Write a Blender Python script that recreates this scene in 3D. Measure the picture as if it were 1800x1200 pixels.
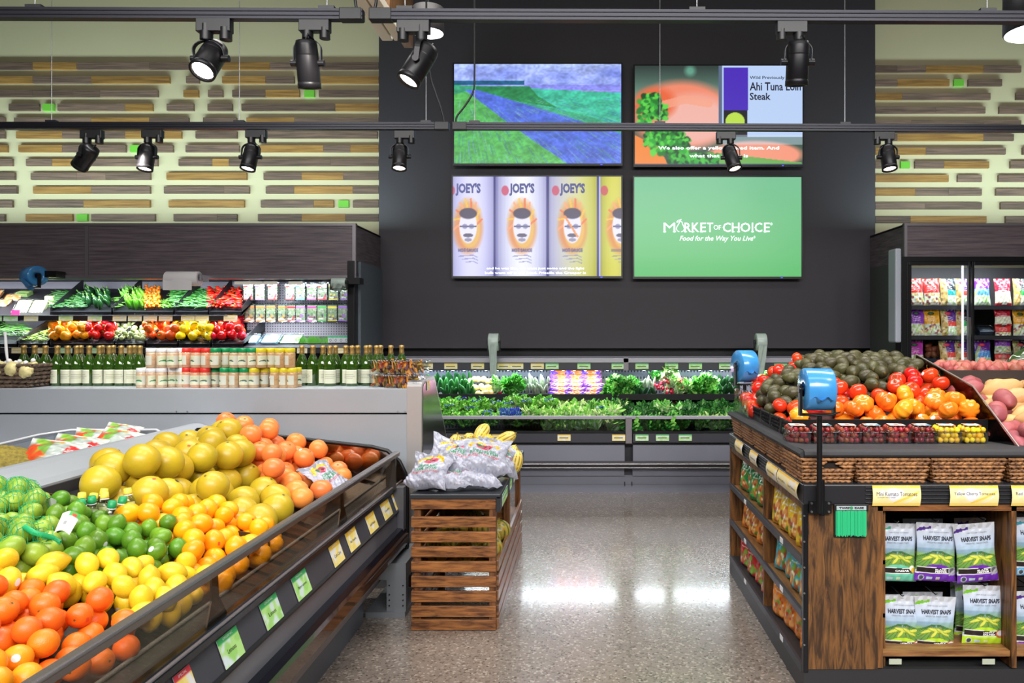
import bpy, math, random
import numpy as np
from mathutils import Vector, Matrix, Euler
PI = math.pi
for o in list(bpy.data.objects): bpy.data.objects.remove(o)
scn = bpy.context.scene
COL = scn.collection
F, HX, HY, CZ = 1350.0, 1030.0, 585.0, 1.55       # focal length in px, vanishing point, eye height

def P(px, py, D):                                  # a point of the room seen at this pixel, D metres away
    return Vector(((px-HX)*D/F, D, CZ-(py-HY)*D/F))

# ---------------------------------------------------------------- camera
cam = bpy.data.cameras.new('camera'); camo = bpy.data.objects.new('camera', cam); COL.objects.link(camo)
camo.location = (0, 0, CZ); camo.rotation_euler = (PI/2, 0, 0)
cam.sensor_width = 36; cam.lens = 36*F/1800; cam.sensor_fit = 'HORIZONTAL'
cam.shift_x = -(HX-900)/1800; cam.shift_y = -(600-HY)/1800
cam.clip_end = 60
scn.camera = camo
scn.view_settings.view_transform = 'Standard'; scn.view_settings.look = 'None'
scn.view_settings.gamma = 1; scn.view_settings.use_curve_mapping = False
scn.view_settings.exposure = 0.55
world = bpy.data.worlds.new('world'); scn.world = world; world.use_nodes = True
world.node_tree.nodes['Background'].inputs[0].default_value = (0.9, 0.95, 1.0, 1)
world.node_tree.nodes['Background'].inputs[1].default_value = 0.3

# ---------------------------------------------------------------- lights
def area(name, loc, size, power, rot=(0, 0, 0), col=(1, 1, 1), spread=180):
    l = bpy.data.lights.new(name, 'AREA'); l.shape = 'RECTANGLE'; l.size, l.size_y = size
    l.energy = power; l.color = col; l.spread = math.radians(spread)
    o = bpy.data.objects.new(name, l); COL.objects.link(o); o.location = loc; o.rotation_euler = rot
    return o
def spot(name, loc, target, power, angle=50, blend=0.6, col=(1, 1, 1), r=0.03):
    l = bpy.data.lights.new(name, 'SPOT'); l.energy = power; l.spot_size = math.radians(angle)
    l.spot_blend = blend; l.color = col; l.shadow_soft_size = r
    o = bpy.data.objects.new(name, l); COL.objects.link(o); o.location = loc
    o.rotation_euler = (Vector(target)-Vector(loc)).to_track_quat('-Z', 'Y').to_euler()
    return o
WARM = (1.0, 0.93, 0.84); COOL = (0.86, 0.93, 1.0)
# unseen overhead areas added for ambient light, no fixtures built for them
area('overhead_fill_light', (0.3, 1.5, 4.9), (7.0, 0.8), 30, col=(1, 0.97, 0.93), spread=125)
area('overhead_fill_light', (0.3, 4.6, 4.9), (7.0, 0.8), 110, col=(1, 0.97, 0.93), spread=120)
area('overhead_fill_light', (0.3, -2.2, 4.2), (9.0, 1.6), 160, (math.radians(56), 0, 0), (1, 0.98, 0.96), 98)  # tilted fill behind the camera, added to brighten upright surfaces
# track spots aimed at the produce; several added away from the visible heads
spot('track_light', (-1.95, 2.7, 2.62), (-1.55, 2.3, 0.8), 26, 95, 0.8, WARM)
spot('track_light', (-0.4, 0.9, 2.75), (-1.5, 2.2, 0.8), 34, 75, 0.7, WARM)
spot('track_light', (-0.9, 2.6, 2.7), (-1.7, 3.9, 0.9), 26, 70, 0.7, WARM)
spot('track_light', (0.0, 3.0, 2.7), (-0.7, 4.3, 0.75), 6, 60, 0.7, WARM)
spot('track_light', (1.0, 1.0, 2.75), (1.3, 3.4, 0.8), 42, 60, 0.7, WARM)
spot('track_light', (2.0, 2.4, 2.75), (1.7, 4.0, 1.2), 42, 75, 0.7, WARM)
spot('track_light', (0.2, 2.6, 2.75), (0.9, 3.9, 0.3), 12, 70, 0.7, WARM)
spot('track_light', (-2.6, 4.3, 2.6), (-2.4, 5.0, 1.2), 40, 100, 0.8, WARM)

# ---------------------------------------------------------------- materials
def lin(h):
    if isinstance(h, str):
        h = [int(h[i:i+2], 16)/255 for i in (0, 2, 4)]
    return tuple(c/12.92 if c <= .04045 else ((c+.055)/1.055)**2.4 for c in h)
def rgb(h): return np.array([int(h[i:i+2], 16)/255 for i in (0, 2, 4)])
MATS = {}
def newmat(name):
    m = bpy.data.materials.new(name); m.use_nodes = True; MATS[name] = m
    nt = m.node_tree
    return m, nt, nt.nodes['Principled BSDF']
def N(nt, t, **kw):
    n = nt.nodes.new(t)
    for k, v in kw.items(): setattr(n, k, v)
    return n
def mat(name, col, rough=.5, metal=0, spec=.5, var=0, scale=30, bump=0, bscale=None, emis=0, coat=0, rnd=0, sss=0):
    """plain surface with noise colour variation, bump and per-object variation"""
    if name in MATS: return MATS[name]
    m, nt, b = newmat(name); c = lin(col)
    b.inputs['Roughness'].default_value = rough; b.inputs['Metallic'].default_value = metal
    b.inputs['Specular IOR Level'].default_value = spec; b.inputs['Coat Weight'].default_value = coat
    b.inputs['Base Color'].default_value = (*c, 1)
    tc = N(nt, 'ShaderNodeTexCoord')
    if var or rnd:
        nz = N(nt, 'ShaderNodeTexNoise'); nz.inputs['Scale'].default_value = scale; nz.inputs['Detail'].default_value = 3
        nt.links.new(tc.outputs['Object'], nz.inputs['Vector'])
        hs = N(nt, 'ShaderNodeHueSaturation'); hs.inputs['Color'].default_value = (*c, 1)
        mr = N(nt, 'ShaderNodeMapRange'); mr.inputs[1].default_value = .3; mr.inputs[2].default_value = .7
        mr.inputs[3].default_value = 1-var; mr.inputs[4].default_value = 1+var
        nt.links.new(nz.outputs['Fac'], mr.inputs[0])
        last = mr.outputs[0]
        if rnd:
            oi = N(nt, 'ShaderNodeObjectInfo'); r2 = N(nt, 'ShaderNodeMapRange')
            r2.inputs[3].default_value = 1-rnd; r2.inputs[4].default_value = 1+rnd*.6
            nt.links.new(oi.outputs['Random'], r2.inputs[0])
            mu = N(nt, 'ShaderNodeMath', operation='MULTIPLY'); nt.links.new(last, mu.inputs[0]); nt.links.new(r2.outputs[0], mu.inputs[1])
            last = mu.outputs[0]
            r3 = N(nt, 'ShaderNodeMapRange'); r3.inputs[3].default_value = .5-rnd*.07; r3.inputs[4].default_value = .5+rnd*.07
            wn = N(nt, 'ShaderNodeMath', operation='FRACT'); w2 = N(nt, 'ShaderNodeMath', operation='MULTIPLY'); w2.inputs[1].default_value = 7.31
            nt.links.new(oi.outputs['Random'], w2.inputs[0]); nt.links.new(w2.outputs[0], wn.inputs[0]); nt.links.new(wn.outputs[0], r3.inputs[0])
            nt.links.new(r3.outputs[0], hs.inputs['Hue'])
        nt.links.new(last, hs.inputs['Value']); nt.links.new(hs.outputs[0], b.inputs['Base Color'])
    if bump:
        n2 = N(nt, 'ShaderNodeTexNoise'); n2.inputs['Scale'].default_value = bscale or scale*6; n2.inputs['Detail'].default_value = 2
        nt.links.new(tc.outputs['Object'], n2.inputs['Vector'])
        bp = N(nt, 'ShaderNodeBump'); bp.inputs['Strength'].default_value = bump; bp.inputs['Distance'].default_value = .002
        nt.links.new(n2.outputs['Fac'], bp.inputs['Height']); nt.links.new(bp.outputs[0], b.inputs['Normal'])
    if emis:
        b.inputs['Emission Color'].default_value = (*c, 1); b.inputs['Emission Strength'].default_value = emis
    return m
def wood(name, c1, c2, stretch=(1, 1, 1), rough=.45, scale=8, contrast=(.35, .65), rnd=0, wobble=0):
    if name in MATS: return MATS[name]
    m, nt, b = newmat(name); tc = N(nt, 'ShaderNodeTexCoord'); mp = N(nt, 'ShaderNodeMapping')
    mp.inputs['Scale'].default_value = stretch
    nt.links.new(tc.outputs['Object'], mp.inputs[0])
    nz = N(nt, 'ShaderNodeTexNoise'); nz.inputs['Scale'].default_value = scale; nz.inputs['Detail'].default_value = 6
    nz.inputs['Distortion'].default_value = wobble; nz.inputs['Roughness'].default_value = .6
    nt.links.new(mp.outputs[0], nz.inputs[0])
    cr = N(nt, 'ShaderNodeValToRGB'); cr.color_ramp.elements[0].position, cr.color_ramp.elements[1].position = contrast
    cr.color_ramp.elements[0].color = (*lin(c1), 1); cr.color_ramp.elements[1].color = (*lin(c2), 1)
    nt.links.new(nz.outputs['Fac'], cr.inputs[0]); out = cr.outputs[0]
    if rnd:
        oi = N(nt, 'ShaderNodeObjectInfo'); r2 = N(nt, 'ShaderNodeMapRange'); r2.inputs[3].default_value = 1-rnd; r2.inputs[4].default_value = 1+rnd
        nt.links.new(oi.outputs['Random'], r2.inputs[0])
        hs = N(nt, 'ShaderNodeHueSaturation'); nt.links.new(out, hs.inputs['Color']); nt.links.new(r2.outputs[0], hs.inputs['Value']); out = hs.outputs[0]
        vm = N(nt, 'ShaderNodeVectorMath', operation='ADD'); nt.links.new(tc.outputs['Object'], vm.inputs[0])
        cb = N(nt, 'ShaderNodeVectorMath', operation='SCALE'); cb.inputs[0].default_value = (7, 3, 11); nt.links.new(oi.outputs['Random'], cb.inputs['Scale'])
        nt.links.new(cb.outputs[0], vm.inputs[1]); nt.links.new(vm.outputs[0], mp.inputs[0])
    nt.links.new(out, b.inputs['Base Color']); b.inputs['Roughness'].default_value = rough
    bp = N(nt, 'ShaderNodeBump'); bp.inputs['Strength'].default_value = .25; bp.inputs['Distance'].default_value = .001
    nt.links.new(nz.outputs['Fac'], bp.inputs['Height']); nt.links.new(bp.outputs[0], b.inputs['Normal'])
    return m
def vcol(name, rough=.5, emis=0, spec=.5, bump=0, rnd=0, metal=0):
    """colours stored on the mesh (printed packaging, striped skins, screens)"""
    if name in MATS: return MATS[name]
    m, nt, b = newmat(name); a = N(nt, 'ShaderNodeAttribute'); a.attribute_name = 'Col'; out = a.outputs['Color']
    if rnd:
        oi = N(nt, 'ShaderNodeObjectInfo'); r2 = N(nt, 'ShaderNodeMapRange'); r2.inputs[3].default_value = 1-rnd; r2.inputs[4].default_value = 1+rnd
        nt.links.new(oi.outputs['Random'], r2.inputs[0])
        hs = N(nt, 'ShaderNodeHueSaturation'); nt.links.new(out, hs.inputs['Color']); nt.links.new(r2.outputs[0], hs.inputs['Value']); out = hs.outputs[0]
    b.inputs['Roughness'].default_value = rough; b.inputs['Specular IOR Level'].default_value = spec; b.inputs['Metallic'].default_value = metal
    if emis:
        b.inputs['Base Color'].default_value = (.01, .01, .01, 1)
        nt.links.new(out, b.inputs['Emission Color']); b.inputs['Emission Strength'].default_value = emis
    else: nt.links.new(out, b.inputs['Base Color'])
    if bump:
        tc = N(nt, 'ShaderNodeTexCoord'); n2 = N(nt, 'ShaderNodeTexNoise'); n2.inputs['Scale'].default_value = 30; n2.inputs['Detail'].default_value = 3
        nt.links.new(tc.outputs['Object'], n2.inputs['Vector']); bp = N(nt, 'ShaderNodeBump'); bp.inputs['Strength'].default_value = bump; bp.inputs['Distance'].default_value = .006
        nt.links.new(n2.outputs['Fac'], bp.inputs['Height']); nt.links.new(bp.outputs[0], b.inputs['Normal'])
    return m
def clear(name, tint='ffffff', gloss=.12, rough=.03, bump=0):
    """thin clear pane or plastic: see-through with surface reflections"""
    if name in MATS: return MATS[name]
    m = bpy.data.materials.new(name); m.use_nodes = True; MATS[name] = m; nt = m.node_tree; nt.nodes.clear()
    out = N(nt, 'ShaderNodeOutputMaterial'); mx = N(nt, 'ShaderNodeMixShader'); tr = N(nt, 'ShaderNodeBsdfTransparent'); gl = N(nt, 'ShaderNodeBsdfGlossy')
    tr.inputs[0].default_value = (*lin(tint), 1); gl.inputs['Roughness'].default_value = rough
    lw = N(nt, 'ShaderNodeLayerWeight'); pw = N(nt, 'ShaderNodeMath', operation='POWER'); pw.inputs[1].default_value = 4
    nt.links.new(lw.outputs['Facing'], pw.inputs[0]); ad = N(nt, 'ShaderNodeMath', operation='MULTIPLY_ADD'); ad.inputs[1].default_value = .45; ad.inputs[2].default_value = gloss*.5; ad.use_clamp = True
    nt.links.new(pw.outputs[0], ad.inputs[0]); nt.links.new(ad.outputs[0], mx.inputs[0])
    nt.links.new(tr.outputs[0], mx.inputs[1]); nt.links.new(gl.outputs[0], mx.inputs[2]); nt.links.new(mx.outputs[0], out.inputs[0])
    if bump:
        tc = N(nt, 'ShaderNodeTexCoord'); n2 = N(nt, 'ShaderNodeTexNoise'); n2.inputs['Scale'].default_value = 12
        nt.links.new(tc.outputs['Object'], n2.inputs['Vector']); bp = N(nt, 'ShaderNodeBump'); bp.inputs['Strength'].default_value = bump; bp.inputs['Distance'].default_value = .02
        nt.links.new(n2.outputs['Fac'], bp.inputs['Height']); nt.links.new(bp.outputs[0], gl.inputs['Normal']); nt.links.new(bp.outputs[0], lw.inputs['Normal'])
    return m
def emit(name, col, strength):
    if name in MATS: return MATS[name]
    m, nt, b = newmat(name); b.inputs['Base Color'].default_value = (*lin(col), 1)
    b.inputs['Emission Color'].default_value = (*lin(col), 1); b.inputs['Emission Strength'].default_value = strength
    return m

# ---------------------------------------------------------------- mesh builder
class MB:
    def __init__(s): s.v = []; s.f = []; s.m = []; s.s = []; s.c = []
    def add(s, vs, fs, mi=0, smooth=False, cols=None):
        n = len(s.v); s.v.extend([tuple(v) for v in vs]); s.f.extend([tuple(i+n for i in f) for f in fs])
        s.m.extend([mi]*len(fs)); s.s.extend([smooth]*len(fs))
        if cols is not None: s.c.extend([tuple(c) for c in cols])
        return s
    def box(s, x0, x1, y0, y1, z0, z1, mi=0):
        vs = [(x, y, z) for z in (z0, z1) for y in (y0, y1) for x in (x0, x1)]
        return s.add(vs, [(0, 2, 3, 1), (4, 5, 7, 6), (0, 1, 5, 4), (2, 6, 7, 3), (0, 4, 6, 2), (1, 3, 7, 5)], mi)
    def cbox(s, c, size, rot=None, mi=0):
        R = rot.to_matrix() if rot else Matrix.Identity(3); h = [q/2 for q in size]; vs = []
        for z in (-1, 1):
            for y in (-1, 1):
                for x in (-1, 1): vs.append(Vector(c)+R @ Vector((x*h[0], y*h[1], z*h[2])))
        return s.add(vs, [(0, 2, 3, 1), (4, 5, 7, 6), (0, 1, 5, 4), (2, 6, 7, 3), (0, 4, 6, 2), (1, 3, 7, 5)], mi)
    def cyl(s, p0, p1, r0, r1=None, n=16, mi=0, caps=True, smooth=True):
        p0, p1 = Vector(p0), Vector(p1); r1 = r0 if r1 is None else r1
        q = (p1-p0).to_track_quat('Z', 'Y').to_matrix(); a = q @ Vector((1, 0, 0)); b = q @ Vector((0, 1, 0)); vs = []
        for p, r in ((p0, r0), (p1, r1)):
            for i in range(n): t = 2*PI*i/n; vs.append(p+a*math.cos(t)*r+b*math.sin(t)*r)
        s.add(vs, [(i, (i+1) % n, n+(i+1) % n, n+i) for i in range(n)], mi, smooth)
        if caps:
            s.add(vs[:n], [tuple(range(n-1, -1, -1))], mi); s.add(vs[n:], [tuple(range(n))], mi)
        return s
    def tube(s, path, r, n=8, mi=0, caps=True):
        path = [Vector(p) for p in path]; rs = r if isinstance(r, (list, tuple)) else [r]*len(path)
        vs = []; up = Vector((0.13, 0.31, 0.94)).normalized(); prev = None
        for i, p in enumerate(path):
            d = (path[min(i+1, len(path)-1)]-path[max(i-1, 0)]).normalized()
            a = d.cross(up) if prev is None else prev-d*prev.dot(d)
            if a.length < 1e-4: a = d.cross(Vector((1, 0, 0)))
            a.normalize(); prev = a; b = d.cross(a)
            for k in range(n): t = 2*PI*k/n; vs.append(p+(a*math.cos(t)+b*math.sin(t))*rs[i])
        L = len(path); fs = [(i*n+k, i*n+(k+1) % n, (i+1)*n+(k+1) % n, (i+1)*n+k) for i in range(L-1) for k in range(n)]
        s.add(vs, fs, mi, True)
        if caps: s.add(vs[:n], [tuple(range(n-1, -1, -1))], mi); s.add(vs[-n:], [tuple(range(n))], mi)
        return s
    def lathe(s, prof, n=20, c=(0, 0, 0), mi=0, smooth=True, fn=None, cf=None):
        """profile of (radius, height); fn(vec, u, theta) may move a vertex, cf gives its colour"""
        vs = []; cs = []
        for i, (r, z) in enumerate(prof):
            for k in range(n):
                t = 2*PI*k/n; p = Vector((r*math.cos(t), r*math.sin(t), z))
                if cf: cs.append(cf(i/(len(prof)-1), t))
                if fn: p = fn(p, i/(len(prof)-1), t)
                vs.append(p+Vector(c))
        L = len(prof); fs = [(i*n+k, i*n+(k+1) % n, (i+1)*n+(k+1) % n, (i+1)*n+k) for i in range(L-1) for k in range(n)]
        if prof[0][0] > 1e-5: fs.append(tuple(range(n-1, -1, -1)))
        if prof[-1][0] > 1e-5: fs.append(tuple(range((L-1)*n, L*n)))
        return s.add(vs, fs, mi, smooth, cs if cf else None)
    def prism(s, poly, axis, a, b, mi=0, smooth=False):
        """extrude a 2-D outline along axis (x: (y,z) outline, y: (x,z), z: (x,y))"""
        def mk(p, t): return {'x': (t, p[0], p[1]), 'y': (p[0], t, p[1]), 'z': (p[0], p[1], t)}[axis]
        n = len(poly); vs = [mk(p, a) for p in poly]+[mk(p, b) for p in poly]
        s.add(vs, [(i, (i+1) % n, n+(i+1) % n, n+i) for i in range(n)], mi, smooth)
        return s.add(vs, [tuple(range(n-1, -1, -1)), tuple(range(n, 2*n))], mi)
    def grid(s, fn, nu, nv, mi=0, smooth=True, cf=None):
        vs = [fn(i/nu, j/nv) for j in range(nv+1) for i in range(nu+1)]
        cs = [cf(i/nu, j/nv) for j in range(nv+1) for i in range(nu+1)] if cf else None
        w = nu+1
        return s.add(vs, [(j*w+i, j*w+i+1, (j+1)*w+i+1, (j+1)*w+i) for j in range(nv) for i in range(nu)], mi, smooth, cs)
    def sphere(s, c, r, n=12, m=8, sc=(1, 1, 1), rot=None, mi=0, smooth=True, cf=None):
        R = rot.to_matrix() if rot else Matrix.Identity(3)
        prof = [(max(1e-6, math.sin(PI*i/m))*r, -math.cos(PI*i/m)*r) for i in range(m+1)]
        return s.lathe(prof, n, c, mi, smooth, fn=lambda p, u, t: R @ Vector((p.x*sc[0], p.y*sc[1], p.z*sc[2])), cf=cf)
    def move(s, M):
        M = M if isinstance(M, Matrix) else Matrix.Translation(M)
        s.v = [tuple(M @ Vector(v)) for v in s.v]; return s
    def merge(s, o, M=None):
        n = len(s.v); s.v.extend([tuple(M @ Vector(v)) for v in o.v] if M is not None else o.v)
        s.f.extend([tuple(i+n for i in f) for f in o.f]); s.m.extend(o.m); s.s.extend(o.s); s.c.extend(o.c); return s
    def mesh(s, name, mats, off=(0, 0, 0)):
        me = bpy.data.meshes.new(name)
        me.from_pydata([(v[0]-off[0], v[1]-off[1], v[2]-off[2]) for v in s.v], [], s.f)
        for m in (mats if isinstance(mats, (list, tuple)) else [mats]): me.materials.append(m)
        me.polygons.foreach_set('material_index', s.m); me.polygons.foreach_set('use_smooth', s.s)
        if s.c and len(s.c) == len(s.v):
            a = me.color_attributes.new('Col', 'FLOAT_COLOR', 'POINT')
            arr = np.ones((len(s.c), 4), 'f'); arr[:, :3] = np.array(s.c)[:, :3]
            arr[:, :3] = np.where(arr[:, :3] <= .04045, arr[:, :3]/12.92, ((np.clip(arr[:, :3], 0, 1)+.055)/1.055)**2.4)
            a.data.foreach_set('color', arr.ravel())
        me.update(); return me
    def build(s, name, mats, parent=None, bevel=0, own=None):
        """link as ONE object; world coordinates, whatever the parent"""
        off = Vector(own) if own is not None else Vector((0, 0, 0))
        if parent is not None and own is None: off = wpos(parent)
        o = bpy.data.objects.new(name, s.mesh(name, mats, off)); COL.objects.link(o)
        if parent is not None:
            o.parent = parent
            if own is not None: o.location = off-wpos(parent)
        elif own is not None: o.location = off
        if bevel:
            b = o.modifiers.new('b', 'BEVEL'); b.width = bevel; b.segments = 2; b.limit_method = 'ANGLE'; b.angle_limit = .6
        return o
def wpos(o):
    p = Vector(o.location)
    while o.parent is not None: o = o.parent; p = p+Vector(o.location)
    return p
def tag(o, label=None, cat=None, group=None, kind=None):
    if label: o['label'] = label
    if cat: o['category'] = cat
    if group: o['group'] = group
    if kind: o['kind'] = kind
    return o
def thing(name, label, cat, loc=(0, 0, 0), group=None):
    o = bpy.data.objects.new(name, None); COL.objects.link(o); o.location = loc; o.empty_display_size = .05
    return tag(o, label, cat, group)
def struct(name, mb, mats, parent=None, bevel=0):
    o = mb.build(name, mats, parent, bevel)
    if parent is None: o['kind'] = 'structure'
    return o
def dup(root, loc=None, rot=None, scale=None, label=None, group=None):
    r = root.copy(); COL.objects.link(r)
    for ch in root.children:
        c = ch.copy(); COL.objects.link(c); c.parent = r
        for g in ch.children:
            d = g.copy(); COL.objects.link(d); d.parent = c
    return place(r, loc, rot, scale, label, group)
def place(r, loc=None, rot=None, scale=None, label=None, group=None):
    if loc is not None: r.location = loc
    if rot is not None: r.rotation_euler = rot.to_euler() if isinstance(rot, Matrix) else rot
    if scale is not None: r.scale = (scale,)*3 if isinstance(scale, (int, float)) else scale
    if label: r['label'] = label
    if group: r['group'] = group
    return r
class Src:
    """a kind built once; the first use places the original, later uses copy it"""
    def __init__(s, root): s.r = root; s.used = False
    def put(s, loc, rot=None, scale=None, label=None, group=None):
        if not s.used: s.used = True; return place(s.r, loc, rot, scale, label, group)
        return dup(s.r, loc, rot, scale, label, group)
ORD = ['first', 'second', 'third', 'fourth', 'fifth', 'sixth', 'seventh', 'eighth', 'ninth', 'tenth', 'eleventh', 'twelfth', 'thirteenth',
       'fourteenth', 'fifteenth', 'sixteenth', 'seventeenth', 'eighteenth', 'nineteenth', 'twentieth', 'twenty-first', 'twenty-second', 'twenty-third',
       'twenty-fourth', 'twenty-fifth', 'twenty-sixth', 'twenty-seventh', 'twenty-eighth', 'twenty-ninth', 'thirtieth']

# ---------------------------------------------------------------- lettering
_tc = {}
def text_verts(s, bold=0, shear=0, res=2, space=1.0):
    k = (s, bold, shear, res, space)
    if k not in _tc:
        c = bpy.data.curves.new('t', 'FONT'); c.body = s; c.size = 1; c.offset = bold; c.shear = shear; c.resolution_u = res; c.space_character = space
        o = bpy.data.objects.new('t', c); COL.objects.link(o); dg = bpy.context.evaluated_depsgraph_get(); dg.update()
        me = bpy.data.meshes.new_from_object(o.evaluated_get(dg))
        v = np.array([tuple(q.co)[:2] for q in me.vertices]) if len(me.vertices) else np.zeros((1, 2)); f = [tuple(p.vertices) for p in me.polygons]
        bpy.data.objects.remove(o); bpy.data.curves.remove(c); bpy.data.meshes.remove(me)
        lo, hi = v.min(0), v.max(0); _tc[k] = (v-lo, f, hi-lo)
    return _tc[k]
def text(mb, s, fn, cx, cy, w=None, h=None, mi=0, bold=0, shear=0, align='c', res=2, space=1.0):
    """lettering centred on (cx,cy) of width w (or height h) in flat coordinates; fn maps them onto the surface"""
    v, f, d = text_verts(s, bold, shear, res, space)
    sx = w/d[0] if w else h/d[1]; sy = h/d[1] if h else sx
    ox = cx-d[0]*sx/2 if align == 'c' else cx
    mb.add([fn(ox+a*sx, cy-d[1]*sy/2+b*sy) for a, b in v], f, mi)

# ---------------------------------------------------------------- painted sheets
class Cv:
    """small canvas in 0..1 coordinates, v upward"""
    def __init__(s, w, h, col='ffffff'):
        s.w, s.h = w, h; s.a = np.zeros((h, w, 3)); s.a[:] = rgb(col)
        s.U, s.V = np.meshgrid(np.linspace(0, 1, w), np.linspace(0, 1, h)); s.asp = h/w
    def put(s, m, col, al=1):
        c = rgb(col) if isinstance(col, str) else col; m = np.clip(m, 0, 1)[..., None]*al; s.a = s.a*(1-m)+c*m; return s
    def rect(s, u0, u1, v0, v1, col, al=1): return s.put(((s.U >= u0) & (s.U <= u1) & (s.V >= v0) & (s.V <= v1)).astype(float), col, al)
    def ell(s, u, v, ru, rv, col, al=1, rot=0, soft=.15):
        du, dv = s.U-u, (s.V-v); c, n = math.cos(rot), math.sin(rot); x = (du*c+dv*s.asp*n); y = (-du*n+dv*s.asp*c)
        d = np.sqrt((x/ru)**2+(y/(rv*s.asp))**2); return s.put((1-d)/soft+.5, col, al)
    def poly(s, pts, col, al=1):
        m = np.zeros_like(s.U, bool); n = len(pts)
        for i in range(n):
            (x0, y0), (x1, y1) = pts[i], pts[(i+1) % n]
            if y0 == y1: continue
            c = ((y0 > s.V) != (y1 > s.V)) & (s.U < (x1-x0)*(s.V-y0)/(y1-y0)+x0); m ^= c
        return s.put(m.astype(float), col, al)
    def line(s, pts, wd, col, al=1):
        m = np.zeros_like(s.U)
        for (x0, y0), (x1, y1) in zip(pts[:-1], pts[1:]):
            dx, dy = x1-x0, (y1-y0)*s.asp; L = dx*dx+dy*dy+1e-9; t = np.clip(((s.U-x0)*dx+(s.V-y0)*s.asp*dy)/L, 0, 1)
            d = np.hypot(s.U-x0-t*dx, (s.V-y0)*s.asp-t*dy); m = np.maximum(m, (d < wd/2).astype(float))
        return s.put(m, col, al)
    def grad(s, v0, v1, c0, c1):
        t = np.clip((s.V-v0)/(v1-v0), 0, 1)[..., None]; g = rgb(c0)*(1-t)+rgb(c1)*t; k = ((s.V >= v0) & (s.V <= v1))[..., None]; s.a = np.where(k, g, s.a); return s
    def blobs(s, n, u0, u1, v0, v1, r, cols, seed=0, al=.9):
        R = random.Random(seed)
        for i in range(n):
            s.ell(R.uniform(u0, u1), R.uniform(v0, v1), r*R.uniform(.6, 1.3), r*R.uniform(.6, 1.3)/s.asp, R.choice(cols), al, R.uniform(0, 3), .5)
        return s
    def noise(s, amt, seed=0, su=1, sv=1):
        R = np.random.RandomState(seed); n = R.rand(max(2, int(s.h/sv))+2, max(2, int(s.w/su))+2)
        yi = np.linspace(0, n.shape[0]-1.001, s.h); xi = np.linspace(0, n.shape[1]-1.001, s.w); y0 = yi.astype(int); x0 = xi.astype(int)
        fy = (yi-y0)[:, None]; fx = (xi-x0)[None]; g = (n[y0][:, x0]*(1-fx)+n[y0][:, x0+1]*fx)*(1-fy)+(n[y0+1][:, x0]*(1-fx)+n[y0+1][:, x0+1]*fx)*fy
        s.a = s.a*(1+amt*(g[..., None]-.5)*2); return s
    def at(s, u, v):
        return s.a[min(s.h-1, max(0, int(round(v*(s.h-1))))), min(s.w-1, max(0, int(round(u*(s.w-1)))))]
def sheet(mb, cv, fn, mi=0):
    """the canvas as a grid of coloured vertices; fn(u,v) gives the point"""
    h, w = cv.h, cv.w
    vs = [fn(i/(w-1), j/(h-1)) for j in range(h) for i in range(w)]
    fs = [(j*w+i, j*w+i+1, (j+1)*w+i+1, (j+1)*w+i) for j in range(h-1) for i in range(w-1)]
    return mb.add(vs, fs, mi, True, cv.a.reshape(-1, 3))
def hsh(*a):
    x = math.sin(sum((i+1)*12.9898*q for i, q in enumerate(a)))*43758.5453; return x-math.floor(x)

# shared materials
M_black = mat('black_metal', '17171a', .35, .3)
M_blackp = mat('black_plastic', '1b1b1e', .4)
M_dkgrey = mat('dark_grey_paint', '3a3a42', .45, .2)
M_grey = mat('grey_paint', 'a2a8b0', .38, .15, var=.03, scale=3)
M_greyd = mat('mid_grey_paint', '777986', .4, .15, var=.03, scale=3)
M_steel = mat('brushed_steel', 'a9abb0', .28, .9, var=.05, scale=10)
M_white = mat('white_plastic', 'e8e8ec', .45)
M_glass = clear('clear_glass', 'f4f8f8', .06, .02)
M_plast = clear('clear_plastic', 'f6f8fa', .13, .08, bump=.6)
M_oak = wood('stained_oak', '3a200f', '8f5a2c', (1, 1, 9), .5, 6, (.35, .6), wobble=.6)
M_oakx = wood('stained_oak_slats', '4a2812', '9a6232', (1.2, 9, 9), .45, 7, (.35, .62), rnd=.12, wobble=.5)
M_oakv = wood('stained_oak_panel', '3b2411', '85572a', (9, 9, 1), .5, 4, (.38, .6), wobble=.9)
M_lam = wood('dark_wood_laminate', '463f46', '7c6e73', (.6, 1, 16), .4, 4, (.3, .72))
M_ink = mat('black_ink', '1c1c1e', .6); M_inkw = mat('white_ink', 'f4f4f4', .6); M_inkg = mat('green_ink', '1f8a52', .6)
M_inkr = mat('red_ink', 'c22a38', .6); M_inkgy = mat('grey_ink', '8b8f95', .6)
M_print = vcol('printed_surface', .38, bump=0); M_printbag = vcol('printed_bag_film', .22, bump=.5)
M_card = vcol('printed_card', .6)
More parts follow.
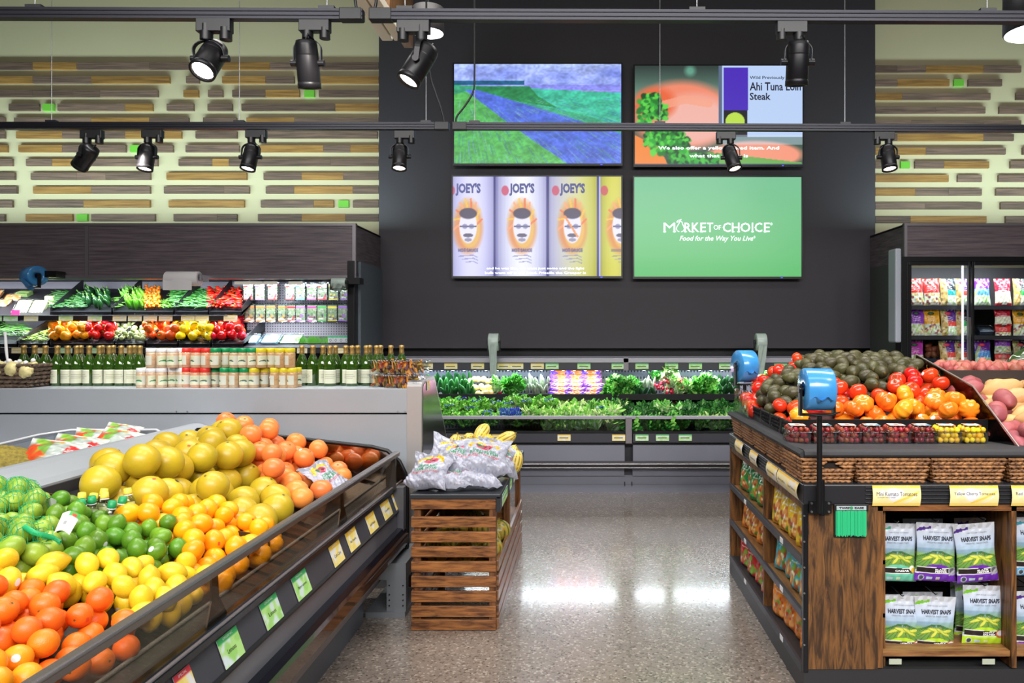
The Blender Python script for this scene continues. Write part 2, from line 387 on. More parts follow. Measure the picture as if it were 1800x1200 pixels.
# ================================================================ the room
def floor_mat():
    m, nt, b = newmat('polished_concrete'); tc = N(nt, 'ShaderNodeTexCoord')
    n1 = N(nt, 'ShaderNodeTexNoise'); n1.inputs['Scale'].default_value = 1.3; n1.inputs['Detail'].default_value = 5
    vo = N(nt, 'ShaderNodeTexVoronoi'); vo.inputs['Scale'].default_value = 95
    v2 = N(nt, 'ShaderNodeTexVoronoi'); v2.inputs['Scale'].default_value = 42
    for n in (n1, vo, v2): nt.links.new(tc.outputs['Object'], n.inputs['Vector'])
    cr = N(nt, 'ShaderNodeValToRGB'); e = cr.color_ramp.elements; e[0].position, e[1].position = .35, .7
    e[0].color = (*lin('5d534b'), 1); e[1].color = (*lin('6f655c'), 1); nt.links.new(n1.outputs['Fac'], cr.inputs[0])
    # aggregate: voronoi cells randomly dark, tan or pale
    c2 = N(nt, 'ShaderNodeValToRGB'); c2.color_ramp.interpolation = 'CONSTANT'; e = c2.color_ramp.elements
    e[0].position = 0; e[0].color = (*lin('4d4642'), 1); e[1].position = .1; e[1].color = (*lin('837a72'), 1)
    for p, c in ((.5, '8f837b'), (.82, 'c0b4a8'), (.93, '6e6159')):
        x = e.new(p); x.color = (*lin(c), 1)
    sp = N(nt, 'ShaderNodeSeparateColor'); nt.links.new(vo.outputs['Color'], sp.inputs[0]); nt.links.new(sp.outputs[0], c2.inputs[0])
    mx = N(nt, 'ShaderNodeMix', data_type='RGBA'); mx.inputs[0].default_value = .45
    nt.links.new(cr.outputs[0], mx.inputs[6]); nt.links.new(c2.outputs[0], mx.inputs[7])
    s2 = N(nt, 'ShaderNodeSeparateColor'); nt.links.new(v2.outputs['Color'], s2.inputs[0])
    lt = N(nt, 'ShaderNodeMath', operation='LESS_THAN'); lt.inputs[1].default_value = .06; nt.links.new(s2.outputs[1], lt.inputs[0])
    l2 = N(nt, 'ShaderNodeMath', operation='LESS_THAN'); l2.inputs[1].default_value = .25; nt.links.new(v2.outputs['Distance'], l2.inputs[0])
    mm = N(nt, 'ShaderNodeMath', operation='MULTIPLY'); nt.links.new(lt.outputs[0], mm.inputs[0]); nt.links.new(l2.outputs[0], mm.inputs[1])
    m3 = N(nt, 'ShaderNodeMix', data_type='RGBA'); nt.links.new(mm.outputs[0], m3.inputs[0]); nt.links.new(mx.outputs[2], m3.inputs[6]); m3.inputs[7].default_value = (*lin('3c3531'), 1)
    nt.links.new(m3.outputs[2], b.inputs['Base Color'])
    b.inputs['Roughness'].default_value = .26; b.inputs['Specular IOR Level'].default_value = .7
    b.inputs['Coat Weight'].default_value = .5; b.inputs['Coat Roughness'].default_value = .11
    return m
M_floor = floor_mat()
M_wallg = mat('pale_green_wall_paint', 'c9bf9c', .75, var=.02, scale=1.5)
M_wallk = mat('charcoal_wall_paint', '37343b', .55, var=.03, scale=2)
M_wallo = mat('off_white_wall_paint', 'b5b0a6', .8)
struct('floor', MB().box(-9, 9, -4, 8.7, -.05, 0), M_floor)
struct('ceiling', MB().box(-9, 9, -4, 8.9, 5.4, 5.5), mat('dark_ceiling_paint', '5b574e', .8))
struct('wall_back', MB().box(-9, 9, 8.6, 8.75, 0, 5.4), M_wallg)
struct('wall_left', MB().box(-9.1, -9, -4, 8.75, 0, 5.4), M_wallo)
struct('wall_right', MB().box(9, 9.1, -4, 8.75, 0, 5.4), M_wallo)
struct('wall_front', MB().box(-9, 9, -4.1, -4, 0, 5.4), M_wallo)
XL, XR = -364*8.3/F, 508.5*8.3/F
struct('wall_center', MB().box(XL, XR, 8.3, 8.6, 1.385, 5.4), M_wallk)
struct('trim_1', MB().box(XL, XR, 8.44, 8.6, 0, 1.385), M_black)

# ---- raised wooden blocks on the pale green wall
WD = {'D': wood('greyed_wood_block', '54453e', '84695a', (.5, 6, 14), .6, 5, rnd=.2), 'T': wood('tan_wood_block', '7f5a30', 'ab8044', (.5, 6, 10), .6, 5, rnd=.1),
      'G': mat('lime_green_block', '6fbe3c', .6)}
WN = {'D': 'grey_wood_block', 'T': 'tan_wood_block', 'G': 'green_block'}
WL = {'D': 'grey-brown stained wood block on the green wall %s the dark panel', 'T': 'tan wood block on the green wall %s the dark panel',
      'G': 'small lime green block %s the dark panel'}
left = """D0-152,T152-356,D356-695,D695-878,T1030-1255,D1255-1500,D1500-1762
T0-152,D152-424,T424-788,D865-925,T1033-1235,D1235-1368,T1388-1762
D0-152,D152-340,D340-465,D465-733,T853-922,D967-1035,D1080-1235,T1235-1393,G1416-1462,D1483-1762
D40-180,G198-249,D267-582,T582-709,D775-900,D965-1080,D1123-1560,T1560-1762
D0-20,D64-424,T424-694,D694-877,D944-1100,T1146-1370,D1370-1762
D0-20,T74-289,D289-582,T582-843,D909-1102,D1146-1755
T0-32,T85-289,D289-584,G604-652,D700-804,D863-1112,T1205-1504,D1504-1630,T1630-1762
D0-56,D120-243,T243-400,D400-732,D830-988,T988-1065,D1065-1538,D1538-1762
D0-67,D142-357,D357-492,D492-698,T774-1147,D1226-1404,T1404-1597,D1597-1762
D0-77,T153-424,D424-697,D762-1043,D1043-1159,D1236-1369,T1369-1641,D1641-1762
D0-56,D130-388,T388-696,T784-1136,D1213-1460,T1460-1552,G1574-1622,D1641-1762
D0-20,T119-336,G356-405,D424-720,D807-1010,D1010-1102,D1200-1404,T1404-1607,D1607-1762"""
right = """D417-532,D532-683,T683-987,D987-1187
D417-533,T533-808,G832-884,D908-1086
T417-558,D558-1025,D1160-1290
D417-735,D735-998,D1071-1290
D417-607,D607-987,D987-1187
D417-532,T532-987,D987-1148
T417-683,D683-1105,D1195-1290
D417-510,G551-600,D626-779,T779-1018,D1130-1290
T417-804,D852-979,D1067-1290
T417-627,D627-803,D803-979,D1054-1290
D417-678,D678-979,D1078-1290
D417-602,T602-1004,D1105-1290"""
DW = 8.565
def planks(rows, ox, sc, y0, pitch, h, side, ext):
    for i, r in enumerate(rows.split('\n')):
        yt = y0+pitch*i
        for seg in r.split(','):
            k = seg[0]; a, b = [float(q) for q in seg[1:].split('-')]
            if ext and a == 0: a = -90-37*(i % 3)
            pa, pb = P(ox+a/sc, yt, DW), P(ox+b/sc, yt+h, DW)
            mb = MB().box(pa.x, pb.x-.0015, DW, 8.6, pb.z, pa.z)
            c = ((pa.x+pb.x)/2, DW, (pa.z+pb.z)/2)
            o = mb.build(WN[k], WD[k], own=c)
            s = 'left of' if side == 'left' else 'right of'
            tag(o, WL[k] % s+(', row %s from the top' % ORD[i] if k == 'G' else ''), 'wall block', '%s %ss' % (side, WN[k].replace('_', ' ')) if k != 'G' else None)
planks(left, 0, 2.647, 109.4, 24.25, 12, 'left', True)
planks(right, 1400, 3, 115, 24.05, 11.7, 'right', False)

# ---------------------------------------------------------------- the four wall screens
M_scr = vcol('lit_screen', .3, emis=.7)
M_scrk = mat('screen_bezel', '0b0b0d', .3); M_scrw = emit('screen_white_lettering', 'f6fbff', .9); M_led = emit('blue_indicator_light', '4040ff', 3)
M_scrd = emit('screen_dark_lettering', '14162a', .8)
def screen(px0, py0, px1, py1, cv, label, w3=None):
    D = 8.18; a, b = P(px0, py1, D), P(px1, py0, D); w, h = b.x-a.x, b.z-a.z
    t = thing('television', label, 'television', ((a.x+b.x)/2, 8.3, a.z))
    MB().box(a.x-.015, b.x+.015, D+.012, D+.06, a.z-.02, b.z+.012).build('housing', M_scrk, t, bevel=.004)
    MB().box(a.x+.3, b.x-.3, D+.06, 8.3, a.z+.2, b.z-.2).build('wall_mount', M_black, t)
    mb = MB(); sheet(mb, cv, lambda u, v: (a.x+u*w, D+.01, a.z+v*h)); mb.build('display', M_scr, t)
    MB().box(b.x-.22, b.x-.2, D+.004, D+.014, a.z-.015, a.z-.008).build('indicator_light', M_led, t)
    fr = MB()
    for q in ((a.x-.015, b.x+.015, a.z-.024, a.z), (a.x-.015, b.x+.015, b.z, b.z+.014), (a.x-.015, a.x, a.z, b.z), (b.x, b.x+.015, a.z, b.z)):
        fr.box(q[0], q[1], D+.004, D+.013, q[2], q[3])
    fr.build('bezel', M_scrk, t)
    if w3: 
        for nm, mt, items in w3:
            mb = MB()
            for it in items: text(mb, it[0], lambda x, y: (a.x+x*w, D+.006, a.z+y*h*1.0), it[1], it[2], w=it[3], h=it[4], **(it[5] if len(it) > 5 else {}))
            mb.build(nm, mt, t)
    return t
# field beside a road
cv = Cv(240, 142, '8fa6f0'); cv.grad(.72, 1, '7f90ea', 'b2c6ff'); cv.noise(.05, 2, 6, 3)
cv.grad(0, .72, '4f74c8', '6f8cf0')
for i in range(26): cv.ell(hsh(i)*1.0, .86+.07*hsh(i, 3), .09, .05, ['9aaaf6', '7c8eea', 'a8b8fa'][i % 3], .45, soft=.7)
for i in range(30): cv.ell(hsh(i, 5), .79+.05*hsh(i, 7), .05, .04, ['8ea2f4', 'a9baff'][i % 2], .6, soft=.6)
cv.rect(0, .42, .79, .835, '225e86'); cv.rect(.42, 1, .74, .79, '8c8ff4'); cv.rect(.42, 1, .725, .733, 'd0a8e8', .6)
cv.poly([(0, .79), (.3, .77), (.6, .72), (1, .7), (1, 0), (0, 0)], '3fa87c'); cv.poly([(.3, .77), (1, .71), (1, .38), (.75, .5), (.5, .58)], '42bd9c')
cv.poly([(.45, .78), (.5, .68), (.62, .56), (.4, .62), (.13, .72), (.13, .78)], '2c8a52')
cv.poly([(.06, .745), (.14, .74), (.5, .56), (1, .3), (1, 0), (.68, 0), (.5, .2), (.3, .44)], '5570dc')
cv.poly([(0, .7), (.08, .72), (.3, .44), (.5, .2), (.68, 0), (0, 0)], '58b45c'); cv.noise(.13, 7, 3, 2); cv.noise(.14, 9, 14, 5)
R = random.Random(5)
for i in range(500):
    u, v = R.random(), R.random()*.66; l = .02+.06*(1-v); dx, dy = (u-.05), (v-.75); q = math.hypot(dx, dy)+.01
    cv.line([(u, v), (u+dx/q*l, v+dy/q*l*1.6)], .004, R.choice(['9ab8ff', '2f60b8', '86e08a', '3c9a6a', '4a62d0']), .35)
screen(798, 112, 1092, 287, cv, 'upper left wall television showing a green field beside a road')
# salmon and lettuce
cv = Cv(240, 142, '3c5648'); cv.grad(.6, 1, '7faf9a', '2c3a36'); cv.ell(.33, .95, .03, .05, '7fd8b8', .6, soft=1)
cv.ell(.28, .5, .3, .34, 'f08a6c', soft=.25); cv.ell(.36, .45, .22, .25, 'f0b4a8', soft=.5); cv.ell(.12, .62, .12, .16, 'e8663c', soft=.5); cv.line([(.16, .6), (.3, .66), (.44, .62)], .05, 'f4a488', .8)
cv.poly([(.0, .0), (.0, .3), (.14, .18), (.2, 0)], 'f08a3c'); cv.ell(.72, .1, .28, .14, 'f39a7e', soft=.2); cv.poly([(.5, 0), (.5, .12), (1, .02), (1, 0)], '6fae54')
cv.blobs(60, .02, .10, .4, .66, .014, ['2fa838', '1b7a2a', '5fd848'], 13); cv.blobs(60, .09, .19, .46, .6, .014, ['2fa838', '5fd848', '104a1c'], 14); cv.blobs(90, .05, .15, .5, .72, .014, ['2fa838', '1b7a2a', '5fd848', '104a1c'], 3); cv.blobs(110, .1, .24, .1, .36, .015, ['2fa838', '1b7a2a', '5fd848'], 15); cv.blobs(110, .2, .32, .12, .28, .015, ['2fa838', '0e4a1c', '5fd848'], 16); cv.blobs(120, .06, .3, .2, .33, .013, ['2fa838', '1b7a2a', '5fd848', '0e4a1c'], 4)
cv.blobs(150, .2, .5, 0, .1, .015, ['2fa838', '1b7a2a', '4fc848', '0e4a1c'], 8)
cv.rect(.5, 1, .28, 1, 'b9d0f4'); cv.grad(.9, 1, '7f9cc8', '8fb0e0') if 0 else None
cv.rect(.53, .675, .55, .98, '4a2ab8'); cv.rect(.53, .67, .28, .55, '17151c'); cv.ell(.598, .43, .058, .098, 'b9dc4a', soft=.03); cv.rect(.5, .52, .3, 1, '40506a', .8)
cv.rect(.5, 1, .2, .3, 'c9dcf0', .5); cv.rect(0, 1, .0, .012, '203080', .6)
screen(1116, 115, 1411, 289, cv, 'upper right wall television showing salmon, lettuce and a fish steak price card',
       [('caption', M_scrw, [('We also offer a yellow dated item. And', .50, .165, .72, None, dict(bold=.02)), ('what that means is', .50, .09, .35, None, dict(bold=.02))]),
        ('card_lettering', M_scrd, [('Wild Previously Frozen', .685, .875, .305, .042, dict(bold=.012, align='l')), ('Ahi Tuna Loin', .685, .79, .305, .085, dict(bold=.02, align='l')), ('Steak', .685, .69, .125, .075, dict(bold=.02, align='l'))])])
# sauce cans
cv = Cv(240, 142, 'b9bdf8')
for u0, u1, c0, c1 in ((-.02, .24, 'a8a8f4', 'dcdcff'), (.255, .555, 'a2a2f0', 'eef0ff'), (.57, .85, 'c6c6fa', 'd8d848'), (.875, 1.02, 'c8c83c', 'dcd860')):
    for i in range(30):
        t = i/29; m = math.sin(PI*t)**.5; c = rgb(c0)*(1-t)+rgb(c1)*t if c1[0] == 'd' and c1 != 'dcdcff' else rgb(c0)*(1-m)+rgb(c1)*m
        cv.rect(u0+(u1-u0)*t, u0+(u1-u0)*(t+1/29), 0, 1, c*(.75+.25*m))
for u in (.247, .562, .862): cv.rect(u-.006, u+.008, 0, 1, '2a2a78')
for k, u in enumerate((.09, .41, .71, 1.0)):
    cv.ell(u, .5, .085, .27, 'd89a48', .8, soft=.3); cv.ell(u, .46, .075, .2, 'e05a3c', .45, soft=.6); cv.ell(u+.01, .47, .062, .19, 'e8d060', .6, soft=.2)
    for j in range(9):
        a = PI*j/8; cv.line([(u+.05*math.cos(a), .52+.14*math.sin(a)), (u+.085*math.cos(a+.2), .52+.26*math.sin(a+.2))], .012, ['e86a3c', 'f0c040', 'f6a070'][j % 3], .8)
    cv.ell(u, .5, .052, .17, 'e4e2f8', 1, soft=.1); cv.ell(u, .63, .052, .055, '3a3250', .95); cv.line([(u-.045, .5), (u+.045, .5)], .008, '3a3a60')
    cv.ell(u-.02, .5, .016, .025, '6a6a98', .7); cv.ell(u+.02, .5, .016, .025, '6a6a98', .7); cv.ell(u, .41, .03, .02, '4a4260', .9); cv.ell(u, .365, .022, .018, '5a5270', .6)
    if k == 2: cv.line([(u-.045, .6), (u+.03, .4)], .012, 'e8903c')
    for j in range(3): cv.line([(u-.055+.02*j, .2-.03*j), (u+.03, .21-.03*j), (u+.055, .19-.03*j)], .006, '7a78b8', .7)
    cv.rect(u-.06, u+.06, .245, .275, '5a588c', .5); cv.ell(u-.1, .86, .022, .05, 'c83a5c', .8)
screen(796, 310, 1092, 485, cv, 'lower left wall television showing a row of sauce cans',
       [('can_lettering', mat('screen_grey_lettering', '5a5c88', .6, emis=.7), [(w_, u_, v_, ww, hh, dict(bold=.05 if hh > .1 else 0))]) for w_, v_, ww, hh in (("JOEY'S", .87, .15, .13), ('HOT SAUCE', .26, .12, .04)) for u_ in (.09, .41, .71)]+[
        ('caption', M_scrw, [('and he was like, we want just some and the light', .49, .075, .58, None, dict(bold=.02)), ('bulb went off in my head. Priscilla the Creeper is', .49, .03, .6, None, dict(bold=.02))])])
# green store sign
cv = Cv(40, 30, '58b878'); cv.grad(0, 1, '5cbc6c', '74bf92')
def gl(x, y): return x, y
t = screen(1115, 311, 1409, 486, cv, 'lower right wall television showing a plain green store logo screen')
mb = MB(); D = 8.17
def sc(px, py): return P(px, py, D+.01)
def wr(s, x0, x1, yc, h, **k):
    v, f, d = text_verts(s, **k); mb.add([sc(x0+a/d[0]*(x1-x0), yc+h/2-b/d[1]*h) for a, b in v], f)
for ch, x0, x1 in (('M', 1166.5, 1187), ('R', 1203, 1215), ('K', 1216, 1229), ('E', 1231, 1241), ('T', 1242.5, 1253.5), ('C', 1270.5, 1284.5), ('H', 1286.5, 1300), ('O', 1301.5, 1319), ('I', 1321.5, 1324), ('C', 1326.5, 1340), ('E', 1343, 1353)):
    wr(ch, x0, x1, 399.5, 16.5, bold=0 if ch == 'M' else .012)
wr('OF', 1254.5, 1267.5, 399.5, 8.5, bold=.005); wr('®', 1353.5, 1358, 393.5, 5)
for a, b in (('M', 0),): pass
# serifs and the pear drawn for the letter A
for x in (1168.5, 1185.5, 1205, 1218, 1289, 1298, 1323, 1233, 1345): 
    mb.add([sc(x-2.6, 407.9), sc(x+2.6, 407.9), sc(x+2.6, 406.8), sc(x-2.6, 406.8)], [(0, 1, 2, 3)])
mb.tube([sc(*q) for q in ((1194, 407.5), (1190, 405), (1188.7, 401), (1191, 396.5), (1193.5, 393), (1194.5, 390), (1197, 388.8), (1199, 390.5), (1200, 394), (1202, 398), (1203, 402), (1201.5, 405.5), (1197.5, 407.5))], .0045, 5)
mb.tube([sc(*q) for q in ((1189, 390.5), (1192, 387), (1196, 385.8), (1194.5, 388.5), (1190, 391))], .003, 5); mb.tube([sc(*q) for q in ((1195.5, 388.5), (1197.5, 385))], .004, 5)
wr('Food for the Way You Live', 1194.5, 1324, 420, 11.5, shear=.3, bold=.006); wr('®', 1324.5, 1328, 416.5, 4.5)
mb.build('store_logo_lettering', M_scrw, t)

# ---------------------------------------------------------------- lighting track
def track(p0, p1, label, hang, couplers):
    t = thing('lighting_track', label, 'lighting track', (p0+p1)/2)
    MB().box(0, 0, 0, 0, 0, 0) if 0 else None
    mb = MB(); w = .018
    d = p1-p0
    vs = [p+Vector((0, a, b)) for p in (p0, p1) for a, b in ((-w, -.02), (w, -.02), (w, .02), (-w, .02))]
    mb.add(vs, [(0, 1, 2, 3), (7, 6, 5, 4), (0, 4, 5, 1), (1, 5, 6, 2), (2, 6, 7, 3), (3, 7, 4, 0)])
    for z in (-.008, .008): mb.tube([p0+Vector((0, -w, z)), p1+Vector((0, -w, z))], .0025, 5)
    mb.build('rail', mat('track_metal', '25252d', .35, .5), t)
    for x in couplers:
        p = p0+d*((x-p0.x)/d.x); MB().box(p.x-.042, p.x+.042, p.y-.021, p.y+.021, p.z-.023, p.z+.023).build('end_feed', M_black, t, bevel=.003)
    for x in hang:
        p = p0+d*((x-p0.x)/d.x)
        MB().box(p.x-.03, p.x+.03, p.y-.014, p.y+.014, p.z+.018, p.z+.032).build('hanging_clip', M_blackp, t)
        MB().cyl(p+Vector((0, 0, .03)), (p.x, p.y, 5.4), .0022, n=6).build('suspension_wire', M_steel, t)
    return t
DU, DL = 2.91, 4.46
track(P(-500, 22, DU), P(639, 27, DU), 'black lighting track nearest the camera, on the left half of the view', [P(62, 20, DU).x, P(575, 20, DU).x], [P(618, 20, DU).x])
track(P(652, 27, DU), P(2000, 32, DU), 'black lighting track nearest the camera, on the right half of the view', [P(712, 20, DU).x, P(1225, 20, DU).x, P(1735, 20, DU).x], [P(670, 20, DU).x])
track(P(-300, 221, DL), P(787, 222, DL), 'black lighting track farther back, crossing in front of the left wood block wall', [P(91, 220, DL).x, P(421, 220, DL).x, P(749, 220, DL).x], [P(777, 222, DL).x])
track(P(797, 222, DL), P(1950, 227, DL), 'black lighting track farther back, crossing in front of the wall televisions', [P(834, 222, DL).x, P(1160, 222, DL).x, P(1485, 222, DL).x], [P(808, 222, DL).x])
# black feed cords
def cord(pts, label):
    mb = MB(); q = [P(*p) for p in pts]; out = []
    for i in range(len(q)-1):
        a, b, c, d = q[max(0, i-1)], q[i], q[i+1], q[min(len(q)-1, i+2)]
        for k in range(6):
            s = k/6; out.append(.5*((2*b)+(c-a)*s+(2*a-5*b+4*c-d)*s*s+(3*b-a-3*c+d)*s**3))
    out.append(q[-1]); mb.tube(out, .006, 6); tag(mb.build('power_cord', M_blackp), label, 'cord')
cord([(834, -300, DL), (834, 60, DL), (834, 130, DL), (832, 160, DL), (818, 185, DL), (804, 203, DL), (801, 214, DL)], 'black cord feeding the rear track in front of the field television')
cord([(748, -300, DL), (750, 60, DL), (756, 130, DL), (766, 165, DL), (775, 190, DL), (781, 214, DL)], 'black cord curving down to the rear track left of the televisions')
cord([(622, -120, DU), (624, -10, DU), (627, 15, DU)], 'short black cord rising from the left end of the near track gap')
cord([(664, -120, DU), (662, -10, DU), (659, 15, DU)], 'short black cord rising from the right end of the near track gap')

# spot heads: adapter on the track, stem, yoke, can with lens
M_lens = emit('spot_lens_glow', 'fff4e2', 9); M_lensoff = mat('spot_lens_unlit', '8a8480', .2)
M_can = mat('spot_can_black', '1d1c20', .38, .3)
def spothead(px, D, py_track, cpx, cpy, r, L, dirv, label, lit=True, mirror=1, strong=9):
    top = P(px, py_track, D); c = P(cpx, cpy, D); d = Vector(dirv).normalized()
    t = thing('track_spotlight', label, 'track spotlight', top)
    s = r/.042
    MB().box(min(top.x-.03*s*mirror, top.x+.085*s*mirror), max(top.x-.03*s*mirror, top.x+.085*s*mirror), top.y-.018, top.y+.018, top.z-.045*s, top.z).cyl(
        top+Vector((.065*s*mirror, 0, -.03*s)), top+Vector((.065*s*mirror, 0, -.07*s)), .02*s, n=12).build('track_adapter', M_blackp, t, bevel=.003)
    MB().cyl(top+Vector((0, 0, -.02)), top+Vector((0, 0, -.072*s)), .018*s, n=14).cyl(top+Vector((0, 0, -.042*s)), top+Vector((0, 0, -.070*s)), .021*s, n=14).build('stem', M_blackp, t)
    base = top+Vector((0, 0, -.072*s)); side = Vector((1, 0, 0)) if abs(d.x) < .35 else Vector((0, 1, 0)).cross(d).cross(d).normalized()
    if abs(d.x) >= .35: side = Vector((0, 1, 0))
    piv = c-d*L*.02; yk = MB(); w = r*1.22
    pts = []
    for i in range(13):
        a = PI*i/12; x = -math.cos(a)*w; h = math.sin(a)*r*.9
        pts.append((x, h))
    up = (base-piv); ht = max(up.length, .06); un = up/ht if up.length > 1e-4 else Vector((0, 0, 1))
    path = [piv+side*(-w)]+[piv+side*x+un*(ht-r*.9+h) for x, h in pts]+[piv+side*w]
    for k in (-1, 1):
        pass
    fw = d.cross(side).normalized() if False else side.cross(un).normalized()
    vs = []; 
    for p in path:
        for a, b in ((-.009*s, -.0015), (.009*s, -.0015), (.009*s, .0015), (-.009*s, .0015)): vs.append(p+fw*a+(p-piv-un*ht*.4).normalized()*b)
    n = len(path); fs = [(i*4+k, i*4+(k+1) % 4, (i+1)*4+(k+1) % 4, (i+1)*4+k) for i in range(n-1) for k in range(4)]
    yk.add(vs, fs); 
    for k in (-1, 1): yk.cyl(piv+side*k*r*.95, piv+side*k*(w+.012*s), .012*s, n=10)
    yk.build('yoke', M_can, t)
    q = d.to_track_quat('Z', 'Y'); M = Matrix.Translation(c) @ q.to_matrix().to_4x4(); h = L/2
    MB().lathe([(r*.5, -h), (r*.86, -h+.004), (r*.96, -h+.02), (r, -h*.4), (r, -h*.38), (r*.985, -h*.36), (r, -h*.33), (r, h*.72), (r*.98, h*.74), (r*1.02, h*.77), (r*1.02, h), (r*.84, h), (r*.82, h-.012)], 28).move(M).build('can', M_can, t)
    MB().cyl(c+d*(h-.014), c+d*(h-.010), r*.83, n=24).build('lens', (emit('strong_lens_glow', 'fff6ea', strong) if strong > 9 else M_lens) if lit else M_lensoff, t)
    bk = c-d*h; MB().tube([bk, bk-d*.02+side*.01, (bk+base)/2+side*.025, base], .004*s, 6).build('cable', M_blackp, t)
spothead(363, DU, 34, 369, 104, .0475, .15, (-.13, -.62, -.9), 'lit track spotlight aimed toward the camera, over the left produce', strong=40)
spothead(541, DU, 36, 541, 113, .042, .178, (0, .25, -1), 'straight hanging black spotlight on the near track, second from the left', lit=False)
spothead(741, DU, 37, 736, 113, .045, .17, (-.5, -.3, -1), 'tilted black spotlight on the near track in front of the dark wall', mirror=-1)
spothead(1404, DU, 39, 1402, 111, .042, .165, (0, .2, -1), 'straight hanging black spotlight on the near track before the salmon television', lit=False, mirror=-1)
spothead(153, DL, 229, 151, 276, .046, .155, (-.85, .35, -.8), 'black spotlight tilted sharply left, first on the rear track', lit=False)
spothead(260, DL, 229, 258, 277, .043, .15, (-.04, -.22, -1), 'lit black spotlight on the rear track, second from the left')
spothead(442, DL, 229, 440, 277, .043, .15, (-.12, -.25, -1), 'lit black spotlight on the rear track, third from the left')
spothead(703, DL, 230, 703, 276, .043, .15, (0, -.25, -1), 'lit black spotlight on the rear track before the left edge of the dark wall')
spothead(1284, DL, 232, 1286, 278, .041, .15, (.25, -.3, -1), 'lit black spotlight leaning right in front of the wall televisions', mirror=-1)
spothead(1562, DL, 232, 1561, 277, .043, .15, (.05, -.25, -1), 'lit black spotlight on the rear track before the right wood block wall', mirror=-1)
# pendant downlights and the cream linear fixture
for px, py, D, r, nm in ((753, 58, 5.0, .097, 'round white downlight glowing behind the tilted spotlight'), (1819, 57, 4.6, .165, 'black cylinder pendant lamp at the upper right corner')):
    c = P(px, py, D); t = thing('pendant_lamp', nm, 'pendant lamp', c)
    MB().lathe([(r*1.02, 0), (r*1.04, .006), (r*1.04, .16 if r < .1 else .42), (.03, .17 if r < .1 else .46)], 36, c).build('housing', M_can if r > .1 else mat('pendant_dark', '1a1618', .6), t)
    MB().cyl(c+Vector((0, 0, -.004)), c+Vector((0, 0, -.001)), r*.98, n=36).build('diffuser', emit('pendant_glow', 'f4f8ff', 6), t)
    MB().cyl(c+Vector((0, 0, .2)), (c.x, c.y, 5.4), .006, n=8).build('rod', M_blackp, t)
M_cream = mat('cream_fixture_paint', 'f4e9d6', .45)
c = P(690, 72, 4.6); t = thing('linear_ceiling_fixture', 'cream double-bar linear ceiling fixture at the top, left of center', 'ceiling fixture', c)
for k, x in enumerate((P(672, 72, 4.6).x, P(693.5, 72, 4.6).x)):
    w = .062; MB().box(x, x+w, 1.2, 4.6, c.z, c.z+.05).build('bar', M_cream, t, bevel=.003)
MB().box(P(680, 72, 4.6).x, P(696, 72, 4.6).x, 1.2, 4.58, c.z+.03, c.z+.06).build('spine', M_blackp, t)
for y in (1.6, 4.2): MB().cyl((c.x, y, c.z+.05), (c.x, y, 5.4), .004, n=6).build('suspension_wire', M_steel, t)
c = P(676, 0, 5.2)
tag(MB().box(P(668, 0, 5.2).x, P(685, 0, 5.2).x, 5.2, 5.9, P(0, 17, 5.2).z, 5.4).build('wooden_ceiling_baffle', wood('baffle_wood', '6e4a2c', 'a07448', (9, 9, 1)), None), 'brown wooden ceiling baffle just behind the cream fixture', 'ceiling baffle')
# ================================================================ refrigerated cases
def pegmat(name, base, dot, s, kx=1.0):
    m, nt, b = newmat(name); tc = N(nt, 'ShaderNodeTexCoord'); sp = N(nt, 'ShaderNodeSeparateXYZ'); nt.links.new(tc.outputs['Object'], sp.inputs[0])
    outs = []
    for ax, sc in ((0, s), (2, s*kx)):
        a = N(nt, 'ShaderNodeMath', operation='MULTIPLY'); a.inputs[1].default_value = sc; nt.links.new(sp.outputs[ax], a.inputs[0])
        f = N(nt, 'ShaderNodeMath', operation='FRACT'); nt.links.new(a.outputs[0], f.inputs[0])
        d = N(nt, 'ShaderNodeMath', operation='SUBTRACT'); d.inputs[1].default_value = .5; nt.links.new(f.outputs[0], d.inputs[0])
        q = N(nt, 'ShaderNodeMath', operation='POWER'); q.inputs[1].default_value = 2; nt.links.new(d.outputs[0], q.inputs[0]); outs.append(q)
    ad = N(nt, 'ShaderNodeMath', operation='ADD'); nt.links.new(outs[0].outputs[0], ad.inputs[0]); nt.links.new(outs[1].outputs[0], ad.inputs[1])
    lt = N(nt, 'ShaderNodeMath', operation='LESS_THAN'); lt.inputs[1].default_value = .05; nt.links.new(ad.outputs[0], lt.inputs[0])
    mx = N(nt, 'ShaderNodeMix', data_type='RGBA'); nt.links.new(lt.outputs[0], mx.inputs[0]); mx.inputs[6].default_value = (*lin(base), 1); mx.inputs[7].default_value = (*lin(dot), 1)
    nt.links.new(mx.outputs[2], b.inputs['Base Color']); b.inputs['Roughness'].default_value = .45
    return m
M_peg = pegmat('perforated_liner', '8d8993', '2a272c', 38); M_slot = pegmat('slotted_liner', '8f9196', '1f2022', 30, .45)
M_liner = mat('grey_liner', '5f5c67', .4, var=.04, scale=3); M_trim = mat('grey_aluminium_trim', '8e888e', .35, .6)
M_rail = mat('rail_aluminium', 'b4b0bc', .3, .4); M_shelf = mat('dark_shelf_metal', '3a383d', .4, .4)
M_ledbar = emit('case_led_strip', 'eaf2ff', 5)
def ledbar(x0, x1, y, z, parent, name='led_strip'):
    return MB().box(x0, x1, y-.012, y+.012, z-.008, z).build(name, M_ledbar, parent)

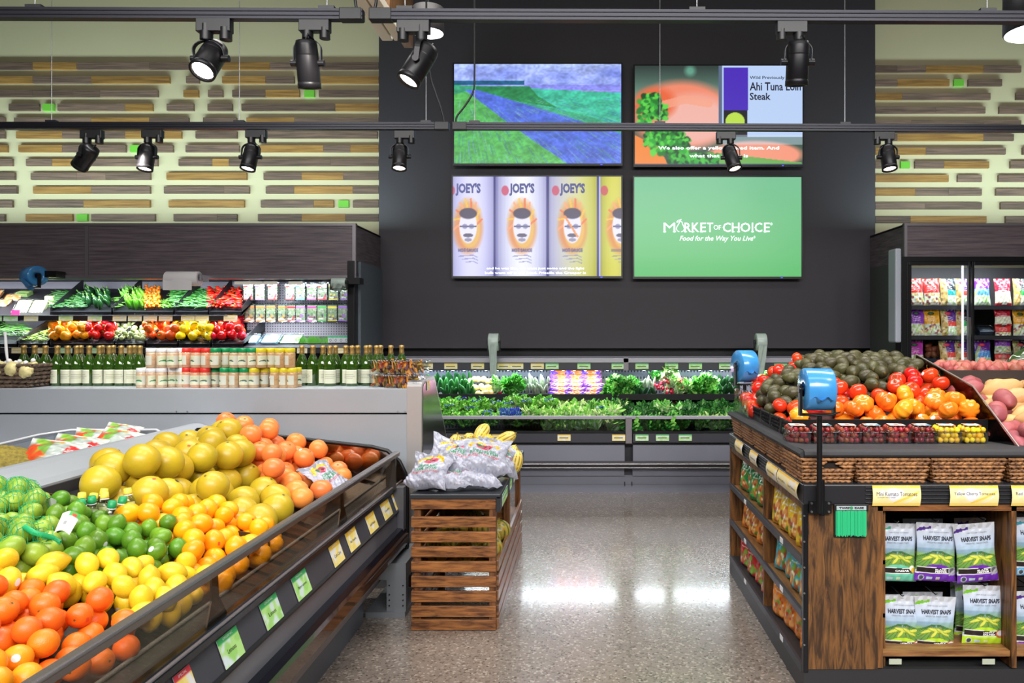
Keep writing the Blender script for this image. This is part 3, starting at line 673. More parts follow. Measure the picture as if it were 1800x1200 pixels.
# ---- wall cooler on the left
LCX0, LCX1, LCY = -7.4, (625-HX)*7.4/F, 7.4
t = thing('open_produce_cooler', 'tall open produce cooler with dark wood canopy along the left back wall', 'cooler', (-4.8, 7.9, 0)); LCOOL = t
zt, zb, zs = 2.608, 2.07, 2.245
MB().box(LCX0, LCX1-.03, LCY+.012, LCY+.05, zb+.03, zt-.02).box(LCX1-.03, LCX1, LCY+.02, 8.55, zs, zt-.02).build('canopy_panel', M_lam, t)
tr = MB().box(LCX0, LCX1, LCY, LCY+.06, zt-.025, zt).box(LCX0, LCX1-.0, LCY-.01, LCY+.07, zb, zb+.035).box(LCX1-.03, LCX1+.003, LCY-.005, LCY+.03, zb, zt)
for px in (152,): x = (px-HX)*LCY/F; tr.box(x-.015, x+.015, LCY, LCY+.02, zb+.03, zt-.02)
tr.build('canopy_trim', M_trim, t)
MB().box(LCX0, LCX1, LCY+.05, 8.56, zt-.03, zt-.01).box(LCX0, LCX1, LCY+.05, 8.3, zb+.03, zb+.06).build('canopy_top', M_dkgrey, t)
MB().box(LCX1-.075, LCX1-.005, LCY-.02, LCY+.1, 0, zs).build('end_frame', M_black, t, bevel=.006)
MB().box(LCX1-.06, LCX1+.02, LCY+.1, 8.3, 0, zs).build('end_panel', mat('end_panel_grey', '66707a', .4, .1), t)
MB().box(LCX0, LCX1-.06, 8.26, 8.34, .3, zb+.04).build('back_liner', M_liner, t)
XP0 = (428-HX)*7.85/F
MB().box(XP0, LCX1-.07, 7.93, 7.96, 1.3, 2.06).build('pegboard', M_peg, t)
MB().box(LCX0, LCX1-.02, LCY+.02, 8.3, 0, .95).box(LCX0, LCX1-.02, LCY-.12, LCY+.04, .15, 1.0).build('base', M_dkgrey, t)
ledbar(LCX0, LCX1-.2, LCY+.1, zb+.02, t)
# row of small hooks on the back liner
hk = MB()
for i in range(60):
    x = -7+i*.125
    if x < XP0-.1: hk.box(x, x+.03, 8.235, 8.26, 1.985, 1.998).box(x+.012, x+.016, 8.23, 8.26, 1.975, 2.02)
hk.build('hook_strip', M_black, t)
area('cooler_led_light', (-5.0, 7.55, 2.03), (4.6, .06), 42, (math.radians(25), 0, 0), COOL)
area('cooler_led_light', (-2.85, 7.50, 2.03), (1.1, .06), 2.4, (math.radians(20), 0, 0), COOL)
def shelf(x0, x1, yf, zf, yb, zb_, name, parent):
    s = MB(); s.prism([(yf, zf), (yb, zb_), (yb, zb_-.02), (yf, zf-.02)], 'x', x0, x1); s.box(x0, x1, yf-.012, yf, zf-.055, zf+.002)
    for dz in (-.002, -.052): s.tube([(x0, yf-.014, zf+dz), (x1, yf-.014, zf+dz)], .004, 5)
    return s.build(name, M_shelf, parent)
S1Y, S1Z, S2Y, S2Z = 7.56, 1.722, 7.42, 1.41
shelf(LCX0, XP0-.02, S1Y, S1Z, 8.2, S1Z+.3, 'upper_shelf', t); shelf(LCX0, LCX1-.08, S2Y, S2Z, 8.1, S2Z+.14, 'middle_shelf', t)
shelf(LCX0, LCX1-.08, LCY, 1.02, 8.2, 1.06, 'bottom_shelf', t)
area('cooler_led_light', (-5.0, 7.62, 1.66), (4.6, .04), 24, (math.radians(20), 0, 0), COOL)

# ---- glass door cooler on the right
RCX0, RCX1 = (1590-HX)*7.4/F, 6.6
t = thing('glass_door_cooler', 'glass-door cooler of bagged salads with dark wood canopy at right', 'cooler', (4.8, 7.9, 0)); RCOOL = t
zb2 = 1.55+(585-451)*7.4/F
MB().box(RCX0+.03, RCX1, LCY+.012, LCY+.05, zb2, zt-.02).box(RCX0, RCX0+.03, LCY+.02, 8.55, zs, zt-.02).build('canopy_panel', M_lam, t)
MB().box(RCX0, RCX1, LCY, LCY+.06, zt-.025, zt).box(RCX0-.003, RCX0+.025, LCY-.005, LCY+.03, zb2, zt).build('canopy_trim', M_trim, t)
MB().box(RCX0, RCX1, LCY+.05, 8.56, zt-.03, zt-.01).build('canopy_top', M_dkgrey, t)
MB().box(RCX0, RCX0+.04, LCY+.1, 8.3, 0, zs).build('end_panel', mat('end_panel_green_grey', '4d534f', .45), t)
MB().box(RCX0+.04, RCX1, 8.2, 8.3, 0, zs).build('back_liner', mat('cooler_liner_dark', '4a4548', .4), t)
fr = MB().box(RCX0-.04, RCX0+.06, LCY-.02, LCY+.12, 0, zb2).box(RCX0, RCX1, LCY-.015, LCY+.12, zb2-.05, zb2).box(RCX0, RCX1, LCY-.015, LCY+.12, .25, .4)
fr.build('door_frame', M_black, t, bevel=.004)
doors = [((1597-HX)*7.38/F, (1702-HX)*7.38/F), ((1712-HX)*7.38/F, (1822-HX)*7.38/F), ((1832-HX)*7.38/F, (1942-HX)*7.38/F)]
for a, b in doors:
    d = MB().box(a-.02, a, LCY-.03, LCY+.01, .4, zb2-.05).box(b, b+.02, LCY-.03, LCY+.01, .4, zb2-.05).box(a, b, LCY-.03, LCY+.01, zb2-.085, zb2-.05).box(a, b, LCY-.03, LCY+.01, .4, .44).build('door', M_black, t, bevel=.003)
    MB().grid(lambda u, v: (a+(b-a)*u, LCY-.01+.002*math.sin(v*9+u*2), .44+(zb2-.525)*v), 6, 14).build('glass_pane', clear('cooler_door_glass', 'f4f8f8', .05, .015, bump=.5), d)
    MB().box(b-.012, b+.012, LCY-.045, LCY-.03, .8, 1.7).build('handle', M_steel, d)
MB().box((1571-HX)*7.2/F, (1582-HX)*7.2/F, 7.16, 7.34, 1.55+(585-602)*7.2/F, 1.55+(585-437)*7.2/F).build('bumper_guard', mat('pale_guard', 'aab0bc', .4), t, bevel=.015)
for z, y0 in ((1.82, 7.55), (1.525, 7.5), (1.22, 7.46), (.9, 7.46)):
    MB().box(RCX0+.06, RCX1, y0, 8.2, z-.02, z-.005).box(RCX0+.06, RCX1, y0-.01, y0, z-.04, z+.0).build('shelf', M_shelf, t)
for a, b in doors[:2]:
    for xx in (a+.02, b-.02): MB().box(xx-.006, xx+.006, 7.44, 7.46, .9, 2.2).build('led_strip', emit('door_led_strip', 'eaf2ff', 1.2), t)
area('door_cooler_led_light', (3.45, 7.5, 2.2), (.9, .1), 5, (math.radians(25), 0, 0), COOL)
area('door_cooler_led_light', (4.25, 7.5, 2.2), (.9, .1), 5.5, (math.radians(25), 0, 0), COOL)

# ---- low produce case under the televisions
BX0, BX1, BJ = -2.22, 3.06, (1105-HX)*7.4/F
t = thing('low_produce_case', 'long low refrigerated vegetable case standing under the wall televisions', 'produce case', (.4, 7.9, 0)); BCASE = t
MB().box(BX0, BX1, 8.2, 8.3, 0, 1.3).build('rear_body', M_greyd, t)
MB().box(BX0, BX1, 7.88, 8.44, 1.245, 1.292).build('canopy', mat('pale_canopy_metal', 'a6a4ae', .4, .3), t, bevel=.004)
MB().box(BX0, BX1, 7.89, 7.93, 1.165, 1.245).build('upper_tag_rail', M_dkgrey, t)
MB().box(BX0, BX1, 7.93, 8.2, 1.2, 1.245).build('canopy_underside', M_greyd, t)
MB().box(BX0, BX1, 8.16, 8.2, .5, 1.2).build('slotted_liner', M_slot, t)
MB().box(BX0, BX1, 7.82, 8.18, .885, .9).box(BX0, BX1, 7.8, 7.82, .87, .93).build('rear_step', M_black, t)
MB().box(BX0, BX1, 7.45, 8.2, .5, .53).build('well_floor', M_shelf, t)
MB().box(BX0, BX1, 7.4, 7.44, .72, .75).build('front_rail', M_rail, t, bevel=.003)
for a, b in ((BX0, BJ-.03), (BJ+.03, BX1)):
    MB().box(a, b, 7.41, 7.416, .6, .72).build('front_glass', clear('case_front_glass', 'cfd8d6', .08, .02), t)
    MB().box(a+.01, b-.01, 7.36, 7.4, .5, .582).build('lower_tag_rail', M_dkgrey, t)
    MB().box(a+.01, b-.01, 7.36, 7.42, .325, .473).build('front_panel', M_greyd, t)
    MB().box(a+.01, b-.01, 7.45, 7.5, .165, .242).build('lower_panel', M_greyd, t)
    mb = MB(); lm = MB().box(a+.1, b-.1, 7.93, 7.95, 1.185, 1.2)
    lm.build('led_housing', M_trim, t)
    n = 21; le = MB()
    for i in range(n):
        x = a+.16+(b-a-.32)*i/(n-1); le.cyl((x, 7.955, 1.19), (x, 7.955, 1.162), .016, n=10)
    le.build('led_strip', emit('led_points', 'd4e4ff', 30), t)
MB().box(BJ-.03, BJ+.03, 7.37, 7.45, .49, .74).box(BJ-.025, BJ+.025, 7.88, 7.9, 1.165, 1.3).build('joint_post', M_trim, t)
MB().box(BX0, BX1, 7.4, 7.5, .583, .602).box(BX0, BX1, 7.4, 7.46, .473, .5).build('glass_channel', M_black, t)
MB().box(BX0, BX1, 7.33, 7.44, .263, .325).build('bumper', mat('case_bumper_dark', '2b2426', .25), t, bevel=.012)
MB().tube([(BX0, 7.325, .3), (BX1, 7.325, .3)], .006, 6).tube([(BX0, 7.34, .262), (BX1, 7.34, .262)], .005, 6).build('bumper_trim', M_steel, t)
MB().box(BX0, BX1, 7.48, 7.52, 0, .165).box(BX0, BX1, 7.465, 7.5, 0, .075).build('kick_plate', M_greyd, t)
for x in (BJ-.035, BJ+.035): MB().box(x-.004, x+.004, 7.465, 7.471, .06, .105).build('kick_plate_clip', M_black, t)
MB().box(BX0, BX1, 7.5, 8.2, .0, .5).build('case_body', M_dkgrey, t)
for x0, x1, pw in ((BX0+.1, BJ-.1, 46), (BJ+.1, BX1-.1, 46)):
    area('produce_led_light', ((x0+x1)/2, 7.90, 1.15), (x1-x0, .04), pw*.32, (math.radians(-18), 0, 0), COOL)
# light strips on top of the coolers wash the wall
area('cooler_top_light', (-4.8, 7.75, 2.66), (5.4, .3), 78, (math.radians(180), 0, 0), (.76, 1, 1))
area('cooler_top_light', (4.7, 7.75, 2.66), (3.2, .3), 46, (math.radians(180), 0, 0), (.76, 1, 1))

# ---- grey end-cap case seen from the back
t = thing('end_cap_case', 'grey steel end-cap produce case seen from behind with bottles standing on top', 'produce case', (-3.4, 5.1, 0)); ECASE = t
EX1, EZ = -1.085, 1.212
MB().box(-7, EX1, 4.66, 4.7, 1.065, EZ).build('upper_back_panel', M_grey, t, bevel=.002)
MB().box(-7, EX1, 4.665, 4.7, 0, 1.055).build('back_panel', M_grey, t)
MB().box(-7, EX1, 4.7, 5.25, EZ-.03, EZ).build('top_ledge', mat('pale_top_laminate', 'a9b1ba', .3), t)
MB().box(-7, EX1, 4.7, 5.6, .1, .7).box(-7, EX1, 4.75, 4.9, .7, EZ-.03).build('body', M_greyd, t)
side = [(4.655, .12), (4.655, 1.225), (4.67, 1.25), (4.71, 1.262), (5.02, 1.268), (5.07, 1.255), (5.12, 1.2), (5.56, .74), (5.56, .12)]
MB().prism(side, 'x', EX1, EX1+.088).build('side_panel', mat('satin_side_panel', 'b4b0b0', .42, .55), t, bevel=.006)
MB().prism([(a+(.03 if a < 5 else -.02), b-(.02 if b > 1 else 0)) for a, b in side], 'x', EX1+.088, EX1+.092).build('side_sheet', mat('polished_side_sheet', '8d9195', .16, .95), t)
for px in (310, 329, 699, 712): 
    p = P(px, 723, 4.655); MB().cyl(p, p+Vector((0, -.003, 0)), .004, n=8).build('screw', M_steel, t)
M_foot = mat('galvanised_frame', '8b9096', .4, .5)
MB().box(-1.2, -.985, 4.18, 4.6, 0, .03).box(-1.09, -.985, 4.2, 4.24, .03, .2).box(-1.2, -.985, 4.2, 4.6, .2, .29).build('leveling_foot', M_foot, t)
for x in (-1.075, -1.0):
    for z in (.06, .09, .12, .17): MB().cyl((x, 4.199, z), (x, 4.195, z), .004, n=8).build('bolt_hole', M_black, t)

# ---- citrus island case, extruded along the aisle
CY0, CY1 = .25, 4.5
t = thing('citrus_island_case', 'long grey and black produce island heaped with citrus fruit, left foreground', 'produce case', (-1.7, 2.4, 0)); CC = t
def ext(name, poly, m, y0=CY0, y1=CY1, bevel=0, smooth=False): return MB().prism(poly, 'y', y0, y1, smooth=smooth).build(name, m, t, bevel=bevel)
ext('kick_plate', [(-1.19, 0), (-1.18, .152), (-2.4, .152), (-2.4, 0)], mat('kick_blue_grey', '59606b', .35, .3), y1=4.09)
ext('lower_valance', [(-1.16, .15), (-1.098, .265), (-1.13, .275), (-1.3, .15)], mat('valance_grey', '8b8586', .4, .2))
ext('bumper', [(-1.10, .27), (-1.06, .30), (-1.035, .33), (-1.035, .385), (-1.065, .41), (-1.10, .41)], mat('bumper_brown', '36241c', .15, .1, coat=.5))
ext('bumper_strip', [(-1.066, .395), (-1.045, .40), (-1.055, .425), (-1.10, .43), (-1.10, .40)], mat('bumper_blue_black', '12141f', .2, .2))
ext('front_panel', [(-1.10, .41), (-1.085, .42), (-1.093, .53), (-1.13, .53), (-1.3, .2), (-1.2, .2)], mat('front_panel_grey', '74747c', .35, .25))
ext('tag_rail', [(-1.085, .53), (-1.118, .625), (-1.15, .63), (-1.15, .53)], mat('tag_rail_grey', '45464e', .4, .1))
ext('tag_rail_lip', [(-1.078, .518), (-1.075, .528), (-1.085, .535), (-1.1, .518)], M_black)
ext('top_nosing', [(-1.118, .625), (-1.098, .64), (-1.098, .66), (-1.115, .672), (-1.14, .672), (-1.15, .625)], mat('nosing_black', '202127', .22, .3), smooth=False)
MB().tube([(-1.104, CY0, .667), (-1.104, CY1, .667)], .006, 6).build('nosing_highlight', M_trim, t)
ext('front_liner', [(-1.14, .665), (-1.2, .68), (-1.24, .66), (-1.24, .5), (-1.14, .5)], mat('liner_black_mesh', '232326', .5, var=.3, scale=200), y1=CY1)
ext('well_floor', [(-1.22, .48), (-1.22, .52), (-2.19, .56), (-2.19, .48)], M_blackp)
ext('case_body', [(-1.15, .6), (-1.15, .2), (-3.9, .2), (-3.9, .6)], M_greyd)
MB().tube([(-1.205, CY0, .685), (-1.205, CY1, .685)], .007, 7).build('ribbed_mat_edge', mat('ribbed_mat', '77777a', .6, var=.5, scale=400), t)
ridge = [(-2.19, .86), (-2.19, .935), (-2.215, .955), (-2.30, .99), (-2.345, 1.003), (-2.38, 1.003), (-2.42, .985), (-2.45, .93), (-2.45, .7), (-2.19, .7)]
ext('center_divider', ridge, M_grey, y1=4.66)
ext('divider_lip', [(-2.186, .82), (-2.186, .925), (-2.196, .93), (-2.2, .82)], M_dkgrey, y1=4.66)
ext('left_well_floor', [(-2.45, .72), (-3.6, .72), (-3.6, .6), (-2.45, .6)], M_blackp, y1=4.66)
ext('left_wall', [(-3.6, .6), (-3.6, .98), (-3.8, .98), (-3.9, .6)], M_grey, y1=4.66)
# glass guard with steel top rail, brackets, mirrored end
g = MB().prism([(-1.128, .66), (-1.098, .845), (-1.093, .845), (-1.123, .66)], 'y', CY0, 4.38).build('front_glass', clear('guard_glass', 'e4ddd2', .06, .02), t)
MB().prism([(-1.112, .836), (-1.083, .836), (-1.079, .858), (-1.086, .864), (-1.112, .864)], 'y', CY0, 4.46).build('guard_rail', mat('guard_rail_steel', '8a8486', .25, .8), t, bevel=.003)
for y in (1.05, 2.33, 3.55): MB().prism([(y-.05, .655), (y+.10, .655), (y+.035, .74), (y+.022, .84), (y-.012, .84), (y-.012, .74)], 'x', -1.135, -1.129).build('glass_bracket', mat('bracket_bronze', '3d3328', .35, .5), t)
MB().prism([(4.375, .655), (4.395, .655), (4.395, .85), (4.375, .85)], 'x', -1.14, -1.085).build('corner_post', mat('post_dark_steel', '55504e', .3, .7), t)
endo = [(-2.32, .86), (-2.3, .955), (-2.27, .985), (-2.2, .99), (-1.25, .885), (-1.16, .862), (-1.09, .80), (-1.055, .73), (-1.045, .66), (-1.045, .3), (-1.08, .26), (-1.3, .26)]
MB().prism(endo[:8]+[(-1.045, .66), (-2.3, .66)], 'y', 4.5, 4.51).build('end_mirror', mat('mirror_plate', 'b8a898', .06, 1), t)
MB().tube([(-2.32, 4.49, .86)]+[(a, 4.49, b) for a, b in endo[1:10]]+[(-1.06, 4.49, .27), (-1.1, 4.49, .25), (-1.3, 4.49, .25)], .012, 8).build('end_edge_trim', M_black, t)
MB().prism([(-1.05, .66), (-1.05, .31), (-1.09, .265), (-1.6, .265), (-1.6, .66)], 'y', 4.42, 4.5).build('end_cheek', mat('cheek_grey', '6c6d75', .35, .25), t)
ext('far_divider', [(-1.23, .56), (-1.23, .76), (-1.4, .79), (-1.75, .86), (-2.1, .93), (-2.1, .56)], mat('divider_brown', '3a2c18', .4), 2.98, 2.99)

# ---- slatted oak stand with potato bags on top
KX0, KX1, KY0, KY1 = -.911, -.457, 4.0, 5.5
t = thing('slatted_wooden_stand', 'slatted oak display stand with black top in the middle of the aisle', 'display stand', (-.68, 4.75, 0)); KS = t
MB().box(KX0-.004, KX1+.012, KY0-.012, KY1, .688, .712).box(KX1-.01, KX1+.012, KY0-.012, KY1, .62, .70).build('top', mat('stand_black_top', '2c2e33', .35), t, bevel=.003)
zs_ = [(.712-.011)-.0817*i-.043 for i in range(9)]
for i in range(9):
    z0 = max(.002, .615-.0777*i) if i else .632; z1 = z0+(.055 if i else .052)
    MB().box(KX0, KX1-.012, KY0, KY0+.018, z0, z1).build('front_slat', M_oakx, t, bevel=.002)
    MB().box(KX0, KX0+.018, KY0+.02, KY1, z0, z1).build('left_slat', M_oak, t)
    if i >= 4: MB().box(KX1-.018, KX1, KY0+.02, KY1, z0, z1).build('right_slat', wood('stained_oak_side_slats', '4a2c18', '8f6240', (9, 1, 9), .3, 6), t, bevel=.002)
for x, y in ((KX0+.03, KY0+.03), (KX1-.03, KY0+.02), (KX1-.03, 4.72), (KX1-.03, KY1-.03), (KX0+.03, KY1-.03), (KX0+.03, 4.72)):
    MB().box(x-.018, x+.018, y-.012, y+.03, 0, .69).build('post', wood('oak_post', '42240f', '82522a', (9, 9, 1), .45, 6), t)
MB().box(KX0+.02, KX1-.02, KY0+.02, KY1-.02, .30, .315).build('shelf', M_oak, t)
MB().box(KX0+.02, KX1-.02, 4.74, 4.76, .315, .68).build('partition', M_oak, t)
# ================================================================ right island
IX0, IX1, IY0, IY1 = .93, 2.75, 3.28, 4.97
t = thing('produce_display_island', 'dark oak display island with baskets and tomatoes, right foreground', 'display island', (1.8, 4.1, 0)); IS = t
MB().box(IX0, IX1, IY0+.004, IY1, 0, .114).build('plinth', mat('plinth_black', '2a2a2d', .5), t)
MB().box(IX0-.003, IX1, IY0-.008, IY1, .818, .905).build('top_band', mat('top_band_black', '26262a', .38, .15), t, bevel=.006)
rb = MB()
for z in (.829, .846, .863, .88, .893): rb.tube([(1.19, IY0-.01, z), (IX1, IY0-.01, z)], .003, 5); rb.tube([(IX0-.005, 3.5, z), (IX0-.005, IY1-.04, z)], .003, 5)
rb.build('ribbed_tag_rail', M_blackp, t)
X = lambda px: (px-HX)*IY0/F
MB().box(IX0-.001, X(1421), IY0-.002, IY0+.03, .1, .82).build('corner_post', M_black, t, bevel=.003)
sc_ = MB()
for i in range(6): sc_.cyl((X(1413.5), IY0-.002, .22+.11*i), (X(1413.5), IY0-.006, .22+.11*i), .004, n=8)
sc_.build('rivet_row', M_steel, t)
MB().box(X(1421), X(1543), IY0, IY0+.03, .114, .818).build('front_panel', wood('oak_veneer_panel', '3a2514', '7c532b', (10, 10, 1.3), .5, 4, (.4, .62), wobble=1.2), t)
MB().box(X(1543), X(1552), IY0, IY0+.5, .12, .818).build('bay_side', M_oakv, t)
MB().box(X(1778), X(1787), IY0, IY0+.5, .12, .818).build('bay_side', M_oakv, t)
MB().box(X(1543), IX1, IY0, IY0+.02, .79, .818).build('top_rail', M_oak, t)
MB().box(X(1552), X(1778), IY0+.01, IY0+.5, .165, .19).build('bay_floor', wood('oak_bay_floor', '6a4426', 'a87848', (1, 9, 9), .45, 5), t)
MB().box(X(1787), IX1, IY0+.01, IY0+.5, .165, .19).build('bay_floor', wood('oak_bay_floor', '', ''), t)
sw = MB()
for i in range(12): z = .2+i*.05; sw.box(X(1552), IX1, IY0+.36, IY0+.375, z, z+.046)
sw.build('slatwall', mat('slatwall_black', '1e1e21', .5), t)
MB().box(IX0+.35, IX1, IY0+.4, IY1, .114, .9).build('core', M_blackp, t)
# left face: three shelves, two bays
SH = [.583, .354, .12]
for z in SH:
    MB().box(IX0+.012, IX0+.36, IY0+.03, IY1-.01, z-.03, z-.012).build('side_shelf', wood('oak_shelf_board', '6a4728', '9c7244', (9, 1, 9), .45, 5), t)
    MB().box(IX0-.002, IX0+.014, IY0+.03, IY1, z-.035, z).build('shelf_lip', M_dkgrey, t, bevel=.002)
    for y in (3.62, 4.45): MB().box(IX0-.004, IX0-.002, y, y+.05, z-.028, z-.004).build('shelf_clip', M_white, t)
for y in (4.05,): MB().box(IX0+.006, IX0+.36, y-.012, y+.012, .114, .818).build('side_divider', M_oakv, t)
MB().box(IX0, IX0+.36, IY1-.03, IY1, .114, .818).build('end_board', M_oakv, t)
MB().box(IX0+.345, IX0+.36, IY0+.03, IY1, .114, .818).build('side_backing', M_oakv, t)
MB().box(IX0+.004, IX0+.03, IY0+.03, IY1, .79, .818).build('side_top_rail', M_oakv, t)
# riser under the heaped produce
MB().prism([(3.68, .92), (3.68, 1.03), (4.4, 1.26), (4.95, 1.28), (4.95, .92)], 'x', 1.15, 1.93).prism([(3.6, .92), (3.6, 1.0), (4.3, 1.22), (4.4, .92)], 'x', 1.95, IX1).build('riser', M_blackp, t)
MB().prism([(3.68, .92), (3.68, 1.03), (4.9, 1.1), (4.9, .92)], 'x', .985, 1.15).build('side_riser', M_blackp, t)
# ================================================================ fruit kinds
RG = random.Random(7)
def rrot(R=RG): return Euler((R.uniform(0, 6.28), R.uniform(0, 6.28), R.uniform(0, 6.28)))
def bodymesh(fn, n=20, m=12, cf=None):
    mb = MB(); vs = []; cs = []
    for i in range(m+1):
        ph = PI*i/m
        for k in range(n):
            t = 2*PI*k/n; d = Vector((math.sin(ph)*math.cos(t), math.sin(ph)*math.sin(t), -math.cos(ph))); vs.append(fn(d))
            if cf: cs.append(cf(d))
    fs = [(i*n+k, i*n+(k+1) % n, (i+1)*n+(k+1) % n, (i+1)*n+k) for i in range(m) for k in range(n)]
    return mb.add(vs, fs, 0, True, cs if cf else None)
def patch(mb, fn, d0, size, k=1.012, n=10, sq=False, mi=0):
    d0 = Vector(d0).normalized(); q = d0.to_track_quat('Z', 'Y'); a = q @ Vector((1, 0, 0)); b = q @ Vector((0, 1, 0))
    pts = [d0]
    for i in range(n):
        t = 2*PI*i/n+.78; s = size if not sq else size*(1/max(abs(math.cos(t)), abs(math.sin(t))))*.8
        pts.append((d0+a*math.cos(t)*s+b*math.sin(t)*s*(1 if not sq else .7)).normalized())
    mb.add([fn(p)*k for p in pts], [(0, i+1, (i+1) % n+1) for i in range(n)], mi, True); return mb
M_sred = mat('orange_red_sticker', 'e8502c', .5); M_swh = mat('white_sticker', 'eef0f4', .5); M_sdk = mat('dark_round_sticker', '3a3434', .5)
class Kind:
    def __init__(s, name, fn, m, r, label, cat, group, n=20, mm=12, extras=(), stickers=(), cf=None):
        s.v = []; s.r = r; s.label = label; s.group = group
        body = bodymesh(fn, n, mm, cf).mesh(name, m)
        kids = [(nm, mb.mesh(nm, mt), mt) for nm, mb, mt in extras]
        for st in [None]+list(stickers):
            o = bpy.data.objects.new(name, body); COL.objects.link(o); tag(o, label, cat, group)
            for nm, me, mt in kids:
                c = bpy.data.objects.new(nm, me); COL.objects.link(c); c.parent = o
            if st:
                d, sz, mt, sq = st; mb = patch(MB(), fn, d, sz, sq=sq)
                c = bpy.data.objects.new('sticker', mb.mesh('sticker', mt)); COL.objects.link(c); c.parent = o
            s.v.append(Src(o))
    def put(s, loc, rot=None, scale=None, p=.25, R=RG, label=None, group=None):
        v = s.v[0] if len(s.v) == 1 or R.random() > p else R.choice(s.v[1:])
        return v.put(loc, rot if rot is not None else rrot(R), scale, label, group)
    def finish(s):
        for v in s.v:
            if not v.used:
                for c in list(v.r.children): bpy.data.objects.remove(c)
                bpy.data.objects.remove(v.r)
KINDS = []
def kind(*a, **k): q = Kind(*a, **k); KINDS.append(q); return q
def g(x, w): return math.exp(-(x/w)**2)
def f_orange(r, sq=.95): return lambda d: Vector((d.x, d.y, d.z*sq-(.10*g(math.hypot(d.x, d.y), .22) if d.z > 0 else 0)))*r
def f_lemon(r, L=1.3, nip=.16, asym=.12):
    def f(d):
        x = d.x*L; q = abs(d.x); x += math.copysign(nip*g(1-q, .05), d.x)*(1 if d.x > 0 else .4); w = 1-.10*q**4+asym*.3*d.x*0; return Vector((x, d.y*w, d.z*w))*r
    return f
def f_pear(r, h=1.12, neck=.18): return lambda d: Vector((d.x*(1-neck*max(0, d.z)), d.y*(1-neck*max(0, d.z)), d.z*h))*r
def f_tom(r, ribs, amp, sq):
    def f(d):
        t = math.atan2(d.y, d.x); rho = math.hypot(d.x, d.y); k = 1+amp*(abs(math.cos(t*ribs/2))-.6)*min(1, rho*1.5)
        return Vector((d.x*k, d.y*k, d.z*sq-(.22*g(rho, .3) if d.z > 0 else -.05*g(rho, .3))))*r
    return f
def star(r, n, z, m_len=.6, w=.16, up=.12):
    mb = MB()
    for i in range(n):
        t = 2*PI*i/n; c, s_ = math.cos(t), math.sin(t)
        mb.add([(c*.1*r-s_*w*.5*r, s_*.1*r+c*w*.5*r, z*r), (c*.1*r+s_*w*.5*r, s_*.1*r-c*w*.5*r, z*r), (c*m_len*r*.6+s_*w*.4*r, s_*m_len*r*.6-c*w*.4*r, (z+up)*r), (c*m_len*r, s_*m_len*r, (z+up*.7)*r), (c*m_len*r*.6-s_*w*.4*r, s_*m_len*r*.6+c*w*.4*r, (z+up)*r)], [(0, 1, 2, 3, 4)])
    return mb
M_calyx = mat('green_calyx', '4f6b2a', .6); M_scar = mat('stem_scar', '6b5a26', .7)
m_or = mat('orange_peel', 'f5761a', .36, var=.06, scale=25, bump=.35, bscale=420, rnd=.10)
m_le = mat('lemon_peel', 'ecc92a', .34, var=.06, scale=25, bump=.35, bscale=380, rnd=.09)
m_me = mat('meyer_lemon_peel', 'ffa80e', .3, var=.05, scale=25, bump=.22, bscale=380, rnd=.09)
m_li = mat('lime_peel', '5f8f22', .32, var=.18, scale=16, bump=.25, bscale=380, rnd=.22)
m_ln = mat('pale_lime_peel', '92b038', .34, var=.15, scale=16, bump=.25, bscale=380, rnd=.12)
m_po = mat('pomelo_peel', 'c2a626', .34, var=.12, scale=7, bump=.2, bscale=260, rnd=.1)
m_gr = mat('grapefruit_peel', 'f68a42', .34, var=.12, scale=9, bump=.22, bscale=300, rnd=.12)
def scar(fn, r, col=None): return ('stem_scar', MB().merge(patch(MB(), fn, (0, 0, 1), .09, 1.02)), M_scar)
fo = f_orange(.034); flm = f_lemon(.031); fme = f_lemon(.036, 1.15, .09); fl = f_lemon(.029, 1.2, .08); fp = f_pear(.070, 1.0, .07); fg = f_orange(.054, .93)
fln = f_lemon(.032, 1.2, .06)
st = lambda *a: a
K_or = kind('orange', fo, m_or, .034, 'round orange heaped in the citrus case, nearest the camera', 'orange', 'oranges in the citrus case', extras=[scar(fo, .034)], stickers=[((1, .3, .6), .3, M_sdk, False), ((.2, 1, .7), .22, M_sred, True)])
K_ta = kind('golden_orange', f_orange(.034), mat('golden_orange_peel', 'ffa21c', .33, var=.05, bump=.3, bscale=400, rnd=.06), .034, 'golden yellow orange at the near left corner of the citrus heap', 'orange', 'golden oranges at the near corner', extras=[scar(f_orange(.034), .034)], stickers=[((.3, -1, .5), .3, M_swh, False)])
K_le = kind('lemon', flm, m_le, .031, 'yellow lemon in the lemon heap of the citrus case', 'lemon', 'lemons in the citrus case', stickers=[((.2, .3, 1), .34, M_swh, False), ((.3, 1, .2), .3, M_swh, False)])
K_me = kind('meyer_lemon', fme, m_me, .035, 'deep golden lemon heaped between the limes and the big pomelos', 'lemon', 'golden lemons in the citrus case', stickers=[((.1, .4, 1), .2, M_sred, True)])
K_li = kind('lime', fl, m_li, .029, 'loose dark green lime heaped in the citrus case', 'lime', 'loose limes in the citrus case', stickers=[((.1, .2, 1), .3, M_sred, True), ((.4, .9, .2), .3, M_swh, False)])
K_ln = kind('lime', fln, m_ln, .032, 'pale green lime inside the green net bag, left', 'lime', 'limes in the net bag')
K_po = kind('pomelo', fp, m_po, .070, 'large yellow-green pomelo in the pomelo heap', 'pomelo', 'pomelos in the citrus case', n=28, mm=18, extras=[scar(fp, .07)], stickers=[((.6, -.7, .5), .14, M_sdk, False), ((-.3, -.9, .4), .12, M_sred, True)])
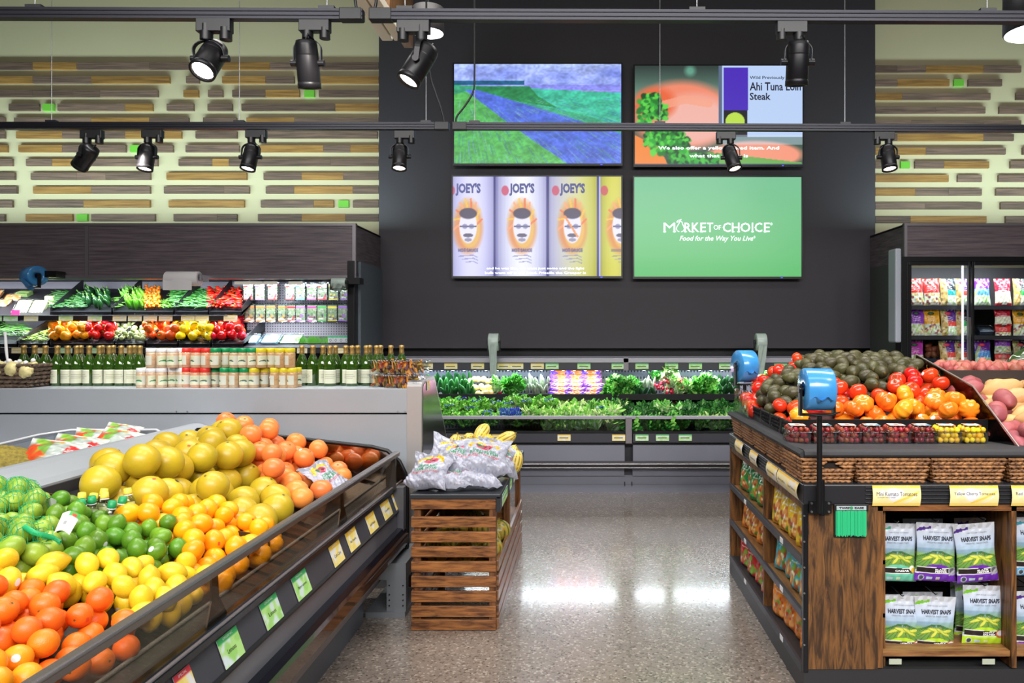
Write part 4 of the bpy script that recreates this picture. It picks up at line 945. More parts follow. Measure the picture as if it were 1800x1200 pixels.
K_gr = kind('grapefruit', fg, m_gr, .054, 'pinkish orange grapefruit heaped at the far end of the citrus case', 'grapefruit', 'grapefruit in the citrus case', n=24, mm=14, extras=[scar(fg, .054)], stickers=[((.3, -.6, .6), .2, M_sred, True), ((-.2, -.8, .5), .16, M_swh, False)])

def inpoly(x, y, pts):
    c = False; n = len(pts)
    for i in range(n):
        (x0, y0), (x1, y1) = pts[i], pts[(i+1) % n]
        if (y0 > y) != (y1 > y) and x < (x1-x0)*(y-y0)/(y1-y0)+x0: c = not c
    return c
def proj(x, y, z): return HX+F*x/y, HY-F*(z-CZ)/y
class Settle:
    """spheres dropped one after another on a bed: each comes to rest on what lies below it"""
    def __init__(s, bed): s.b = bed; s.p = []
    def drop(s, x, y, r, k=1.0):
        z = s.b(x, y)+r
        for (a, b, c, q) in s.p:
            d2 = (a-x)**2+(b-y)**2; R_ = (r+q)*k
            if d2 < R_*R_: z = max(z, c+math.sqrt(R_*R_-d2))
        s.p.append((x, y, z, r)); return z
def zc(x):
    t = min(1, max(0, (-1.2-x)/.9)); return .715+.25*math.sin(t*PI/2)
REG = [('none', [(122, 896), (126, 846), (250, 838), (250, 884), (208, 906)]),
 ('gr', [(385, 730), (420, 720), (760, 780), (760, 870), (690, 920), (600, 900), (555, 885), (510, 845), (455, 810), (405, 775)]),
 ('po', [(150, 856), (200, 790), (250, 750), (350, 730), (385, 745), (405, 775), (455, 810), (510, 845), (555, 885), (600, 900), (690, 920), (540, 1040), (500, 960), (480, 925), (440, 905), (380, 880), (300, 870), (230, 858)]),
 ('me', [(180, 900), (230, 850), (300, 870), (380, 880), (440, 905), (480, 925), (500, 960), (540, 1040), (420, 1100), (410, 1030), (340, 1000), (320, 960), (325, 930), (280, 915), (235, 905)]),
 ('li', [(60, 905), (100, 885), (140, 870), (180, 900), (235, 905), (280, 915), (325, 930), (320, 960), (270, 975), (200, 985), (150, 992), (95, 968), (100, 930)]),
 ('ln', [(-300, 850), (60, 850), (105, 880), (60, 905), (100, 930), (95, 968), (0, 978), (-300, 1000)]),
 ('ta', [(-300, 1128), (0, 1140), (60, 1150), (150, 1190), (200, 1300), (-300, 1500)]),
 ('le', [(-300, 1000), (0, 978), (95, 968), (150, 992), (200, 985), (270, 975), (320, 960), (340, 1000), (410, 1030), (420, 1100), (300, 1200), (215, 1085), (185, 1064), (150, 1060), (110, 1030), (70, 1012), (0, 1022), (-300, 1040)]),
 ('or', [(-300, 1040), (0, 1022), (70, 1012), (110, 1030), (150, 1060), (185, 1064), (215, 1085), (300, 1200), (100, 1400), (-300, 1500)])]
KR = {'gr': K_gr, 'po': K_po, 'me': K_me, 'li': K_li, 'ln': K_ln, 'ta': K_ta, 'le': K_le, 'or': K_or}
def region(x, y):
    z = zc(x)+.02; u, v = proj(x, y, z)
    for k, p in REG:
        if inpoly(u, v, p): return k
    return None
def bed(x, y):
    k = region(x, y); r = KR[k].r if k in KR else .034
    t = max(0, min(1, (-1.24-x)/.38)); return max(.56, zc(x)-(1.0+1.3*t if r > .05 else 1.5+.8*t)*r)
# bed under the fruit, so every fruit rests on something
mb = MB(); mb.grid(lambda u, v: (-1.215-u*.955, .9+v*3.55, min(bed(-1.215-u*.955, .9+v*3.55), bed(-1.215-u*.955+.03, .9+v*3.55))-.004), 20, 60, smooth=False)
mb.build('fruit_bed', M_blackp, CC)
S = Settle(bed)
RC = random.Random(11)
for kn in ('po', 'gr', 'or', 'ta', 'me', 'ln', 'li', 'le'):
    K = KR[kn]; r = K.r
    for layer in (0, 1, 2):
        pts = []; md = r*(1.76, 1.76, 2.0)[layer]; cell = {}
        for _ in range(int((26000, 20000, 5000)[layer]*(.034/r)**1.3)):
            x = RC.uniform(-2.17+r, -1.2-r*(.75, 1.0, 2.5)[layer]); y = RC.uniform(1.15, 4.48-r)
            k = (int(x/md), int(y/md))
            if any((a-x)**2+(b-y)**2 < md*md for i in (-1, 0, 1) for j in (-1, 0, 1) for a, b in cell.get((k[0]+i, k[1]+j), ())): continue
            if region(x, y) != kn: continue
            u, v = proj(x, y, zc(x))
            if u < -70 or v > 1275: continue
            cell.setdefault(k, []).append((x, y)); pts.append((x, y))
        for x, y in pts:
            if layer == 1 and kn == 'po' and RC.random() < .15: continue
            if layer == 2 and RC.random() < (.5 if kn in ('po', 'gr') else .45): continue
            z = S.drop(x, y, r, .92)
            lim = zc(x)+{'po': .085, 'gr': .10, 'ln': .06}.get(kn, .042)-(0 if kn not in ('po', 'gr') else .14*max(0, min(1, (x+1.7)/.45)))
            if z > lim: S.p.pop(); continue
            rot = rrot(RC) if kn not in ('po', 'gr') else Euler((RC.uniform(-.8, .8), RC.uniform(-.8, .8), RC.uniform(0, 6)))
            K.put((x, y, z), rot, RC.uniform(.94, 1.05), p=.3, R=RC)

# green net over the pale limes, twisted cord, paper tag
M_net = mat('green_netting', '21a86a', .5); net = MB(); pl = [q for q in S.p if region(q[0], q[1]) == 'ln' and abs(q[3]-.032) < .001]
def netz(x, y):
    z = zc(x)-.03
    for a, b, c, q in pl:
        d2 = (a-x)**2+(b-y)**2
        if d2 < (q*1.25)**2: z = max(z, c+math.sqrt(max(0, (q*1.12)**2-min(d2, (q*1.12)**2)))+.002)
    return z
xs = [q[0] for q in pl]; ys = [q[1] for q in pl]; x0, x1, y0, y1 = min(xs)-.03, max(xs)+.03, min(ys)-.03, max(ys)+.03
for s_ in (1, -1):
    n = int(((x1-x0)+(y1-y0))/.018)
    for i in range(n):
        path = []
        for k in range(80):
            q = k*.012; x = x0+q; y = (y0+i*.018-q) if s_ > 0 else (y1-i*.018+q)
            if x > x1 or region(x, y) != 'ln' or not (y0 < y < y1):
                if len(path) > 2: net.tube(path, .0009, 3, caps=False)
                path = []; continue
            path.append((x, y, netz(x, y)))
        if len(path) > 2: net.tube(path, .0009, 3, caps=False)
t = thing('net_bag', 'green mesh net bag holding pale limes at the left edge', 'net bag', ((x0+x1)/2, (y0+y1)/2, .85)); net.build('netting', M_net, t)
def onz(px, py, z):
    D = (CZ-z)*F/(py-HY); return Vector(((px-HX)*D/F, D, z))
tw = MB(); pa = [onz(44, 926, .965), onz(58, 935, .96), onz(75, 940, .95), onz(92, 945, .93), onz(105, 953, .915)]
tw.tube(pa, .0085, 8)
for k in range(26):
    s_ = k/25*(len(pa)-1.001); i = int(s_); p = pa[i].lerp(pa[i+1], s_-i); tw.cbox(p, (.005, .02, .006), Euler((.3, .9, .6)))
tw.build('gathered_cord', M_net, t)
cvp = Cv(20, 20, 'eceef2'); cvp.rect(.45, 1, .78, 1, '3fae4c'); cvp.ell(.75, .85, .14, .09, 'd0482c'); cvp.rect(.35, .55, .3, .5, '9a9aa0')
mb = MB(); A, B_, C_, D_ = onz(95, 936, .985), onz(122, 940, .975), onz(142, 905, .995), onz(110, 902, 1.0)
sheet(mb, cvp, lambda u, v: (A.lerp(B_, u)).lerp(D_.lerp(C_, u), v)+Vector((0, 0, .01*math.sin(PI*u))))
mb.build('paper_tag', M_card, t)
# small squeeze bottles of juice
jb = []
for col, hx in (('yellow', 'e4d24c'), ('green', '1f9a5c')):
    t = thing('juice_bottle', 'x', 'bottle', (0, 0, 0), None)
    MB().lathe([(.001, 0), (.019, 0), (.021, .005), (.021, .055), (.017, .068), (.011, .076), (.011, .084)], 16).build('bottle_body', clear('bottle_clear', 'dfe6e4', .12, .05), t)
    MB().lathe([(.001, .003), (.0185, .004), (.0185, .05), (.001, .052)], 14).build('juice', mat('%s_juice' % col, {'yellow': 'c9c58c', 'green': 'b2bd92'}[col], .3), t)
    MB().lathe([(.0145, .080), (.0145, .086), (.0125, .104), (.0001, .1045)], 18, fn=lambda p, u, a: Vector((p.x*(1+.03*math.cos(a*9)), p.y*(1+.03*math.cos(a*9)), p.z))).build('cap', mat(col+'_cap', hx, .4), t)
    MB().lathe([(.0148, .076), (.0148, .080)], 16).build('cap_ring', M_white, t); jb.append(Src(t))
for i, (c, px, py, lb) in enumerate([(0, 143, 866, 'leftmost yellow-capped'), (0, 157, 868, 'second yellow-capped'), (0, 176, 861, 'rearmost yellow-capped'), (0, 184, 867, 'yellow-capped middle'), (0, 231, 859, 'yellow-capped, lone right-hand'),
        (1, 151, 877, 'leftmost green-capped'), (1, 163, 872, 'second green-capped'), (1, 191, 881, 'third green-capped'), (1, 208, 875, 'rightmost green-capped')]):
    p = onz(px, py, .965); jb[c].put(p-Vector((0, 0, .1)), Euler((.12, .1, i)), None, lb+' small juice bottle tucked behind the limes', None)
MB().box(-1.93, -1.62, 2.55, 2.95, .80, .862).build('bottle_tray', M_blackp, CC)
cvp = Cv(24, 16, 'dfeede'); cvp.rect(0, 1, .8, 1, '8fd08a'); cvp.blobs(12, 0, 1, 0, .8, .1, ['e8f0ea', 'a8dc8c'], 3)
def card(name, c4, cv, label, cat, parent=None, m=M_card, lettering=()):
    A, B, C, D = [Vector(q) for q in c4]; t = thing(name, label, cat, A.lerp(C, .5)) if parent is None else parent
    n = (B-A).cross(D-A).normalized()*.0015; mb = MB(); f = lambda u, v, o=0: A.lerp(B, u).lerp(D.lerp(C, u), v)+n*o
    sheet(mb, cv, lambda u, v: f(u, v, 1)); mb.build('printed_face', m, t)
    bk = MB().add([f(0, 0, -.2), f(1, 0, -.2), f(1, 1, -.2), f(0, 1, -.2)]+[f(0, 0, .8), f(1, 0, .8), f(1, 1, .8), f(0, 1, .8)], [(0, 3, 2, 1), (0, 1, 5, 4), (1, 2, 6, 5), (2, 3, 7, 6), (3, 0, 4, 7)]); bk.build('card_back', M_white, t)
    for s, cx, cy, w, mt, kw in lettering:
        mb = MB(); text(mb, s, lambda x, y: f(x, y, 1.6), cx, cy, w=w, **kw); mb.build('lettering', mt, t)
    return t
card('price_card', [onz(68, 882, .95), onz(92, 903, .93), onz(112, 886, .95), onz(90, 874, .99)], cvp, 'green and white price card lying behind the netted limes', 'price card', lettering=[('Organic Limes', .5, .45, .7, M_ink, dict(h=.16))])
card('price_card', [onz(0, 889, .97), onz(40, 876, .97), onz(55, 866, .99), onz(0, 880, .99)], Cv(6, 4, 'e6e8ec'), 'white blank card leaning on the divider at the left edge', 'price card')
for q in (): pass
# left well behind the divider: jackfruit, bags of peppers, clear tray
fj = lambda d: Vector((d.x*1.35, d.y, d.z*.9))*.14
jk = bodymesh(lambda d: fj(d)*(1+.035*(math.sin(d.x*38)*math.sin(d.y*38+d.z*20)+math.sin(d.z*44))), 60, 40)
jk.move(Matrix.Translation((-2.93, 3.85, .86)) @ Euler((0, .2, .5)).to_matrix().to_4x4())
tag(jk.build('jackfruit', mat('jackfruit_rind', '8a7a2c', .75, var=.35, scale=60, bump=1, bscale=140)), 'large spiky brown-green jackfruit at the far left edge', 'jackfruit')
def pouch(w, h, T, cv, label, cat, name='snack_pouch', back='c8cad0', wr=.0015, seed=0, lettering=(), sealtop=.06, loc=(0, 0, 0), group=None, tm=M_printbag, pinch=.25):
    """filled bag: printed front facing -Y, plain back, sealed top; local z up from its foot"""
    def th(u, v):
        e = math.sin(PI*min(max(u, 0), 1)); b = min(1, v/.12)**.5 if v < .12 else 1; tp = min(1, max(0, (1-sealtop-v))/(.45))
        return T/2*(e**.55 if e > 0 else 0)*b*tp**.7
    def wx(u, v): return (u-.5)*w*(1-pinch*.12*math.sin(PI*v)+.03*math.cos(PI*2*v))
    def wn(u, v): return wr*(math.sin(u*17+seed+v*9)*math.sin(v*13+seed*2)+.7*math.sin(u*31-v*23+seed))
    fr = lambda u, v, o=0: Vector((wx(u, v), -th(u, v)-wn(u, v)*min(1, 6*min(u, 1-u)+.1)-o, v*h))
    bk = lambda u, v: Vector((wx(u, v), th(u, v), v*h))
    t = thing(name, label, cat, loc, group)
    mb = MB(); sheet(mb, cv, lambda u, v: fr(u, v)); mb.build('printed_front', tm, t, own=wpos(t))
    mb = MB(); mb.grid(bk, 10, 14); mb.grid(lambda u, v: fr(0, v).lerp(bk(0, v), u), 1, 14).grid(lambda u, v: fr(1, v).lerp(bk(1, v), u), 1, 14).grid(lambda u, v: fr(u, 0).lerp(bk(u, 0), v), 10, 1)
    mb.build('bag_back', mat('bag_back_'+back, back, .3, .3), t, own=wpos(t))
    for it in lettering:
        s, cx, cy, ww, mt = it[:5]; kw = it[5] if len(it) > 5 else {}
        mb = MB(); text(mb, s, lambda x, y: fr(min(max(x, 0), 1), min(max(y, 0), 1), .0018), cx, cy, w=ww, **kw); mb.build(it[6] if len(it) > 6 else 'lettering', mt, t, own=wpos(t))
    return t
cvb = Cv(44, 30, 'c0c6c0'); cvb.blobs(16, 0, .55, 0, .9, .12, ['e0542c', 'f09a2c', 'd8382c', '7fae3c'], 2, 1); cvb.poly([(.2, .5), (.5, .9), (.7, .5), (.45, .2)], '5fae4c', .8); cvb.rect(.45, .75, .2, .8, 'a4aea8'); cvb.poly([(.72, .2), (.75, .75), (.98, .7), (.95, .3)], 'c22c2c')
cvb.noise(.15, 3, 3, 3)
for i, (px, py, X_, rz, s_, lb) in enumerate([(80, 797, -2.72, .2, 1.0, 'clear bag of mini peppers beside the jackfruit, left well'), (118, 788, -2.70, .1, 1.0, 'clear printed bag of small peppers, second in the left well'), (188, 776, -2.62, -.15, 1.0, 'white and red printed vegetable bag behind the divider'), (160, 770, -2.85, .3, .9, 'small printed bag of peppers at the back of the left well'), (200, 757, -2.75, .0, .8, 'topmost white and red printed vegetable bag in the left well')]):
    s = (px-HX)/X_*-1 if 0 else (HX-px)/-X_; D = F/s; z = CZ-(py-HY)/s
    b = pouch(.26, .17, .09, cvb, lb, 'vegetable bag', 'vegetable_bag', seed=i, sealtop=.04, lettering=[('CANDY', .85, .52, .16, M_inkw), ('SWEETS', .85, .42, .18, M_inkw)])
    place(b, (X_, D, z-.06), Euler((-.9, .15, rz)), s_)
tr = thing('clear_tray', 'long clear plastic tray at the back of the left well', 'tray', (-2.9, 4.3, .8))
MB().prism([(3.75, .76), (3.75, .93), (4.6, .96), (4.6, .76)], 'x', -3.15, -3.145).prism([(3.75, .93), (4.6, .95), (4.6, .958), (3.75, .938)], 'x', -3.16, -3.12).box(-3.16, -2.5, 4.56, 4.575, .76, .965).build('tray_wall', M_plast, tr)
MB().box(-3.4, -2.5, 3.5, 4.6, .735, .76).build('tray_floor', M_plast, tr)
MB().tube([(-3.14, 3.6, .935), (-3.14, 4.4, .965), (-3.05, 4.55, .975), (-2.55, 4.56, .975), (-2.48, 4.5, .96)], .008, 8).build('tray_rim', mat('pale_tray_rim', 'c8ccd2', .3), tr)

# ---- price tags along the citrus case
def tagcv(c, org, seed=0):
    cv = Cv(26, 18, {'g': 'b9ea8e', 'y': 'f4e08a'}[c]); cv.blobs(14, 0, 1, 0, .85, .12, [{'g': 'dfeef4', 'y': 'e9e8ea'}[c], {'g': '9fdc70', 'y': 'f0d870'}[c]], seed, .85); cv.rect(0, 1, .82, 1, {'g': '3fb968', 'y': 'f0c030'}[c]); return cv
ctags = [('g', 377, 1133, 411.5, 1104, 'Lemons', 'first and nearest'), ('g', 452.5, 1071, 481.5, 1047.5, 'Limes', 'second'), ('g', 509, 1024, 533, 1005.5, 'Meyer Lemons', 'third'), ('y', 575, 970, 593, 956, 'Cara Cara', 'fourth'), ('y', 604, 946, 621, 933.5, 'Ruby Grapefruit', 'fifth'),
         ('y', 639.5, 917.5, 654, 906, 'Gold Pomelo', 'sixth'), ('y', 666, 896, 680, 885.5, 'Grapefruit', 'seventh'), ('y', 686, 879.5, 698.5, 871, 'Pomelo', 'eighth'), ('y', 300, 1196, 329, 1170, 'Oranges', 'price tag cut by the bottom edge of the view,')]
for c, ax, ay, bx, by, s, nth in ctags:
    # on the sloping tag rail: top edge x=-1.121,z=.618  bottom x=-1.090,z=.538
    def railp(px, xx, zz): D = xx*F/(px-HX); return Vector((xx+.003, D, zz))
    Da = -1.118*F/(ax-HX); Db = -1.118*F/(bx-HX)
    A, B_, C_, D_ = Vector((-1.083, Da, .536)), Vector((-1.083, Db, .536)), Vector((-1.114, Db, .622)), Vector((-1.114, Da, .622))
    cv = tagcv(c, 1, int(ax)); 
    if nth.startswith('price'): cv.rect(0, 1, .82, 1, 'd83c4c')
    card('price_tag', [A, B_, C_, D_], cv, ('green' if c == 'g' else 'yellow')+' tag on the citrus case rail, '+(nth+' from the camera' if not nth.startswith('price') else 'with red header, cut by the frame bottom'), 'price tag',
         lettering=[(s, .5, .45, .6 if len(s) > 7 else .42, M_ink, dict(h=.16)), ('ORGANIC' if c == 'g' else 'CONVENTIONAL', .5, .91, .5, M_inkw, dict(h=.08)), ] if not nth.startswith('price') else [('SPECIAL', .5, .91, .5, M_inkw, dict(h=.08))])
# ================================================================ bags and squash on the slatted stand
def potcv(seed):
    R = random.Random(seed); cv = Cv(72, 60, 'a2a5b4')
    for i in range(16):
        for j in range(12):
            cv.ell(.03+i*.063+R.uniform(-.004, .004), .04+j*.084, .008, .012, R.choice(['7c6488', '6c74a0', '9a6c74']), .8, soft=.8)
    cv.noise(.1, seed, 6, 6); cv.rect(.18, .82, .34, .64, 'adb0be', .8)
    for k in range(24):
        a = PI*(.12+.76*k/23); cv.ell(.5+.32*math.cos(a), .60+.30*math.sin(a), .035, .045, 'f2b824', 1)
    for k in range(10):
        a = PI*(.15+.7*k/9); cv.ell(.5+.33*math.cos(a), .60+.31*math.sin(a), .012, .014, 'c8402c', .9)
    cv.ell(.5, .74, .17, .10, 'c22c48', 1); cv.ell(.42, .78, .08, .06, '2f7a4c', .9); cv.ell(.55, .72, .08, .05, '3a2430', .8); cv.line([(.34, .68), (.45, .73), (.6, .68)], .02, 'e0607c')
    return cv
def potbag(seed, label, loc, rot, s=1.0, w=.3, h=.25, T=.13):
    L = [('ORGANIC', .5, .55, .52, M_inkg, dict(bold=.015)), ('FARM FRESH', .5, .45, .62, M_inkg, dict(bold=.015)), ('RUSSET POTATOES', .5, .36, .66, M_inkr, dict(bold=.01))]
    b = pouch(w, h, T, potcv(seed), label, 'potato bag', 'potato_bag', back='a4a8b6', wr=.0045, seed=seed*1.7, lettering=L, sealtop=.1, tm=vcol('printed_potato_bag', .3, bump=.9), pinch=1.6)
    R = random.Random(seed)
    for o in b.children:                                    # lumps and pinched corners
        for v in o.data.vertices:
            p = v.co; k = 1-.35*max(0, abs(p.x)/(w/2)-.6)*2
            n = math.sin(p.x*38+seed)*math.sin(p.z*34+seed*3)
            p.y = p.y*(1+.16*n)-.010*abs(math.sin(p.x*70+p.z*90+seed))*(abs(p.x)/w+abs(p.z/h-.5))
            p.z += .012*math.sin(p.x*25+seed*2)+.010*(abs(p.x)/(w/2))**3*(-1 if p.z > h/2 else 1)
        if len(o.data.polygons) > 800: o.data.polygons.foreach_set('use_smooth', [True]*len(o.data.polygons))
    return place(b, loc, rot, s)
ZT = .712
potbag(1, 'white printed potato bag lying flat at the front right of the stand', (-.585, 4.06, ZT+.02), Euler((-1.15, .02, .12)), .95, h=.24, T=.11)
potbag(2, 'white printed potato bag lying flat at the front, middle of the stand', (-.735, 4.05, ZT+.02), Euler((-1.15, 0, -.05)), .9, h=.24, T=.11)
potbag(3, 'white potato bag slumped over the front left corner of the stand', (-.858, 4.05, ZT+.015), Euler((-.62, .06, -.35)), .95, w=.27, h=.22)
potbag(4, 'white potato bag in the upper row, middle of the stand', (-.71, 4.14, ZT+.07), Euler((-.92, .02, -.10)), .95)
potbag(5, 'white potato bag in the upper row, right of the middle of the stand', (-.555, 4.13, ZT+.07), Euler((-.88, .05, .12)), 1.0, w=.31)
potbag(6, 'white potato bag propped highest, at the back left of the stand', (-.80, 4.27, ZT+.055), Euler((-.55, .38, .15)), .88, w=.29)
potbag(7, 'white potato bag at the back right edge of the stand', (-.50, 4.36, ZT+.045), Euler((-.8, .4, .5)), .95, w=.27)
potbag(8, 'white potato bag lying beneath the back row on the stand', (-.64, 4.36, ZT+.02), Euler((-1.1, 0, .1)), .95)
potbag(9, 'white printed bag behind the glass at the far end of the citrus case', (-1.27, 3.98, .72), Euler((-.9, -.1, 1.25)), .75, w=.3, h=.3, T=.11)
# striped delicata squash
def squash(name, L, r, c1, c2, c3, label, cat, group, ribs=10, amp=.10):
    def fn(d):
        t = math.atan2(d.y, d.z); q = 1+amp*(abs(math.cos(t*ribs/2))-.5); return Vector((d.x*L/2/r, d.y*q, d.z*q))*r
    def cf(d):
        t = math.atan2(d.y, d.z); a = abs(math.cos(t*ribs/2)); n = hsh(round(d.x*9), round(t*9)); c = rgb(c1)
        if a < .28: c = rgb(c2)
        elif a < .42 and n > .4: c = rgb(c3)
        return c
    st_ = ('stem', MB().cyl((L/2*.94, 0, 0), (L/2*1.1, 0, .004), r*.16, r*.12, n=8), mat('dry_squash_stem', '8a7434', .8))
    return kind(name, fn, vcol('squash_skin', .32, rnd=.06), r, label, cat, group, n=60, mm=20, extras=[st_], cf=cf)
K_de = squash('delicata_squash', .16, .042, 'e6c860', '7a6a20', 'c88a30', 'x', 'squash', None)
K_sd = squash('round_squash', .075, .036, 'd8b83c', '8a7a2c', 'd8b83c', 'x', 'squash', None, ribs=12, amp=.07)
K_ac = squash('kabocha_squash', .14, .075, 'a8963c', '3c4a22', 'b06a30', 'dark ribbed green and tan squash stacked inside the slatted stand', 'squash', 'kabocha squashes inside the stand', ribs=14, amp=.12)
def pz(px, py, D): return P(px, py, D)
for k, px, py, D, rot, s_, lb in [(0, 797, 785, 4.9, (0, -1.25, .3), 1.05, 'long yellow striped squash standing at the left of the squash heap'), (0, 826, 772, 4.95, (.3, .3, 1.45), .95, 'striped squash seen end-on, dark green stripes, left top of the heap'), (0, 847, 760, 4.9, (0, -.5, 1.2), 1.0, 'topmost tan striped squash of the heap on the stand'),
        (1, 839, 778, 4.85, (0, .2, 1.5), 1.0, 'small striped squash in the middle of the heap'), (1, 858, 772, 4.85, (0, .1, 1.5), .95, 'plain yellow round squash at the right of the heap'), (1, 823, 787, 4.8, (0, .2, 1.6), 1.1, 'striped squash at the bottom of the heap behind the bags'),
        (0, 888, 772, 4.95, (0, -.5, -.2), 1.0, 'long striped squash leaning right on the heap'), (0, 868, 782, 4.9, (0, -.1, .1), .9, 'yellow squash lying low at the right of the heap'), (0, 806, 798, 4.95, (0, 0, .4), 1, 'squash lying beneath the heap at left'), (0, 850, 795, 4.95, (0, 0, .2), 1, 'squash lying beneath the heap at center'),
        (0, 907, 812, 4.75, (0, -1.1, 1.2), .95, 'green and cream striped squash at the right edge of the stand top'), (0, 897, 800, 4.8, (0, -.9, .8), .9, 'yellow striped squash tucked behind the rightmost bag')]:
    (K_de if k == 0 else K_sd).put(pz(px, py, D), Euler(rot), s_, label=lb)
Rk = random.Random(3)
for i, (x, y) in enumerate([(-.80, 4.15), (-.64, 4.13), (-.525, 4.2), (-.72, 4.32), (-.56, 4.38), (-.82, 4.34), (-.66, 4.5), (-.52, 4.56)]):
    K_ac.put((x, y, .315+.062), Euler((Rk.uniform(-.3, .3), -1.57, Rk.uniform(0, 6))), Rk.uniform(.85, 1.0))
for i, (x, y) in enumerate([(-.72, 4.22), (-.56, 4.26), (-.64, 4.38)]):
    K_ac.put((x, y, .315+.165), Euler((Rk.uniform(-.3, .3), -1.57, Rk.uniform(0, 6))), .9)
tag(bodymesh(lambda d: Vector((d.x*.06, d.y*.06, d.z*.082)), 24, 16).build('yellow_melon', mat('melon_rind', 'd9c04c', .4, var=.08, scale=20, bump=.2), own=(-.505, 4.93, .40)), 'pale yellow melon on the right side shelf of the stand', 'melon')
tag(bodymesh(lambda d: Vector((d.x*.055, d.y*.065, d.z*.05))*(1+.04*math.cos(8*math.atan2(d.y, d.x))), 32, 16).build('acorn_squash', mat('acorn_skin', '34502c', .4, var=.2, scale=20), own=(-.508, 4.80, .366)), 'dark green acorn squash beside the yellow melon on the stand', 'squash')
for i, (y0, y1, h) in enumerate([(4.06, 4.32, 0), (4.46, 4.58, 0), (4.70, 4.82, 0)]):
    x = KX1+.0145; A, B_, C_, D_ = (x, y0, .635), (x, y1, .635), (x, y1, .695), (x, y0, .695)
    card('price_tag', [A, B_, C_, D_], tagcv('g', 1, i), 'pale green price tag, %s from the camera, on the stand edge' % ORD[i], 'price tag', lettering=[(['Russet Potatoes', 'Squash', 'Squash'][i], .5, .45, .7, M_ink, dict(h=.2))])
# ================================================================ goods on and in the right island
SX = lambda px: (px-HX)*IY0/F
# wicker baskets
def wicker(name, w, d, h, rows, nst, hole=False):
    """tapered basket: walls plaited from rows of short leaning strands, rolled dark rim"""
    t = thing(name, 'x', 'basket', (0, 0, 0), None); wall = MB(); R = random.Random(5)
    m = wood('wicker_strand', '40241a', 'bd8654', (14, 14, 14), .5, 3, (.3, .7))
    k = .88
    def corner(z): f = k+(1-k)*z/h; return w/2*f, d/2*f
    for r in range(rows):
        z = h*(r+.5)/rows; hx, hy = corner(z)
        for (ax, ay, bx, by) in ((-hx, -hy, hx, -hy), (hx, -hy, hx, hy), (-hx, hy, -hx, -hy), (hx, hy, -hx, hy)):
            L = math.hypot(bx-ax, by-ay); n = max(3, int(L/(w/nst)))
            for i in range(n):
                u = (i+.5)/n; x, y = ax+(bx-ax)*u, ay+(by-ay)*u
                if hole and ay == by == -hy and r in (rows-2, rows-3) and .42 < u < .72: continue
                tx, ty = (bx-ax)/L, (by-ay)/L; lean = .45*(1 if (r+i) % 2 == 0 else .8)*(1 if r % 2 else -1)
                a = Vector((x-tx*L/n*.75, y-ty*L/n*.75, z-lean*h/rows*.6)); b = Vector((x+tx*L/n*.75, y+ty*L/n*.75, z+lean*h/rows*.6))
                o = Vector((ty, -tx, 0))*.005; q = h/rows*.56*R.uniform(.85, 1.1)
                wall.tube([a, (a+b)/2+o, b], [q*.35, q, q*.35], 5, caps=False)
    hx, hy = corner(h*.5)
    wall.build('plaited_wall', m, t)
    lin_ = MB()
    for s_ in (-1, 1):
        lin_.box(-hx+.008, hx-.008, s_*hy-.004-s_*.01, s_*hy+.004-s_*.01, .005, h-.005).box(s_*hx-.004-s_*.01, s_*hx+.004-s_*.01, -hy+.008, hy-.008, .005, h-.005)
    lin_.box(-hx, hx, -hy, hy, 0, .008).build('shade_backing', mat('basket_shadow', '1c120c', .8), t)  # near-black backing, its colour stands in for shade inside the weave
    return t
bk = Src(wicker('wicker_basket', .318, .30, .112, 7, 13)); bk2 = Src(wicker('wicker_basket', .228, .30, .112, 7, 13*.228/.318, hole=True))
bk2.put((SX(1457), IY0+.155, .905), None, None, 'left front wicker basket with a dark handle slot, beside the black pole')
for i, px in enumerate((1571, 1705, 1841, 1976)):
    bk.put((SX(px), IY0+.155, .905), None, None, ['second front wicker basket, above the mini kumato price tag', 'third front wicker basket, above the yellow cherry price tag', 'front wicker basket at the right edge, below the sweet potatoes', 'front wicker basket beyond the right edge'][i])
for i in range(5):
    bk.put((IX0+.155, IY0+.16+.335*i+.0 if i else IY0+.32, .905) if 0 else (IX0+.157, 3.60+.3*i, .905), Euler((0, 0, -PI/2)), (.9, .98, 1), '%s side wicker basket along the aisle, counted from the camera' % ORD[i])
# black ribbed mat and inner bins
M_mat = mat('black_ribbed_mat', '2c2c30', .6, var=.25, scale=300, bump=.6, bscale=500)
t = thing('display_mat', 'black ribbed mat covering the baskets under the tomato packs', 'mat', (1.8, 3.5, 1.02))
MB().prism([(3.275, 1.018), (3.262, 1.03), (3.268, 1.046), (3.29, 1.052), (3.69, 1.03), (3.69, 1.018)], 'y' if 0 else 'x', IX0, 2.7).build('mat_front', M_mat, t, bevel=.003)
MB().prism([(.918, 1.02), (.912, 1.034), (.925, 1.046), (1.0, 1.04), (1.0, 1.02)], 'y', 3.28, 4.96).build('mat_side', M_mat, t)
lat = MB(); fy0, fy1 = 3.68, 4.78
for y0 in np.linspace(fy0, fy1, 6)[:-1]:
    y1 = y0+(fy1-fy0)/5-.012; lat.box(.985, .99, y0, y1, 1.03, 1.04).box(.985, .99, y0, y1, 1.115, 1.122).box(.985, .99, y0, y0+.006, 1.03, 1.12).box(.985, .99, y1-.006, y1, 1.03, 1.12)
    for q in np.linspace(y0, y1-.03, 9):
        lat.tube([(.987, q, 1.036), (.987, min(y1, q+.05), 1.118)], .003, 4).tube([(.987, min(y1, q+.05), 1.036), (.987, q, 1.118)], .003, 4)
t = thing('lattice_tray', 'black lattice-sided tray along the aisle edge of the tomato display', 'tray', (1.0, 4.2, 1.03)); lat.build('lattice_side', M_black, t)
